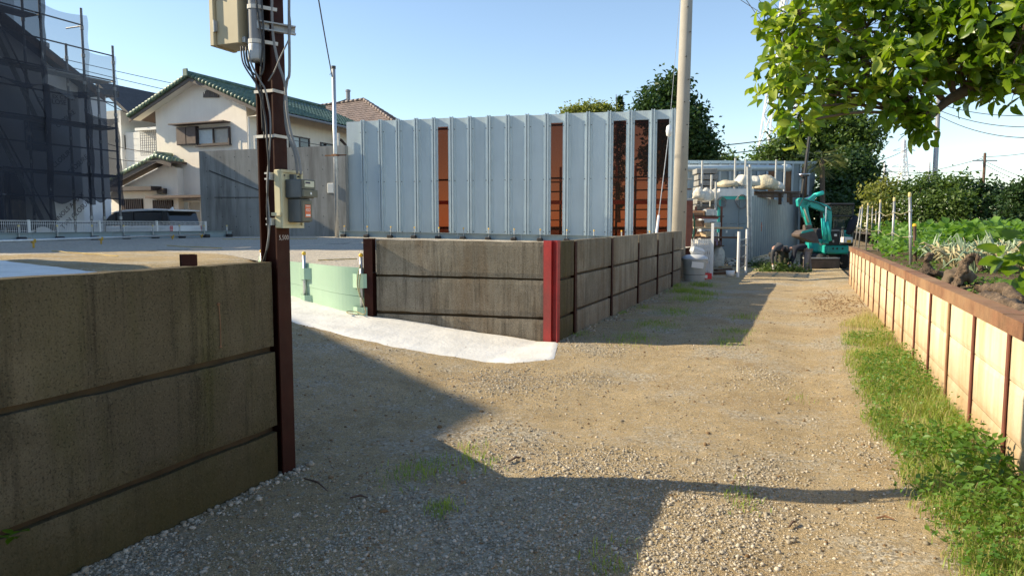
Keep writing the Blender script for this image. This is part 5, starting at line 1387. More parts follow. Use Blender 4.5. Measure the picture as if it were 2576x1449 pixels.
# coils hung on the doors
for px, py, r in ((1813, 510, .20), (1863, 508, .26)):
    c = sp(px, py) - fwd * .10; pts = []
    for k in range(50): a = k / 16 * 6.283; pts.append(c + mq @ V(r * (.8 + .2 * math.sin(k)) * math.cos(a), -.002 * k, r * 1.1 * math.sin(a)))
    tag(MB().tube(pts, .018, 5).build('cable_coil', 'cable_grey', None), 'coil of grey cable hung high on the %s shed door' % ('left' if px < 1840 else 'right'), 'cable', 'coils on the shed doors', 'thing')
# gate frame in front of the shed
gf = thing('mesh_gate', 'narrow pipe framed gate leaf with grey mesh before the shed doors', 'gate', V(*at_z(1856, 697).xy, 0))
GA, GB = at_z(1856, 697), at_d(1876, 690, 24.3)
MB().tube([V(GA.x, GA.y, 0), V(GA.x, GA.y, at_d(1855, 582, 23.7).z)], .045, 10).build('post', 'white_paint', gf)
MB().tube([V(GB.x, GB.y, 0), V(GB.x, GB.y, at_d(1873, 577, 24.3).z)], .04, 10).build('post', 'white_paint', gf)
m = MB(); 
for z in (.25, .6, .95, 1.15): m.bar(V(GA.x, GA.y, z), V(GB.x, GB.y, z), .03)
m.build('cross_rail', 'dull_zinc', gf)
m = MB(); m.prism([V(GA.x + .05, GA.y + .03, .27), V(GB.x - .03, GB.y + .03, .27), V(GB.x - .03, GB.y + .03, 1.13), V(GA.x + .05, GA.y + .03, 1.13)], fwd * .012); m.build('mesh', 'scaffold_net_grey', gf)
for px, t_, b_ in ((1884, 420, 660), (1890, 415, 662)):
    pa_, pb_ = sp(px, b_, 28.6), sp(px - 3, t_, 28.6)
    tag(MB().tube([pa_, pb_], .055, 8).build('upright_pipe', 'dull_zinc'), 'tall upright steel pipe at the %s of the shed corner' % ('front' if px < 1888 else 'side'), 'pipe', 'upright pipes in the yard', 'thing')

# ------------------------------------------------------------------ long panel screen behind the yard, with roof pipe
LA, LB = at_d(1700, 470, 36), at_d(2050, 470, 44)
lsn = thing('panel_screen', 'long grey panel screen with rusty amber bays along the back of the yard', 'fence', V(LA.x, LA.y, 0))
zt0, zt1 = at_d(1735, 414, 36.8).z, at_d(2048, 412, 44).z
d_ = V(LB.x - LA.x, LB.y - LA.y, 0); Lq = d_.length; d_.normalize(); nq = V(d_.y, -d_.x, 0)
npn = 15
for k in range(npn):
    a = V(LA.x, LA.y, 0) + d_ * (Lq * k / npn + .02); b = V(LA.x, LA.y, 0) + d_ * (Lq * (k + 1) / npn - .02); zt_ = lerp(zt0, zt1, k / npn)
    amber = k in (9, 11, 13)
    MB().prism([(a.x, a.y, .5), (b.x, b.y, .5), (b.x, b.y, zt_), (a.x, a.y, zt_)], -nq * .05).build('panel', 'amber_board' if amber and False else ('rust_steel' if amber else 'shed_grey'), lsn)
    p = V(LA.x, LA.y, 0) + d_ * (Lq * k / npn); MB().bar(V(p.x, p.y, .3) + nq * .06, V(p.x, p.y, zt_ + .04) + nq * .06, .12, .10).build('rib', 'fence_rib', lsn)
MB().bar(V(LA.x, LA.y, zt0 + .05), V(LB.x, LB.y, zt1 + .05), .2, .16).build('coping', 'fence_rib', lsn)
a, b = at_d(1690, 424, 34.8), at_d(1985, 423, 39.5)
wp_ = thing('roof_pipe', 'thick pale plastic pipe running along the top of the panel screen', 'pipe', a)
MB().tube([a, b], .16, 12).build('tube', 'fence_rib', wp_, smooth=True)
MB().tube([b - (b - a).normalized() * .5, b], .20, 12).build('socket', 'fence_rib', wp_, smooth=True)
for i, (px, t_, b_, dp) in enumerate(((1767, 405, 520, 30.5), (1790, 440, 520, 30), (1801, 458, 590, 28.8), (1850, 398, 490, 31), (1876, 400, 490, 31.5), (1953, 402, 480, 33), (1975, 405, 482, 34))):
    tag(MB().tube([at_d(px - 3, b_, dp), at_d(px, t_, dp)], .045, 8).build('upright_pipe', 'dull_zinc'), ['galvanised pipe standing left of the white bags', 'short pipe standing among the white bags', 'pipe standing at the teal corner of the shed', 'tall pipe rising behind the shed fascia', 'tall pipe behind the bags on the shed', 'pipe against the plain grey bays of the screen', 'pipe beside the first rusty bay of the screen'][i], 'pipe', 'upright pipes in the yard', 'thing')
pd_ = thing('leaning_pole', 'dark leaning pole with a silver dish in front of the rusty bays', 'pole', at_d(2018, 482, 35))
MB().tube([at_d(2016, 500, 35), at_d(2036, 345, 35)], .075, 8).build('shaft', 'excavator_black', pd_)
c = at_d(2022, 441, 34.9); MB().lathe([(.05, -.10), (.22, -.06), (.30, .05), (.31, .06), (.26, -.02), (.05, -.04)], c, 14).build('dish', 'chrome', pd_, smooth=True)

# ------------------------------------------------------------------ bags, racks and scrap
def lump(c, size, mat_, name, label, cat, seed, group=None, rz=0.0):
    rg = np.random.default_rng(seed); bm = bmesh.new(); bmesh.ops.create_icosphere(bm, subdivisions=3, radius=1.0)
    o1 = rg.random(3) * 50
    for v_ in bm.verts:
        n = float(fbm(v_.co.x * 2.6 + o1[0] + v_.co.z, v_.co.y * 2.6 + v_.co.z * 2.1 + o1[1], 4)) - .45
        v_.co *= 1 + 1.0 * n
        if v_.co.z < -.35: v_.co.z = -.35 + (v_.co.z + .35) * .2
        v_.co = Vector((v_.co.x * size[0], v_.co.y * size[1], (v_.co.z + .40) * size[2]))
    me = bpy.data.meshes.new(name); bm.to_mesh(me); bm.free(); me.polygons.foreach_set('use_smooth', [True] * len(me.polygons)); me.materials.append(M[mat_])
    o = bpy.data.objects.new(name, me); COL.objects.link(o); o.location = c; o.rotation_euler = (0, 0, rz)
    return tag(o, label, cat, group, 'thing')
for i, (px, py, dp, w, h, mt_, lb) in enumerate(((1775, 506, 29.2, .38, .45, 'bag_white', 'white bag slumped on the rack nearest the utility pole'), (1800, 503, 29.6, .42, .4, 'bag_white', 'white bag wedged between rack and shed fascia'), (1830, 470, 29.8, .55, .22, 'bag_tan', 'flat tan sack lying on the shed fascia'), (1870, 468, 29.8, .40, .38, 'bag_white', 'plump white printed bag on the shed fascia'), (1890, 468, 30.2, .42, .36, 'bag_white', 'white bag on the shed roof corner'), (1925, 476, 31, .62, .52, 'bag_tan', 'heaped tan sheet bundle on the shed roof'), (1950, 478, 32, .45, .32, 'bag_white', 'low white bundle on the shed roof beside the tan heap'), (1757, 500, 29, .3, .36, 'bag_white', 'crumpled white sack at the top end of the rack'))):
    lump(at_d(px, py, dp), (w * .8, w * .8, h * .8), mt_, 'bag', lb, 'bag', 300 + i, 'bags on shed and rack', i)
lf = thing('roof_load_deck', 'dark timber loading deck on top of the corrugated shed side', 'deck', sp(1925, 484, 30.5))
for k in range(4):
    a, b = sp(1893, 483 + k * 4, 30.2), sp(2008, 484 + k * 4, 36); MB().bar(a, b, .5 if k == 0 else .2, .06).build('plank', 'wood_dark', lf)
for k, px in enumerate((1935, 1962, 1975, 1990)):
    m = MB().bar(sp(px, 515, 33), sp(px, 488, 33), .14, .14); m.build('stub', 'wood_dark' if k % 2 else 'dull_zinc', lf)
rk = thing('scrap_rack', 'rusty steel rack loaded with timber and scrap behind the folding gate', 'rack', V(*sp(1775, 640, 27.6).xy, 0))
RD = 27.6
for px in (1748, 1812): 
    p = sp(px, 650, RD); MB().bar(V(p.x, p.y, 0), V(p.x, p.y, sp(px, 520, RD).z), .08, .08).build('upright', 'rust_red_steel', rk)
for py_k in (545, 575, 598, 618):
    a, b = sp(1742, py_k, RD), sp(1830 if py_k in (575, 598) else 1815, py_k, RD); MB().bar(a, b, .7, .04).build('shelf', 'wood_dark', rk)
cs = random.Random(5)
for i in range(26):
    lvl = (545, 575, 598, 618)[i % 4]; px = cs.uniform(1748, 1800); p = sp(px, lvl, RD); w, h, dd = cs.uniform(.15, .5), cs.uniform(.08, .3), cs.uniform(.2, .5)
    mt_ = cs.choice(['wood_pale', 'wood_dark', 'bag_white', 'rust_steel', 'purple_cloth', 'dull_zinc', 'wood_dark'])
    o = MB().box(V(p.x, p.y, p.z + .02 + h / 2) - fwd * cs.uniform(.0, .3), (w, dd, h), YAW + cs.uniform(-.5, .5)).build('scrap_piece', mt_, None, bevel=.02)
    tag(o, '%s scrap piece on the %s shelf of the rusty rack' % ({'wood_pale': 'pale timber', 'wood_dark': 'dark timber', 'bag_white': 'white', 'rust_steel': 'rusty steel', 'purple_cloth': 'purple cloth', 'dull_zinc': 'grey metal'}[mt_], {545: 'top', 575: 'second', 598: 'third', 618: 'lowest'}[lvl]), 'scrap', 'scrap on the rack', 'thing')
for i, (py_k, x0, x1, mt_) in enumerate(((573, 1745, 1868, 'wood_pale'), (597, 1745, 1860, 'wood_dark'), (548, 1740, 1806, 'rust_red_steel'))):
    tag(MB().bar(sp(x0, py_k, 27.2), sp(x1, py_k + 1, 27.2), .16, .07).build('plank', mt_), ['long pale plank jutting from the rack across the shed door', 'long dark plank jutting low from the rack', 'rusty bar laid along the top of the rack'][i], 'plank', None, 'thing')
cbn = thing('truck_cab_standin', 'white cabinet shape in place of a truck cab between the rack and the shed', 'cabinet', sp(1782, 620, 28.9))  # cabinet shape stands in for a white truck cab
a, b = sp(1765, 618, 28.6), sp(1803, 618, 28.6); ztop = sp(1780, 530, 28.6).z; zb_ = sp(1780, 618, 28.6).z
MB().prism([V(a.x, a.y, zb_), V(b.x, b.y, zb_), V(b.x, b.y, ztop), V(a.x, a.y, ztop)], fwd * .7).build('case', 'white_paint', cbn, bevel=.03)
a2, b2 = a.lerp(b, .1), a.lerp(b, .9)
MB().prism([V(a2.x, a2.y, zb_ + .1), V(b2.x, b2.y, zb_ + .1), V(b2.x, b2.y, ztop - .15), V(a2.x, a2.y, ztop - .15)], -fwd * .02).build('door', 'white_paint', cbn)
for px in (1768, 1800): 
    p = sp(px, 640, 28.9); MB().bar(V(p.x, p.y, 0), V(p.x, p.y, zb_), .08, .08).build('leg', 'rust_steel', cbn)
stk = thing('slab_stack', 'stack of grey slabs behind the rack under the roof pipe', 'slabs', V(*sp(1775, 640, 31.5).xy, 0))
p = sp(1773, 500, 31.5)
for k in range(15): MB().box(V(p.x + .03 * math.sin(k * 2.1), p.y, .2 + k * .26 + .11), (.85 + .05 * math.sin(k), .8, .22), YAW + .04 * math.sin(k * 1.3)).build('slab', 'grey_concrete', stk, bevel=.02)
# rubble and timbers on the ground by the gate
rg_ = np.stack([RNG.normal(0, .42, 260), RNG.normal(0, .25, 260)], 1); rc = at_z(1826, 670)
ang = np.array([[math.cos(YAW), -math.sin(YAW)], [math.sin(YAW), math.cos(YAW)]])
xy = rg_ @ ang.T + np.array([rc.x, rc.y])
stone_mat('rubble_stone', (.36, .33, .27), (.68, .64, .56))
stones('rubble_heap', xy, RNG.uniform(.06, .17, 260), 'rubble_stone', lambda x, y: .30 * np.exp(-(((x - rc.x) / .55) ** 2 + ((y - rc.y) / .35) ** 2)), .1)
for i, (x0, y0, x1, y1) in enumerate(((1800, 684, 1838, 681), (1795, 692, 1850, 688), (1812, 676, 1836, 674))):
    a, b = at_z(x0, y0), at_z(x1, y1); tag(MB().bar(a + V(0, 0, .05), b + V(0, 0, .05), .16, .08).build('timber', 'wood_pale' if i == 2 else 'wood_dark'), ['dark timber lying before the rubble heap', 'longest dark timber lying across the yard entrance', 'pale timber lying against the rubble heap'][i], 'timber', None, 'thing')
lump(at_z(1803, 672), (.28, .25, .62), 'rubble_white', 'boulder', 'pale boulder standing before the shed doors', 'boulder', 401)
tag(MB().tube([sp(1820, 652, 28.8), sp(1862, 657, 28.8)], .05, 8).build('blue_pipe', 'blue_plastic'), 'blue plastic pipe lying under the shed doors', 'pipe', None, 'thing')
tag(MB().lathe([(.10, 0), (.13, .2), (.14, .2), (.11, .02)], at_z(1837, 697), 12).build('bucket', 'white_paint', None, smooth=True), 'small white bucket standing before the gate post', 'bucket', None, 'thing')

# ------------------------------------------------------------------ excavator
EB = at_z(2098, 676)
ex = thing('excavator', 'teal mini excavator with raised boom and tilted bucket in the lane end', 'excavator', EB, YAW)
ED = -EB.x * math.sin(YAW) + EB.y * math.cos(YAW)
def ep(px, py, dd=0.0): return at_d(px, py, ED + dd)
def ebox(name, mt_, px0, py0, px1, py1, d0, d1, bevel=.02, parent=None):
    a, b = ep(px0, py1, d0), ep(px1, py0, d0); w = ((V(b.x, b.y, 0) - V(a.x, a.y, 0)).length); h = b.z - a.z
    c = (a + b) / 2 + fwd * ((d1 - d0) / 2); c.z = (a.z + b.z) / 2
    return MB().box(c, (w, d1 - d0, h), YAW).build(name, mt_, parent or ex, bevel=bevel)
for px0, px1 in ((2064, 2082), (2118, 2138)): 
    tr = ebox('track', 'black_rubber', px0, 640, px1, 676, .1, 2.1, .08)
    for k in range(9): ebox('track_pad', 'black_rubber', px0 - 1, 641 + k * 3.8, px1 + 1, 643 + k * 3.8, .07, .12, .003, tr)
ebox('undercarriage', 'excavator_black', 2083, 640, 2117, 668, .3, 1.9)
bl_ = ebox('dozer_blade', 'bucket_steel', 2022, 652, 2114, 676, -.55, -.43, .03)
ebox('blade_edge', 'dull_zinc', 2022, 648, 2114, 651.5, -.57, -.46, .01, bl_)
ebox('deck', 'excavator_teal', 2081, 617, 2137, 639, .0, 1.9, .05)
for px in (2094, 2104, 2118): ebox('deck_mark', 'excavator_black', px, 623, px + 4, 628, -.008, .0, 0)
ebox('counterweight', 'excavator_teal', 2060, 602, 2074, 636, .5, 1.9, .06)
ebox('side_cover', 'excavator_black', 2066, 575, 2082, 616, .6, 1.9, .05)
ebox('floor', 'excavator_black', 2083, 613, 2137, 616.5, -.02, 1.7, .01)
# cab
for x0, x1, t in ((2091, 2084, -.02), (2147, 2140, -.02)):
    for dd in (0.05, 1.35): MB().bar(ep(x1, 613, dd), ep(x0, 517, dd), .06, .06).build('cab_pillar', 'excavator_black', ex)
ebox('roof', 'excavator_black', 2087, 511, 2152, 517, -.05, 1.5, .04)
for a_, b_ in ((545, 541), (578, 574)): ebox('cab_bar', 'excavator_black', 2090 if a_ < 560 else 2086, b_, 2146 if a_ < 560 else 2142, a_, .03, .08, .005)
ebox('upper_pane', 'clear_glass', 2093, 519, 2145, 540, .05, .06, 0); ebox('windscreen', 'clear_glass', 2089, 546, 2143, 573, .05, .06, 0)
ebox('seat', 'excavator_black', 2102, 552, 2126, 600, .8, 1.1, .05)
ebox('rear_panel', 'excavator_teal', 2090, 580, 2146, 614, 1.3, 1.75, .04)
ebox('front_panel', 'excavator_black', 2087, 580, 2114, 614, .0, .06, .01)
ebox('headlamp', 'print_white', 2099, 589, 2106, 595, -.05, .0, .01); ebox('lamp_lower', 'dull_zinc', 2094, 604, 2099, 611, -.03, .0, .01)
ebox('guard_rail', 'dull_zinc', 2112, 580, 2114, 614, -.04, -.01, .003); ebox('guard_rail', 'dull_zinc', 2088, 579, 2111.9, 581, -.04, -.01, .003)
ebox('tool_box', 'white_paint', 2126, 597, 2146, 611, -.1, .3, .02); ebox('yellow_plate', 'yellow_cap', 2131, 604, 2141, 610, -.115, -.102, .003)
for px in (2117, 2121): MB().bar(ep(px, 600, .3), ep(px + 2, 570, .3), .025).build('lever', 'dull_zinc', ex)
# boom, arm, bucket: plates of steel in one upright plane left of the cab
def plate(name, mt_, pts, d0, d1, parent=None, bevel=.015):
    return MB().prism([ep(x, y, d0) for x, y in pts], fwd * (d1 - d0)).build(name, mt_, parent or ex, bevel=bevel)
plate('boom', 'excavator_teal', [(2076, 612), (2083, 590), (2080, 556), (2076, 534), (2040, 521), (2036, 509), (2044, 504), (2080, 515), (2090, 522), (2093, 536), (2092, 560), (2090, 590), (2085, 614)], -.16, .06)
plate('boom_side', 'excavator_teal', [(2077, 527), (2083, 519), (2090, 523), (2093, 540), (2091, 585), (2085, 560), (2082, 545)], -.18, -.165, None, .003)
plate('boom_head', 'excavator_teal', [(2008, 519), (2006, 503), (2012, 498), (2034, 500), (2050, 488), (2056, 492), (2044, 512), (2030, 522), (2016, 524)], -.15, .04)
plate('arm', 'excavator_teal', [(2018, 512), (2031, 508), (2036, 540), (2044, 572), (2034, 578), (2027, 552)], -.13, .03)
ar = plate('arm_plate', 'excavator_bright', [(2018, 512), (2030, 506), (2034, 514), (2024, 520)], -.15, -.132, None, .004)
MB().tube([ep(2048, 492, -.06), ep(2071, 485, -.06)], .075, 12).build('boom_cylinder', 'excavator_bright', ex, smooth=True)
MB().tube([ep(2014, 506, -.06), ep(2049, 491, -.06)], .035, 8).build('cylinder_rod', 'chrome', ex, smooth=True)
for (x0, y0), (x1, y1), nm, mt_, r in (((2070, 549), (2074, 603), 'lift_cylinder', 'excavator_bright', .07), ((2079, 558), (2089, 606), 'swing_guard', 'excavator_bright', .065), ((2013, 520), (2020, 546), 'bucket_cylinder', 'excavator_bright', .045), ((2022, 524), (2034, 560), 'arm_guard', 'cream_board', .035)):
    MB().tube([ep(x0, y0, -.22), ep(x1, y1, -.22)], r, 10).build(nm, mt_, ex, smooth=True)
MB().tube([ep(2020, 546, -.22), ep(2028, 574, -.2)], .022, 8).build('bucket_rod', 'chrome', ex)
MB().tube([ep(2076, 560, -.22), ep(2078, 520, -.2)], .03, 8).build('lift_rod', 'chrome', ex)
MB().tube([ep(2040, 508, -.2), ep(2020, 500, -.24), ep(2010, 520, -.24), ep(2016, 545, -.24)], .018, 6).build('hydraulic_hose', 'cable_black', ex)
MB().tube([ep(2090, 530, -.19), ep(2060, 512, -.2), ep(2040, 506, -.2)], .018, 6).build('hydraulic_hose', 'cable_black', ex)
ebox('bucket_link', 'bucket_steel', 2024, 566, 2044, 582, -.16, .06, .03)
bk_ = plate('bucket', 'bucket_steel', [(2022, 580), (2046, 577), (2056, 592), (2062, 612), (2050, 611), (2030, 604), (2012, 596), (2010, 590)], -.45, .30)
plate('bucket_top', 'excavator_teal', [(2018, 582), (2044, 576), (2048, 581), (2016, 588)], -.47, -.455, bk_, .004)
for k in range(4): MB().bar(ep(2060, 611, -.42 + k * .22), ep(2066, 617, -.42 + k * .22), .06, .04).build('tooth', 'dull_zinc', bk_)
cs_ = thing('jacket', 'dark jacket draped over the excavator armrest beside the stakes', 'jacket', ep(2140, 590, -.05))
MB().tube([ep(2152, 545, .0), ep(2146, 560, -.06), ep(2138, 580, -.08), ep(2132, 590, -.05)], [.10, .16, .13, .07], 10).build('cloth', 'shirt_navy', cs_, smooth=True)
# ------------------------------------------------------------------ two people bending over cut branches
def skin_body(name, joints, bones, mat_, parent, root, sub=2):
    me = bpy.data.meshes.new(name); names = list(joints)
    inv = chain(parent).inverted()
    me.from_pydata([tuple(inv @ joints[n][0]) for n in names], [(names.index(a), names.index(b)) for a, b in bones], [])
    o = bpy.data.objects.new(name, me); COL.objects.link(o); o.parent = parent
    md = o.modifiers.new('skin', 'SKIN'); md.use_smooth_shade = True
    sv = me.skin_vertices[0].data
    for i, n in enumerate(names):
        r = joints[n][1]; sv[i].radius = (r, r) if not hasattr(r, '__len__') else r; sv[i].use_root = (n == root)
    ss = o.modifiers.new('sub', 'SUBSURF'); ss.levels = ss.render_levels = sub
    dg = bpy.context.evaluated_depsgraph_get(); ev = o.evaluated_get(dg)
    m2 = bpy.data.meshes.new_from_object(ev); m2.name = name
    o.modifiers.clear(); o.data = m2; m2.materials.clear(); m2.materials.append(M[mat_])
    m2.polygons.foreach_set('use_smooth', [True] * len(m2.polygons))
    return o
def person(label, P, mats, base):
    t = thing('person', label, 'person', base)
    j = {k: (v_[0], v_[1]) for k, v_ in P.items()}
    def sub(keys): return {k: j[k] for k in keys}
    # one continuous body; clothing follows it as slightly larger shells
    allb = [('hip', 'waist'), ('waist', 'chest'), ('chest', 'neck'), ('neck', 'head0'), ('head0', 'head1'), ('chest', 'shl'), ('shl', 'ell'), ('ell', 'wrl'), ('wrl', 'hal'), ('chest', 'shr'), ('shr', 'elr'), ('elr', 'wrr'), ('wrr', 'har'), ('hip', 'hpl'), ('hpl', 'knl'), ('knl', 'anl'), ('anl', 'tol'), ('hip', 'hpr'), ('hpr', 'knr'), ('knr', 'anr'), ('anr', 'tor')]
    skin_body('body', {k: (p, r * .9) for k, (p, r) in j.items()}, allb, 'skin', t, 'hip')
    def shell(nm, keys, bones, mt_, root, g):
        d = {k: (j[k][0], j[k][1] * g) for k in keys}; return skin_body(nm, d, bones, mt_, t, root)
    shell('shirt', ['hip', 'waist', 'chest', 'neck', 'shl', 'ell', 'wrl', 'shr', 'elr', 'wrr'], [('hip', 'waist'), ('waist', 'chest'), ('chest', 'neck'), ('chest', 'shl'), ('shl', 'ell'), ('ell', 'wrl'), ('chest', 'shr'), ('shr', 'elr'), ('elr', 'wrr')], mats[0], 'hip', 1.26)
    shell('trousers', ['hip', 'hpl', 'knl', 'anl', 'hpr', 'knr', 'anr'], [('hip', 'hpl'), ('hpl', 'knl'), ('knl', 'anl'), ('hip', 'hpr'), ('hpr', 'knr'), ('knr', 'anr')], mats[1], 'hip', 1.16)
    for a, b in (('anl', 'tol'), ('anr', 'tor')): skin_body('shoe', {a: (j[a][0] - V(0, 0, .02), .055), b: (j[b][0], .05)}, [(a, b)], 'black_rubber', t, a)
    h0, h1 = j['head0'][0], j['head1'][0]; c = h0.lerp(h1, .62); up = (h1 - h0).normalized()
    bm = bmesh.new(); bmesh.ops.create_uvsphere(bm, u_segments=14, v_segments=10, radius=.118)
    q = up.to_track_quat('Z', 'Y').to_matrix()
    inv = chain(t).inverted()
    for v_ in bm.verts:
        v_.co = inv @ (c + q @ Vector((v_.co.x, v_.co.y, max(v_.co.z, -.03) * 1.05)))
    me = bpy.data.meshes.new(mats[3]); bm.to_mesh(me); bm.free(); me.materials.append(M[mats[2]]); me.polygons.foreach_set('use_smooth', [True] * len(me.polygons))
    o = bpy.data.objects.new(mats[3], me); COL.objects.link(o); o.parent = t
    for h, w in (('hal', 'wrl'), ('har', 'wrr')):                      # five-fingered gloves
        p, d = j[h][0], (j[h][0] - j[w][0]).normalized(); sx = d.cross(Vector((0, 1, .2))).normalized(); g = MB()
        g.tube([p - d * .08, p - d * .02, p + d * .03], [.03, .045, .04], 8)
        for k in range(4):
            b0 = p + d * .02 + sx * (.018 * (k - 1.5)); l = (.065, .08, .075, .055)[k]; bend = d.cross(sx) * .018
            g.tube([b0, b0 + d * l * .55, b0 + d * l * .9 + bend], [.010, .009, .007], 6)
        b0 = p - d * .02 + sx * .04; g.tube([b0, b0 + sx * .03 + d * .02, b0 + sx * .035 + d * .05], [.011, .010, .008], 6)
        g.build('glove', 'glove_white', t, smooth=True)
    return t
PD_ = 25.0
def w(px, py, dd=0.0): return at_d(px, py, PD_ + dd)
person('person in navy shirt and grey trousers bending over beside the excavator bucket', {
    'hip': (w(2030, 627), .13), 'waist': (w(2018, 622), .125), 'chest': (w(2003, 622), .135), 'neck': (w(1992, 625), .06), 'head0': (w(1988, 626), .065), 'head1': (w(1977, 630), .085),
    'shl': (w(2000, 627, -.17), .065), 'ell': (w(1998, 647, -.2), .05), 'wrl': (w(1990, 664, -.2), .038), 'hal': (w(1987, 672, -.18), .035),
    'shr': (w(2000, 626, .17), .065), 'elr': (w(1994, 646, .2), .05), 'wrr': (w(1984, 662, .18), .038), 'har': (w(1981, 670, .16), .035),
    'hpl': (w(2032, 633, -.1), .10), 'knl': (w(2028, 660, -.12), .075), 'anl': (w(2026, 688, -.12), .05), 'tol': (w(2016, 691, -.14), .04),
    'hpr': (w(2032, 633, .1), .10), 'knr': (w(2034, 660, .12), .075), 'anr': (w(2040, 687, .14), .05), 'tor': (w(2030, 690, .12), .04)},
    ('shirt_navy', 'trousers_grey', 'cap_black', 'cap'), V(w(2030, 690).x, w(2030, 690).y, 0))
person('person in dark shirt and olive trousers stooping beside the corrugated shed', {
    'hip': (w(1968, 629, .2), .135), 'waist': (w(1961, 622, .1), .13), 'chest': (w(1951, 622, .0), .14), 'neck': (w(1945, 631, -.08), .06), 'head0': (w(1944, 634, -.1), .065), 'head1': (w(1941, 643, -.14), .085),
    'shl': (w(1946, 628, -.2), .065), 'ell': (w(1942, 647, -.22), .05), 'wrl': (w(1944, 664, -.24), .038), 'hal': (w(1945, 672, -.25), .035),
    'shr': (w(1956, 628, .16), .065), 'elr': (w(1952, 648, .1), .05), 'wrr': (w(1952, 664, .05), .038), 'har': (w(1952, 672, .02), .035),
    'hpl': (w(1966, 636, .08), .105), 'knl': (w(1964, 662, .02), .08), 'anl': (w(1967, 687, .05), .05), 'tol': (w(1960, 690, -.05), .04),
    'hpr': (w(1975, 636, .28), .105), 'knr': (w(1979, 662, .25), .08), 'anr': (w(1982, 686, .28), .05), 'tor': (w(1976, 689, .16), .04)},
    ('shirt_dark', 'trousers_olive', 'hair_black', 'hair'), V(w(1970, 690).x, w(1970, 690).y, 0))
# ------------------------------------------------------------------ foliage helpers
def rand_rot(n, up=.0):
    """random orthonormal frames: u (leaf length), v (leaf width), w (leaf normal, biased upward)"""
    w_ = RNG.normal(size=(n, 3)); w_[:, 2] = np.abs(w_[:, 2]) + up; w_ /= np.linalg.norm(w_, axis=1)[:, None]
    a = RNG.normal(size=(n, 3)); u = a - (a * w_).sum(1)[:, None] * w_; u /= np.linalg.norm(u, axis=1)[:, None]
    return u, np.cross(w_, u), w_
def leaves(pos, size, asp=.55, up=.4, frames=None, fold=.12):
    """pointed leaves folded along the midrib: 6 vertices, 4 triangles each"""
    n = len(pos); u, v_, w_ = frames if frames is not None else rand_rot(n, up)
    s = (size if hasattr(size, '__len__') else np.full(n, size))[:, None]
    base = pos; tip = pos + u * s; m1 = pos + u * s * .5 - w_ * s * .04
    l_ = pos + u * s * .42 + v_ * s * asp * .5 + w_ * s * fold; r_ = pos + u * s * .42 - v_ * s * asp * .5 + w_ * s * fold
    V_ = np.stack([base, l_, tip, r_, m1], 1).reshape(-1, 3)
    f = np.array([(0, 4, 1), (1, 4, 2), (0, 3, 4), (3, 2, 4)])[None] + 5 * np.arange(n)[:, None, None]
    return V_, f.reshape(-1, 3)
def blob_points(blobs, n, shell=.55):
    """points through a set of ellipsoids (centre, radii), denser near the surface, gathered in tufts"""
    vol = np.array([b[1][0] * b[1][1] * b[1][2] for b in blobs]) ** .7; k = RNG.choice(len(blobs), n, p=vol / vol.sum())
    d = RNG.normal(size=(n, 3)); d /= np.linalg.norm(d, axis=1)[:, None]
    r = shell + (1 - shell) * RNG.random(n) ** .6
    c = np.array([b[0] for b in blobs])[k]; rad = np.array([b[1] for b in blobs])[k]
    return c + d * r[:, None] * rad
def tufted(blobs, n_tufts, per, spread):
    t = blob_points(blobs, n_tufts, .45)
    p = np.repeat(t, per, 0) + RNG.normal(0, spread, (n_tufts * per, 3))
    return p
def tree(name, label, base, blobs, n_tufts, per, leaf, mat_, trunk_r=.18, group=None, spread=None, cat='tree', asp=.6):
    t = thing(name, label, cat, base, 0, group)
    b = Vector(base)
    blobs = [(np.array(c), np.array(r)) for c, r in blobs]
    p = tufted(blobs, n_tufts, per, spread or leaf * 1.1)
    V_, f = leaves(p - np.array(b), RNG.uniform(.7, 1.25, len(p)) * leaf, asp)
    np_mesh('crown', V_, f, mat_, t)
    top = max(c[2] for c, r in blobs); ctr = np.mean([c for c, r in blobs], 0)
    tr = MB(); mid = b + V(0, 0, (top - b.z) * .45); mid.x = lerp(b.x, float(ctr[0]), .5); mid.y = lerp(b.y, float(ctr[1]), .5)
    tr.tube([b - V(0, 0, .2), b.lerp(mid, .5) + V(.05, .03, 0), mid, V(float(ctr[0]), float(ctr[1]), top)], [trunk_r * 1.2, trunk_r, trunk_r * .75, trunk_r * .2], 8)
    to = tr.build('trunk', 'bark', t, smooth=True)
    for c, r in blobs[:10]:
        MB().tube([mid, mid.lerp(Vector(c), .5) + V(0, 0, .2), Vector(c)], [trunk_r * .4, trunk_r * .28, trunk_r * .1], 6).build('limb', 'bark', to, smooth=True)
    return t
def bl(px, py, dep, rpx, ry=None, rd=None):
    c = at_d(px, py, dep); k = dep / FPX; rx = rpx * k; rz = (ry or rpx) * k
    return (tuple(c), (rx, rd or (rx + rz) / 2, rz))

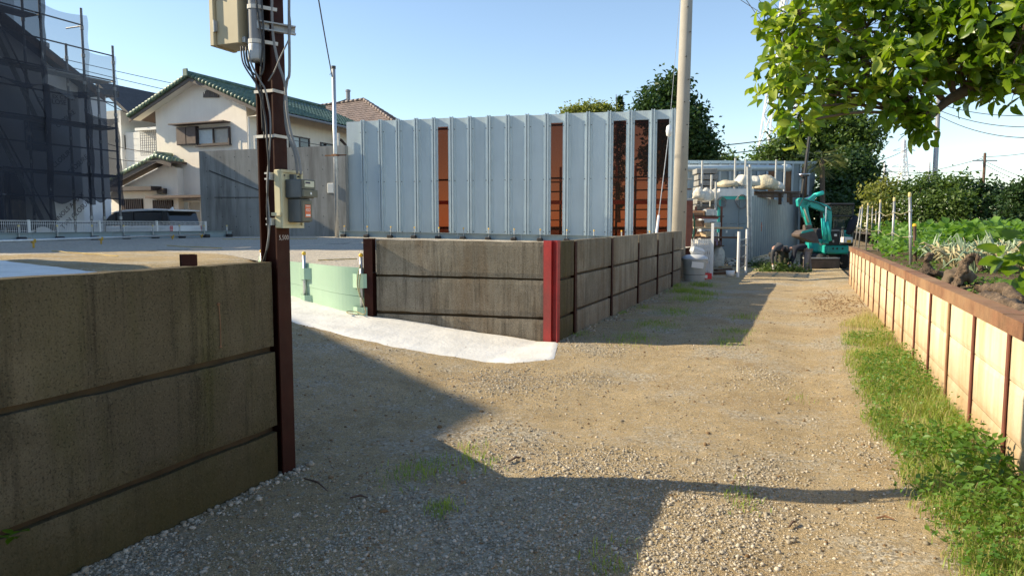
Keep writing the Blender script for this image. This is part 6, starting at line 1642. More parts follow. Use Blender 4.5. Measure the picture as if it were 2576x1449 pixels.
# ------------------------------------------------------------------ trees behind the fence and yard
tree('broadleaf_tree', 'tall dark broadleaf tree rising right behind the utility pole', at_d(1705, 560, 43),
     [bl(1690, 235, 43, 36, 42), bl(1640, 285, 42, 34, 30), bl(1735, 300, 43, 38, 36), bl(1700, 330, 42, 60, 45), bl(1760, 365, 43, 42, 34), bl(1780, 398, 42, 34, 22), bl(1640, 250, 43, 22, 22), bl(1690, 400, 43, 80, 40), bl(1615, 278, 42, 14, 8)], 2600, 5, .30, 'tree_leaf_dark', .3, 'trees beyond the yard')
def conifer(label, base, top, r, n, mat_):
    t = thing('conifer', label, 'tree', base, 0, 'trees beyond the yard'); b = Vector(base); H_ = top.z - b.z; P = []
    MB().tube([b, top], [.16, .02], 7).build('trunk', 'bark', t)
    lv = 26
    for k in range(lv):
        f = k / lv; z = b.z + H_ * (.12 + .88 * f); rr = r * (1 - f) ** .8 * random.uniform(.75, 1.15)
        for j in range(7):
            a = random.uniform(0, 6.28); tip = V(b.x + rr * math.cos(a), b.y + rr * math.sin(a), z + rr * .25)
            for q in range(n): s = random.random(); P.append((lerp(b.x, tip.x, s), lerp(b.y, tip.y, s), lerp(z, tip.z, s)))
    P = np.array(P); V_, f = leaves(P - np.array(b), RNG.uniform(.18, .34, len(P)), .22, .1); np_mesh('crown', V_, f, mat_, t)
conifer('small pointed conifer standing above the panel fence', at_d(1556, 560, 46), at_d(1550, 238, 46), 1.35, 16, 'tree_leaf_dark')
tree('round_shrub', 'yellow green clipped shrub top showing over the panel fence', at_d(1480, 560, 45), [bl(1450, 290, 45, 36, 16), bl(1490, 286, 45, 36, 18), bl(1525, 286, 45, 22, 16)], 900, 5, .2, 'tree_leaf_yellow', .12, 'trees beyond the yard')
tree('broadleaf_tree', 'large mid green tree rising behind the excavator and panel screen', at_d(2090, 600, 50),
     [bl(2105, 300, 50, 60, 34), bl(2160, 340, 49, 50, 42), bl(2040, 345, 50, 60, 40), bl(1985, 370, 50, 50, 34), bl(1930, 398, 50, 46, 20), bl(2120, 390, 49, 66, 50), bl(2180, 355, 50, 30, 26), bl(2150, 440, 48, 46, 40), bl(2020, 400, 50, 60, 30)], 2300, 5, .33, 'tree_leaf_mid', .35, 'trees beyond the yard')
tree('broadleaf_tree', 'dark dense tree directly behind the excavator cab', at_d(2130, 610, 44), [bl(2110, 470, 44, 50, 50), bl(2150, 430, 44, 44, 40), bl(2170, 480, 44, 26, 30), bl(2090, 540, 42, 50, 40), bl(2140, 520, 43, 40, 40), bl(2195, 460, 45, 18, 12)], 1900, 5, .30, 'tree_leaf_dark', .3, 'trees beyond the yard')
tree('small_tree', 'low distant green tree top beside the tall dark tree', at_d(1835, 560, 60), [bl(1832, 412, 60, 22, 9)], 160, 5, .3, 'tree_leaf_mid', .12, 'trees beyond the yard')
# palm
pm = thing('fan_palm', 'fan palm with hanging fronds standing behind the rusty end of the screen', 'palm', at_d(2070, 600, 41))
pb0 = at_d(2070, 600, 41); pt0 = at_d(2068, 400, 41)
MB().tube([pb0, pt0], [.16, .13], 10).build('trunk', 'bark', pm)
for k in range(22):
    a = k * 2.4; el = random.uniform(-.9, .7); d = V(math.cos(a) * math.cos(el), math.sin(a) * math.cos(el), math.sin(el)); c = pt0 + d * random.uniform(.6, .95)
    m = MB(); sx = d.cross(V(0, 0, 1)).normalized(); uz = sx.cross(d)
    m.bar(pt0, c, .03)
    for q in range(13):
        t = (q - 6) / 6 * 1.25; r_ = (d * math.cos(t) + sx * math.sin(t)); e = c + r_ * random.uniform(.55, .8) - V(0, 0, random.uniform(.05, .3)); w = (uz * .5 + sx * .5).normalized() * .03
        m.add([c - w * .5, c + w * .5, c.lerp(e, .6) + w, e], [(0, 1, 2, 3)])
    m.build('frond', 'palm_leaf', pm)
# hedge bushes beyond the field
for i, (lab, blobs, mt_, n) in enumerate((
    ('olive bush at the lane end of the field hedge', [bl(2200, 478, 36, 30, 18), bl(2235, 468, 36, 30, 22), bl(2215, 505, 35, 40, 24), bl(2215, 545, 35, 45, 24)], 'tree_leaf_yellow', 700),
    ('broad green bush below the steel lamp pole', [bl(2300, 470, 35, 44, 22), bl(2345, 458, 35, 34, 26), bl(2310, 510, 34, 60, 30), bl(2310, 550, 34, 60, 26)], 'tree_leaf_mid', 1000),
    ('tall leafy bush with upright shoots in the field hedge', [bl(2395, 462, 34, 40, 24), bl(2430, 455, 34, 24, 18), bl(2400, 505, 33, 60, 32), bl(2400, 550, 33, 60, 26)], 'tree_leaf_mid', 1000),
    ('dark bush towards the outer end of the field hedge', [bl(2475, 478, 34, 40, 22), bl(2505, 475, 34, 30, 22), bl(2480, 515, 33, 50, 28), bl(2490, 552, 33, 60, 24)], 'tree_leaf_dark', 900),
    ('dark shrub at the outer end of the field hedge', [bl(2565, 480, 30, 26, 26), bl(2590, 470, 30, 30, 30), bl(2560, 520, 30, 40, 26), bl(2565, 550, 30, 50, 24)], 'tree_leaf_dark', 700))):
    blobs = [((c_[0], c_[1], c_[2] - .22), r_) for c_, r_ in blobs]; c = blobs[0][0]; tree('bush', lab, (c[0], c[1], .95), blobs, int(n * .72), 5, .2, mt_, .06, 'bushes along the field hedge', cat='bush')

# ------------------------------------------------------------------ near tree overhanging on the right: big leaves in whorls
nt0 = at_d(2850, 640, 7.2); nt0.z = .95
nt = thing('leafy_tree', 'near tree with large glossy green leaves overhanging the field wall', 'tree', nt0)
limb = [V(nt0.x, nt0.y, .7), V(nt0.x - .1, nt0.y, 2.0), at_d(2700, 170, 7.0), at_d(2576, 196, 6.9), at_d(2470, 214, 6.8), at_d(2390, 250, 6.7), at_d(2335, 302, 6.6)]
trk = MB().tube(spline(limb, 5), list(np.interp(np.linspace(0, 1, 31), [0, .3, .55, .8, 1], [.16, .13, .075, .05, .02])), 9).build('trunk', 'bark', nt, smooth=True)
CL = [(2010, 40, 6.9, 90, 60), (1975, 110, 6.8, 60, 55), (1965, 180, 6.7, 50, 40), (1965, 235, 6.6, 42, 40), (1990, 290, 6.5, 42, 38), (2015, 325, 6.4, 34, 28), (2090, 60, 7.2, 90, 70), (2080, 150, 6.9, 80, 60), (2060, 220, 6.7, 70, 50), (2110, 255, 6.6, 60, 35), (2180, 70, 7.0, 100, 70), (2170, 170, 6.7, 80, 60), (2180, 235, 6.6, 70, 40), (2290, 60, 6.8, 110, 80), (2270, 165, 6.5, 90, 60), (2270, 260, 6.5, 60, 36), (2310, 320, 6.5, 46, 26), (2260, 300, 6.5, 36, 30), (2400, 60, 6.6, 100, 80), (2380, 150, 6.6, 90, 52), (2500, 60, 6.3, 110, 90), (2480, 150, 6.5, 90, 46), (2570, 110, 6.1, 90, 90), (2560, 165, 6.6, 70, 34), (2450, 262, 6.9, 40, 20), (2510, 262, 6.5, 46, 22), (2555, 255, 6.4, 40, 24), (2110, -60, 7.0, 120, 60), (2300, -70, 6.8, 140, 60), (2500, -70, 6.5, 140, 60), (2640, 60, 6.3, 90, 120), (2340, 345, 6.4, 26, 12)]
LV, hubs = [], []
for (px, py, dp, rx, ry) in CL:
    c = at_d(px, py - (18 if py > 240 else 0), dp); k = dp / FPX; rad = np.array([rx * k * .94, (rx + ry) / 2 * k * 1.1, ry * k * .9])
    n_h = max(7, int(rx * ry / 185))
    for q in range(n_h):
        d = RNG.normal(size=3); d /= np.linalg.norm(d); r_ = .35 + .65 * RNG.random() ** .5
        h = np.array(c) + d * rad * r_; ax = d * .8 + np.array([-.35, -.25, .35]) + RNG.normal(0, .35, 3); ax /= np.linalg.norm(ax)
        hubs.append((h, np.array(c)))
        nl = RNG.integers(4, 7); a0_ = RNG.uniform(0, 6.28)
        s1 = np.cross(ax, [0, 0, 1.0]); s1 /= np.linalg.norm(s1) + 1e-9; s2 = np.cross(ax, s1)
        for i in range(nl):
            a = a0_ + i * 2.4; u = ax * .55 + (s1 * math.cos(a) + s2 * math.sin(a)) * .85 + np.array([0, 0, -.22]); u /= np.linalg.norm(u)
            w_ = ax * .8 + RNG.normal(0, .55, 3) + np.array([0, 0, .3]); w_ = w_ - u * (w_ @ u); w_ /= np.linalg.norm(w_)
            LV.append((h + RNG.normal(0, .015, 3) + ax * .02 * i, u, np.cross(w_, u), w_, RNG.uniform(.08, .165)))
def leaf_shape(name, mat_, bend_=.12, cup=.32, wav=.02):
    m = MB(); ol = [(0, 0), (.12, .10), (.32, .235), (.55, .27), (.78, .19), (.93, .08), (1.0, 0)]
    for u, hw in ol:
        bend = -bend_ * u * u
        for s in (-1, 0, 1): m.v.append((u, s * hw, bend + abs(s) * hw * cup + wav * math.sin(u * 9 + s) * abs(s)))
    for i in range(len(ol) - 1):
        for s in (0, 1): a = 3 * i + s; m.f.append((a, a + 1, a + 4, a + 3))
    me = bpy.data.meshes.new(name); me.from_pydata(m.v, [], m.f); me.materials.append(M[mat_]); me.polygons.foreach_set('use_smooth', [True] * len(me.polygons))
    return me, np.array(m.v), np.array(m.f)
lm, lv_, lf_ = leaf_shape('leaf', 'near_leaf'); ym, _, _ = leaf_shape('young_leaf', 'young_leaf', .2, .7, .03)
lvar = [(lm, lv_)] + [leaf_shape('leaf', 'near_leaf', b_, c_, w_)[:2] for b_, c_, w_ in ((.45, .15, .04), (-.15, .55, .03), (.3, .8, .05), (.7, .35, .02))]; yv = [leaf_shape('young_leaf', 'young_leaf', b_, c_, .03)[1] for b_, c_ in ((.2, .7), (.5, .9), (0, .5))]
# the leaves that show largest are parts of their own, the rest one mass
camv = np.array(EYEP); fw_ = np.array(fwd); rt_ = np.array([math.cos(YAW), math.sin(YAW), 0])
def in_view(p):
    d = p - camv; f = d @ fw_; x = (d @ rt_) / f * FPX + CX; y = HORIZON - d[2] / f * FPX
    return 0 < x < 2576 and -20 < y < 400
order = sorted(range(len(LV)), key=lambda i: (0 if in_view(LV[i][0]) else 50) + np.linalg.norm(LV[i][0] - camv) - 6 * LV[i][4])
bigset = set(order[:290]); far_v, far_f, yg_v, yg_f = [], [], [], []
inv = chain(nt).inverted(); invt = np.array(inv.translation)
nv_ = len(lv_)
for i, (p, u, v_, w_, s) in enumerate(LV):
    young = p[0] * math.cos(YAW) + p[1] * math.sin(YAW) < 3.35 and RNG.random() < .42 or RNG.random() < .07
    q = np.stack([u * s, v_ * s, w_ * s], 1)
    if i in bigset:
        o = bpy.data.objects.new('leaf', ym if young else lvar[i % 5][0]); COL.objects.link(o); o.parent = nt
        mt_ = Matrix([[*q[0], p[0] + invt[0]], [*q[1], p[1] + invt[1]], [*q[2], p[2] + invt[2]], [0, 0, 0, 1]]); o.matrix_basis = mt_
    else:
        vs_, fs_ = (yg_v, yg_f) if young else (far_v, far_f)
        fs_.append(lf_ + nv_ * len(vs_)); vs_.append((yv[i % 3] if young else lvar[i % 5][1]) @ q.T + p + invt)
np_mesh('leaf_mass', np.concatenate(far_v), np.concatenate(far_f), 'near_leaf', nt, 'stuff', True)
np_mesh('young_leaf_mass', np.concatenate(yg_v), np.concatenate(yg_f), 'young_leaf', nt, 'stuff', True)
tw = MB(); cen = {}
for h, c in hubs: cen.setdefault(tuple(c), []).append(h)
lp_ = [Vector(p) for p in spline(limb[2:], 6)]
for c, hs_ in cen.items():
    C_ = Vector(c); near = min(lp_, key=lambda p: (p - C_).length); mid_ = near.lerp(C_, .5) + V(0, 0, .08)
    MB().tube(spline([near, mid_, C_], 4), list(np.linspace(.022, .008, 9)), 6).build('branch', 'bark', nt, smooth=True)
    for h in hs_:
        if RNG.random() < .7: tw.tube([C_, C_.lerp(Vector(h), .55) + V(0, 0, .03), Vector(h)], [.006, .004, .0025], 4, False)
tw.build('twigs', 'bark', nt, kind='stuff')

# ------------------------------------------------------------------ field: stakes, ropes, crops, onions, stumps
stakes = [(2292, 684, 2289, 488, 1.80), (2243, 656, 2250, 500, 1.85), (2208, 640, 2215, 505, 1.9), (2178, 628, 2184, 513, 1.9), (2160, 620, 2170, 517, 1.95), (2150, 612, 2165, 522, 1.85), (2192, 600, 2195, 520, 2.9), (2202, 600, 2204, 528, 3.3)]
lbl = ['galvanised stake with rope beside the stub with a yellow cap', 'galvanised stake second along the field wall from the capped stub', 'galvanised stake third along the field wall from the capped stub', 'galvanised stake fourth along the field wall from the capped stub', 'galvanised stake at the lane end of the row on the field wall', 'leaning galvanised stake propped at the lane end of the row', 'thin stake standing in the crop behind the row', 'shorter stake standing deeper in the crop behind the row']
tops_ = []
for i, (bx_, by_, tx_, ty_, x) in enumerate(stakes):
    b = at_x(bx_, by_, x); dpt = -b.x * math.sin(YAW) + b.y * math.cos(YAW); tp = at_d(tx_, ty_, dpt)
    s = thing('stake', lbl[i], 'stake', b, 0, 'stakes along the field wall')
    MB().tube([b - V(0, 0, .15), tp], .024 if i < 6 else .02, 10).build('tube', 'galv_stake', s, smooth=True)
    MB().lathe([(.027, -.05), (.028, .01), (.018, .025)], tp, 10).build('cap', 'faded_cap', s)
    m = MB(); 
    for f in (.45, .78): c = b.lerp(tp, f); m.lathe([(.03, -.02), (.034, -.01), (.034, .012), (.03, .02)], c, 8, False)
    m.build('wire_tie', 'dull_zinc', s); tops_.append((b, tp))
for i in range(5):
    for f in (.45, .78):
        a, b = tops_[i][0].lerp(tops_[i][1], f), tops_[i + 1 if i < 4 else 5][0].lerp(tops_[i + 1 if i < 4 else 5][1], f)
        tag(MB().tube([a, a.lerp(b, .5) - V(0, 0, .05 + .04 * (i % 2)), b], .007, 5).build('stake_rope', 'rope_straw'), ('upper' if f > .6 else 'lower') + ' rope in the %s span between the field wall stakes' % ('first second third fourth last'.split()[i]), 'rope', 'ropes between the stakes', 'thing')
b = at_x(2303, 650, 2.0); dpt = -b.x * math.sin(YAW) + b.y * math.cos(YAW); tp = at_d(2301, 567, dpt)
s = thing('stub_stake', 'short weathered stub with yellow cap tied to the first stake', 'stake', b)
MB().tube([b - V(0, 0, .1), tp], .03, 8).build('tube', 'wood_dark', s); MB().lathe([(.036, 0), (.038, .03), (.02, .05)], tp - V(0, 0, .02), 10).build('cap', 'yellow_cap', s)
# leafy crop rows
def crop_mass(name, n, x0, x1, y0, y1, zlo, zhi, size, mat_, label, up=.8, dens=None):
    p = np.stack([RNG.uniform(x0, x1, n), RNG.uniform(y0, y1, n), np.zeros(n)], 1)
    if dens is not None: p = p[RNG.random(len(p)) < dens(p[:, 0], p[:, 1])]
    n = len(p)
    h = zlo + (zhi - zlo) * RNG.random(n) ** .6 * (.55 + .9 * np.clip(fbm(p[:, 0] * 1.1, p[:, 1] * 1.1) - .2, 0, 1))
    p[:, 2] = field_fn(p[:, 0], p[:, 1]) + h
    V_, f = leaves(p, RNG.uniform(.6, 1.3, n) * size, .85, up)
    o = np_mesh(name, V_, f, mat_, None, 'stuff'); return tag(o, label, 'plants')
crop_mass('crop_leaves', 9000, 2.6, 16, 18.5, 31, .05, .72, .22, 'crop_leaf', 'bright green leafy crop standing behind the onions')
crop_mass('crop_leaves', 1100, 1.7, 2.7, 14.5, 21, .02, .55, .12, 'crop_leaf', 'green climbing leaves among the stakes on the field wall')
crop_mass('field_weeds', 16000, 1.45, 7, 6.5, 16, .0, .05, .045, 'weed_leaf', 'low green weeds covering the field soil', 1.2, lambda x, y: np.clip((fbm(x * 1.3, y * 1.3) - .33) * 4, 0, 1))
crop_mass('field_weeds', 5000, 9.5, 45, 14, 60, .0, .5, .24, 'crop_leaf', 'green field growth far behind the onion rows')
# onions: single plants with strap leaves, some fallen and dry
def onion_mesh(seed, mat_):
    rg = random.Random(seed); m = MB()
    for k in range(12):
        a = rg.uniform(0, 6.28); ln = rg.uniform(.38, .66); lean = rg.uniform(.15, .9); pts = []
        for q in range(6):
            t = q / 5; r_ = ln * t * lean; z = ln * t * (1 - .9 * lean * t * t) ; pts.append(V(r_ * math.cos(a), r_ * math.sin(a), max(.01, z)))
        if rg.random() < .45: pts[-1].z = max(.02, pts[-2].z - .12); pts[-1] += V(math.cos(a), math.sin(a), 0) * .06
        m.tube(pts, [.012, .019, .02, .017, .012, .003], 4, False)
    me = bpy.data.meshes.new('onion_plant'); me.from_pydata(m.v, [], m.f); me.materials.append(M[mat_]); return me
om = [onion_mesh(k, 'onion_leaf' if k % 3 else 'dry_leaf') for k in range(9)]
cnt = 0; rr = random.Random(11)
for row in range(7):
    for k in range(34):
        y = 11.2 + row * .62 + rr.uniform(-.1, .1); x = 2.2 + k * .17 + rr.uniform(-.05, .05)
        if cnt >= 235 or rr.random() < .04: continue
        o = bpy.data.objects.new('onion_plant', om[rr.randrange(9)]); COL.objects.link(o)
        o.location = (x, y, float(field_fn(x, y)) - .01); o.rotation_euler = (0, 0, rr.uniform(0, 6.28)); sc_ = rr.uniform(.75, 1.15); o.scale = (sc_,) * 3
        tag(o, 'onion plant with pale strap leaves in the rows beside the stakes', 'onion', 'onion plants in rows', 'thing'); cnt += 1
# stumps and rotten logs lying on the field edge
def log(pts, rad, label, name='log', mat_='dead_wood', seed=0):
    q = spline([Vector(p) for p in pts], 14); n = len(q); rs = np.interp(np.linspace(0, 1, n), np.linspace(0, 1, len(rad)), rad)
    m = MB().tube(q, list(rs), 20); o1 = seed * 3.7
    m.v = [tuple(Vector(v_) + V(*(.09 * (float(fbm(v_[0] * 13 + o1 + k * 7, v_[2] * 17 + v_[1] * 9, 4)) - .47) for k in range(3)))) for v_ in m.v]
    return tag(m.build(name, mat_, None, smooth=True), label, 'log', None, 'thing')
def gp_(px, py, x): return at_x(px, py, x)
fzz = lambda x, y: float(field_fn(x, y))
def onfield(px, py): 
    p = at_z(px, py, .99); return V(p.x, p.y, fzz(p.x, p.y))
a = onfield(2335, 688); log([a + V(-.25, -.1, .0), a + V(0, 0, .08), a + V(.22, .05, .03)], [.03, .07, .03], 'small grey stump lying by the first stake', 'stump', seed=1)
log([a + V(0, 0, .05), a + V(-.02, 0, .2), a + V(.0, 0, .32)], [.06, .04, .03], 'upright broken shoot of the small grey stump', 'stump_shoot', seed=2)
c = onfield(2425, 712); log([c + V(-.12, -.1, .0), c + V(-.05, .0, .12), c + V(.02, .05, .30), c + V(.10, .06, .34), c + V(.16, .05, .2)], [.035, .045, .05, .045, .03], 'bent dark root curling up on the field edge', 'root', seed=3)
c = onfield(2395, 705); log([c + V(-.10, -.05, .04), c + V(.05, 0, .12), c + V(.2, .1, .10)], [.06, .10, .05], 'brown fibrous stump beside the bent root', 'stump', 'bark', 4)
c1_, c2_ = onfield(2455, 742), onfield(2590, 800); log([c1_ + V(0, 0, .04), c1_.lerp(c2_, .4) + V(0, .04, .09), c2_ + V(0, 0, .05)], [.03, .06, .05], 'long rotten log lying along the wall capping', 'log', 'dead_wood', 5)
c1_, c2_ = onfield(2470, 728), onfield(2580, 760); log([c1_ + V(0, .1, .04), c1_.lerp(c2_, .5) + V(0, .12, .1), c2_ + V(0, .1, .06)], [.03, .05, .04], 'second rotten log lying just behind the long one', 'log', 'dead_wood', 6)
# big-leaved shrub at the edge of the field
sb_ = at_d(2620, 700, 6.4); sb_.z = .97
sh_ = thing('squash_plant', 'large bright leaves of a sprawling plant at the end of the rotten logs', 'plant', sb_)
for k in range(46):
    px, py = random.uniform(2515, 2660), random.uniform(575, 735)
    if px < 2540 and (py < 610 or py > 720): continue
    p = at_d(px, py, random.uniform(5.9, 6.9)); o = bpy.data.objects.new('leaf', lm); COL.objects.link(o); o.parent = sh_
    u = Vector((random.uniform(-1, .4), random.uniform(-1, .3), random.uniform(-.8, .2))).normalized(); w_ = Vector((random.uniform(-.6, .2), random.uniform(-.8, 0), .9)); w_ = (w_ - u * w_.dot(u)).normalized(); v_ = w_.cross(u); s = random.uniform(.13, .22); p = p - sb_
    o.matrix_basis = Matrix([[u.x * s, v_.x * s * 1.5, w_.x * s, p.x], [u.y * s, v_.y * s * 1.5, w_.y * s, p.y], [u.z * s, v_.z * s * 1.5, w_.z * s, p.z], [0, 0, 0, 1]])
m = MB()
for k in range(7): a = at_d(random.uniform(2540, 2650), random.uniform(600, 690), 6.4); m.tube([sb_, sb_.lerp(a, .5) + V(0, 0, .1), a], [.012, .009, .005], 5)
m.build('stems', 'weed_leaf', sh_, kind='stuff')

# ------------------------------------------------------------------ grass and weeds
def blades(name, xy, h, w, mat_, zfn, label, lean=.5):
    n = len(xy); a = RNG.uniform(0, 6.28, n); d = np.stack([np.cos(a), np.sin(a), 0 * a], 1); sd_ = np.stack([-np.sin(a), np.cos(a), 0 * a], 1)
    b0 = np.stack([xy[:, 0], xy[:, 1], zfn(xy[:, 0], xy[:, 1]) - .01], 1); l_ = RNG.uniform(.15, 1, n) * lean; H_ = h[:, None]; W_ = w * RNG.uniform(.6, 1.3, n)[:, None]
    up = np.array([0, 0, 1.0]); mid = b0 + up * H_ * .6 + d * H_ * (l_ * .35)[:, None]; tip = b0 + up * H_ * (1 - .35 * l_)[:, None] + d * H_ * (l_ * .9)[:, None]
    V_ = np.stack([b0 - sd_ * W_, b0 + sd_ * W_, mid - sd_ * W_ * .8, mid + sd_ * W_ * .8, tip], 1).reshape(-1, 3)
    f = np.array([(0, 1, 3), (0, 3, 2), (2, 3, 4)])[None] + 5 * np.arange(n)[:, None, None]
    return tag(np_mesh(name, V_, f.reshape(-1, 3), mat_, None, 'stuff'), label, 'grass')
vy = [1.5, 3, 4, 5, 6, 7, 8, 9, 10, 11, 12, 13, 14.5]; vx = [.15, .42, .48, .42, .38, .32, .28, .30, .33, .42, .6, .85, 1.1]
# the verge's edge measured along the lane
ved = [at_z(px, py) for px, py in ((2370, 1449), (2250, 1250), (2230, 1150), (2150, 1040), (2125, 960), (2110, 880), (2105, 820))]
vy2 = [p.y for p in ved]; vx2 = [p.x for p in ved]
def verge_in(x, y):
    e = np.interp(y, vy2 + [13.2, 15], vx2 + [.85, 1.2]); jag = .16 * (fbm(x * 3, y * 3) - .45) + .06 * (fbm(y * 9, x * 9) - .45)
    return np.clip((x - e - jag) / .16, 0, 1) * np.clip((14.2 - y) / 1.0, 0, 1)
def pick(n, x0, x1, y0, y1, fn, pw=1.5):
    p = np.stack([RNG.uniform(x0, x1, n), y0 + (y1 - y0) * RNG.random(n) ** pw], 1); return p[RNG.random(n) < fn(p[:, 0], p[:, 1])]
p = pick(110000, -.2, 1.24, 2.2, 14.5, lambda x, y: verge_in(x, y) * np.clip((fbm(x * 2.2 + 3, y * 2.2) - .27) * 3.6, .10, 1) * np.interp(y, [9.5, 12], [1, .45]))
hh = RNG.uniform(.035, .13, len(p)) * (.6 + .9 * fbm(p[:, 0] * 2, p[:, 1] * 2)) * np.clip(.45 + (p[:, 0] - .1) * .8, .4, 1.1)
k = RNG.random(len(p)) < np.interp(p[:, 1], [8, 10.5, 12.5], [.80, .62, .25])
blades('grass', p[k], hh[k], .0028, 'grass_blade', lane_z, 'green grass growing along the foot of the cream field wall', .95)
blades('dry_grass', p[~k], hh[~k] * 1.15, .0022, 'grass_dry', lane_z, 'straw coloured grass mixed into the verge', .95)
p = pick(16000, .2, 1.23, 2.6, 11, lambda x, y: np.clip((x - .25) / .5, 0, 1) * np.clip((fbm(x * 2 + 9, y * 1.6 + 4) - .36) * 6, 0, 1) * verge_in(x, y))
z = lane_z(p[:, 0], p[:, 1]) + RNG.uniform(.03, .17, len(p)) * np.clip(p[:, 0], .3, 1.1)
V_, f = leaves(np.column_stack([p, z]), RNG.uniform(.016, .042, len(p)), .7, .9); tag(np_mesh('weeds', V_, f, 'weed_leaf', None, 'stuff'), 'broad leaved weeds growing against the field wall', 'weeds')
for px, py, n, r_ in ((2440, 1195, 260, .17), (2520, 1260, 220, .15), (2560, 1330, 160, .15), (2420, 1160, 120, .12)):
    c = at_z(px, py); q = np.stack([RNG.normal(c.x, r_, n), RNG.normal(c.y, r_ * 1.3, n), RNG.uniform(.05, .26, n)], 1); q = q[q[:, 0] < 1.22]
    V_, f = leaves(q, RNG.uniform(.04, .085, len(q)), .5, .8); tag(np_mesh('weed_clump', V_, f, 'weed_leaf', None, 'stuff'), 'dense clump of large weeds at the foot of the field wall', 'weeds')
# small tufts on the lane and by the far wall
tufts = [(1050, 1195, .16, 260), (1110, 1285, .07, 140), (1195, 1175, .12, 120), (1590, 855, .30, 500), (1650, 820, .32, 600), (1700, 785, .35, 700), (1745, 755, .35, 700), (1720, 735, .30, 900), (1765, 720, .3, 700), (1690, 722, .25, 500), (1825, 865, .22, 260), (1850, 838, .22, 300), (1870, 800, .25, 260), (1560, 790, .15, 160), (1460, 845, .14, 140), (1770, 740, .3, 500), (1525, 1415, .10, 80), (1870, 1255, .12, 90), (1190, 1140, .1, 60), (2010, 1000, .1, 30), (1430, 830, .12, 120), (1620, 775, .2, 160)]
P_, H2 = [], []
for px, py, r_, n in tufts:
    c = at_z(px, py); q = np.stack([RNG.normal(c.x, r_ * .6, n), RNG.normal(c.y, r_, n)], 1); q = q[q[:, 0] > WALL_X + .03]; P_.append(q); H2.append(RNG.uniform(.02, .085, len(q)) * (1.7 if py < 760 else 1))
blades('grass_tufts', np.concatenate(P_), np.concatenate(H2), .003, 'weed_grass' if False else 'grass_blade', lane_z, 'scattered grass tufts on the lane', .8)
# cut branches in front of the two people, and weeds under the corrugated sheet
for px0, px1, py_, n, lab, hz_ in ((1925, 2012, 683, 2600, 'heap of cut green branches at the feet of the two people', .38), (1893, 1935, 672, 700, 'weeds at the foot of the corrugated shed', .4), (2045, 2075, 640, 700, 'grass beside the excavator counterweight', .35)):
    c0_, c1_ = at_z(px0, py_), at_z(px1, py_); t_ = RNG.random(n); q = np.array(c0_)[None] + (np.array(c1_) - np.array(c0_))[None] * t_[:, None] + RNG.normal(0, .22, (n, 3)); q[:, 2] = np.abs(RNG.normal(0, .5, n)) * hz_ * np.sin(np.clip(t_, .08, .92) * math.pi)
    V_, f = leaves(q, RNG.uniform(.05, .12, n), .4, .6); tag(np_mesh('cut_branches' if n > 2000 else 'weeds', V_, f, 'tree_leaf_mid', None, 'stuff'), lab, 'plants')
# seedling in a wall joint
c = at_x(22, 1352, WALL_X + .06)
sd0 = thing('seedling', 'small green seedling growing out of the lowest joint of the mossy wall', 'plant', c)
for k in range(6):
    o = bpy.data.objects.new('leaf', lm); COL.objects.link(o); o.parent = sd0; a = k * 1.1; s = random.uniform(.035, .06)
    o.matrix_basis = Matrix.Translation((random.uniform(0, .03), random.uniform(-.04, .04), random.uniform(-.02, .02))) @ Matrix.Rotation(a, 4, 'Z') @ Matrix.Rotation(-.3, 4, 'Y') @ Matrix.Scale(s, 4)
MB().tube([c - V(.08, 0, .0), c], .003, 5).build('stem', 'weed_leaf', sd0)
# twigs and litter on the lane
for i, (x0, y0, x1, y1) in enumerate(((765, 1215, 825, 1245), (880, 1263, 925, 1264), (1985, 1325, 2005, 1310), (1280, 1170, 1310, 1155), (2205, 1305, 2250, 1312))):
    a, b = at_z(x0, y0), at_z(x1, y1); a.z = float(lane_z(a.x, a.y)) + .012; b.z = float(lane_z(b.x, b.y)) + .012
    tag(MB().tube([a, a.lerp(b, .5) + V(0, .02, .008), b], [.005, .007, .003], 5).build('twig', 'wood_dark' if i != 4 else 'rust_steel'), ['thin twig lying at the foot of the brown meter post', 'short black strip lying on the shaded gravel', 'dark twig lying on the sunlit lane', 'dead twig lying in a gravel patch', 'rusty strip lying at the edge of the verge'][i], 'twig', None, 'thing')
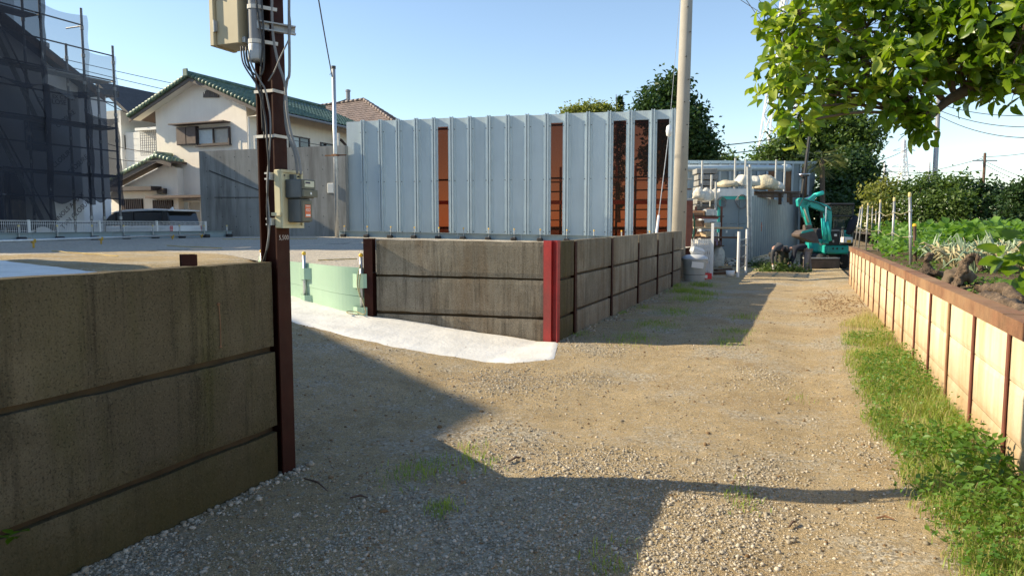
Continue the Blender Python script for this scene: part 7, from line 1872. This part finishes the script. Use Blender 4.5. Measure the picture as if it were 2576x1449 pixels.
# ------------------------------------------------------------------ far pylons, poles and wires
def pylon(label, px_b, py_b, px_t, py_t, dep, wpx, arms):
    b, t = at_d(px_b, py_b, dep), at_d(px_t, py_t, dep); b.z = 0
    o = thing('pylon', label, 'pylon', b, 0, 'lattice pylons'); k = dep / FPX; Hh = t.z; n = 9
    rx = V(math.cos(YAW), math.sin(YAW), 0); ry = V(-math.sin(YAW), math.cos(YAW), 0); w0 = wpx * k
    wd = lambda f: w0 * (1 - f) ** 1.05 + .12 * w0
    th = max(.12, 1.1 * k)
    corner = lambda f, i, j: V(lerp(b.x, t.x, f), lerp(b.y, t.y, f), Hh * f) + rx * (i * wd(f) / 2) + ry * (j * wd(f) / 2)
    for i in (-1, 1):
        for j in (-1, 1):
            MB().tube([corner(q / n, i, j) for q in range(n + 1)], th, 5).build('leg', 'pylon_steel', o)
    for f0 in range(n):
        m = MB(); a, c = f0 / n, (f0 + 1) / n
        for j in (-1, 1): m.bar(corner(a, -1, j), corner(c, 1, j), th * .9).bar(corner(a, 1, j), corner(c, -1, j), th * .9).bar(corner(c, -1, j), corner(c, 1, j), th * .9)
        for i in (-1, 1): m.bar(corner(a, i, -1), corner(c, i, 1), th * .9).bar(corner(a, i, 1), corner(c, i, -1), th * .9)
        m.build('bracing_bay', 'pylon_steel', o)
    for f, l in arms:
        c = V(lerp(b.x, t.x, f), lerp(b.y, t.y, f), Hh * f); L_ = l * k
        for s in (-1, 1):
            MB().bar(c + V(0, 0, .04 * Hh), c + rx * (s * L_), th * 1.2).bar(c, c + rx * (s * L_) + V(0, 0, .02), th * 1.2).build('cross_arm', 'pylon_steel', o)
    return o
pylon('tall white lattice pylon standing behind the overhanging tree', 1945, 470, 1990, -120, 95, 92, ((.62, 40), (.87, 75), (.98, 60)))
pylon('distant lattice pylon with three pairs of arms', 2272, 500, 2275, 352, 330, 34, ((.52, 32), (.70, 30), (.88, 28)))
pylon('most distant lattice pylon low on the skyline', 2226, 490, 2226, 412, 480, 20, ((.55, 18), (.72, 16), (.88, 14)))
pylon('faint lattice pylon behind the steel lamp pole', 2336, 480, 2338, 408, 480, 16, ((.6, 14), (.8, 12)))
def far_pole(label, px_b, py_b, px_t, py_t, dep, r0, r1, mt_, arms=()):
    b, t = at_d(px_b, py_b, dep), at_d(px_t, py_t, dep); b.z = 0
    o = thing('utility_pole', label, 'pole', b, 0, 'distant poles'); MB().tube([b, t], [r0, r1], 10).build('shaft', mt_, o, smooth=True)
    rx = V(math.cos(YAW), math.sin(YAW), 0)
    for dz, l in arms: MB().bar(t + V(0, 0, dz) - rx * l, t + V(0, 0, dz) + rx * l, .12).build('cross_arm', 'dull_zinc', o)
    return o
far_pole('pale steel lamp pole rising from the field hedge', 2346, 560, 2362, 240, 48, .20, .13, 'galv_stake')
far_pole('dark wooden pole leaning slightly beyond the field hedge', 2470, 540, 2478, 385, 75, .17, .13, 'wood_dark', ((-.8, 1.3),))
def sag(a, b, s, n=14): return [a.lerp(b, i / n) - V(0, 0, s * 4 * (i / n) * (1 - i / n)) for i in range(n + 1)]
def wire(a, b, s, r, label, group='overhead wires'): tag(MB().tube(sag(a, b, s), r, 4, False).build('overhead_wire', 'cable_black'), label, 'wire', group, 'thing')
D_ = at_d
wire(D_(-300, 35, 60), D_(640, 252, 75), .3, .03, 'uppermost of three wires passing from the scaffold behind the cream house')
wire(D_(-300, 45, 60), D_(620, 270, 75), .3, .03, 'middle of three wires passing from the scaffold behind the cream house')
wire(D_(-300, 60, 60), D_(600, 290, 75), .3, .03, 'lowest of three wires passing from the scaffold behind the cream house')
wire(D_(250, 250, 45), D_(430, 320, 48), .2, .025, 'wire sagging from the dark roof to the cream house')
wire(D_(240, 352, 38), D_(410, 385, 36), .15, .02, 'wire crossing the white siding to the cream house')
wire(D_(240, 390, 38), D_(405, 405, 36), .15, .02, 'lower wire crossing the white siding to the cream house')
wire(D_(780, -130, 22), D_(836, 195, 29.2), .1, .022, 'twisted wire running down to the galvanised mast')
wire(D_(800, 265, 44), D_(872, 250, 44), .1, .03, 'short wire below the brown tiled roof')
for k, (x0, y0, x1, y1) in enumerate(((1780, -60, 1945, 50), (1850, -40, 1960, 110), (1880, -40, 1985, 90), (1905, -40, 2000, 60), (1925, -40, 2010, 45))):
    wire(D_(x0, y0, 60), D_(x1, y1, 88), .2, .035, ['outermost', 'second', 'middle', 'fourth', 'innermost'][k] + ' of the cables running up to the tall pylon')
wire(D_(1740, 372, 60), D_(2010, 340, 70), .15, .045, 'upper dark cable crossing before the tall pylon')
wire(D_(1740, 394, 60), D_(2010, 362, 70), .15, .045, 'lower dark cable crossing before the tall pylon')
for k, (x0, y0, x1, y1, s) in enumerate(((2362, 262, 2620, 290, .3), (2362, 278, 2640, 318, .4), (2362, 292, 2640, 345, .5), (2180, 412, 2362, 305, .8), (2190, 430, 2470, 430, .2), (2470, 402, 2660, 470, .3), (2470, 410, 2640, 480, .3), (2180, 455, 2475, 398, .3), (2200, 395, 2272, 440, .4), (2470, 395, 2640, 375, .2))):
    wire(D_(x0, y0, 48 if k < 4 else 76), D_(x1, y1, 40 if k < 3 else 78), s, .022 if k < 4 else .028, ['upper cable leaving the steel lamp pole over the field', 'middle cable leaving the steel lamp pole over the field', 'lower cable leaving the steel lamp pole over the field', 'cable sagging from the dark tree up to the lamp pole', 'level wire above the hedge towards the wooden pole', 'upper wire dropping away beyond the wooden pole', 'lower wire dropping away beyond the wooden pole', 'wire rising over the hedge to the wooden pole arm', 'thin wire hanging before the distant pylon', 'wire climbing away beyond the wooden pole'][k])
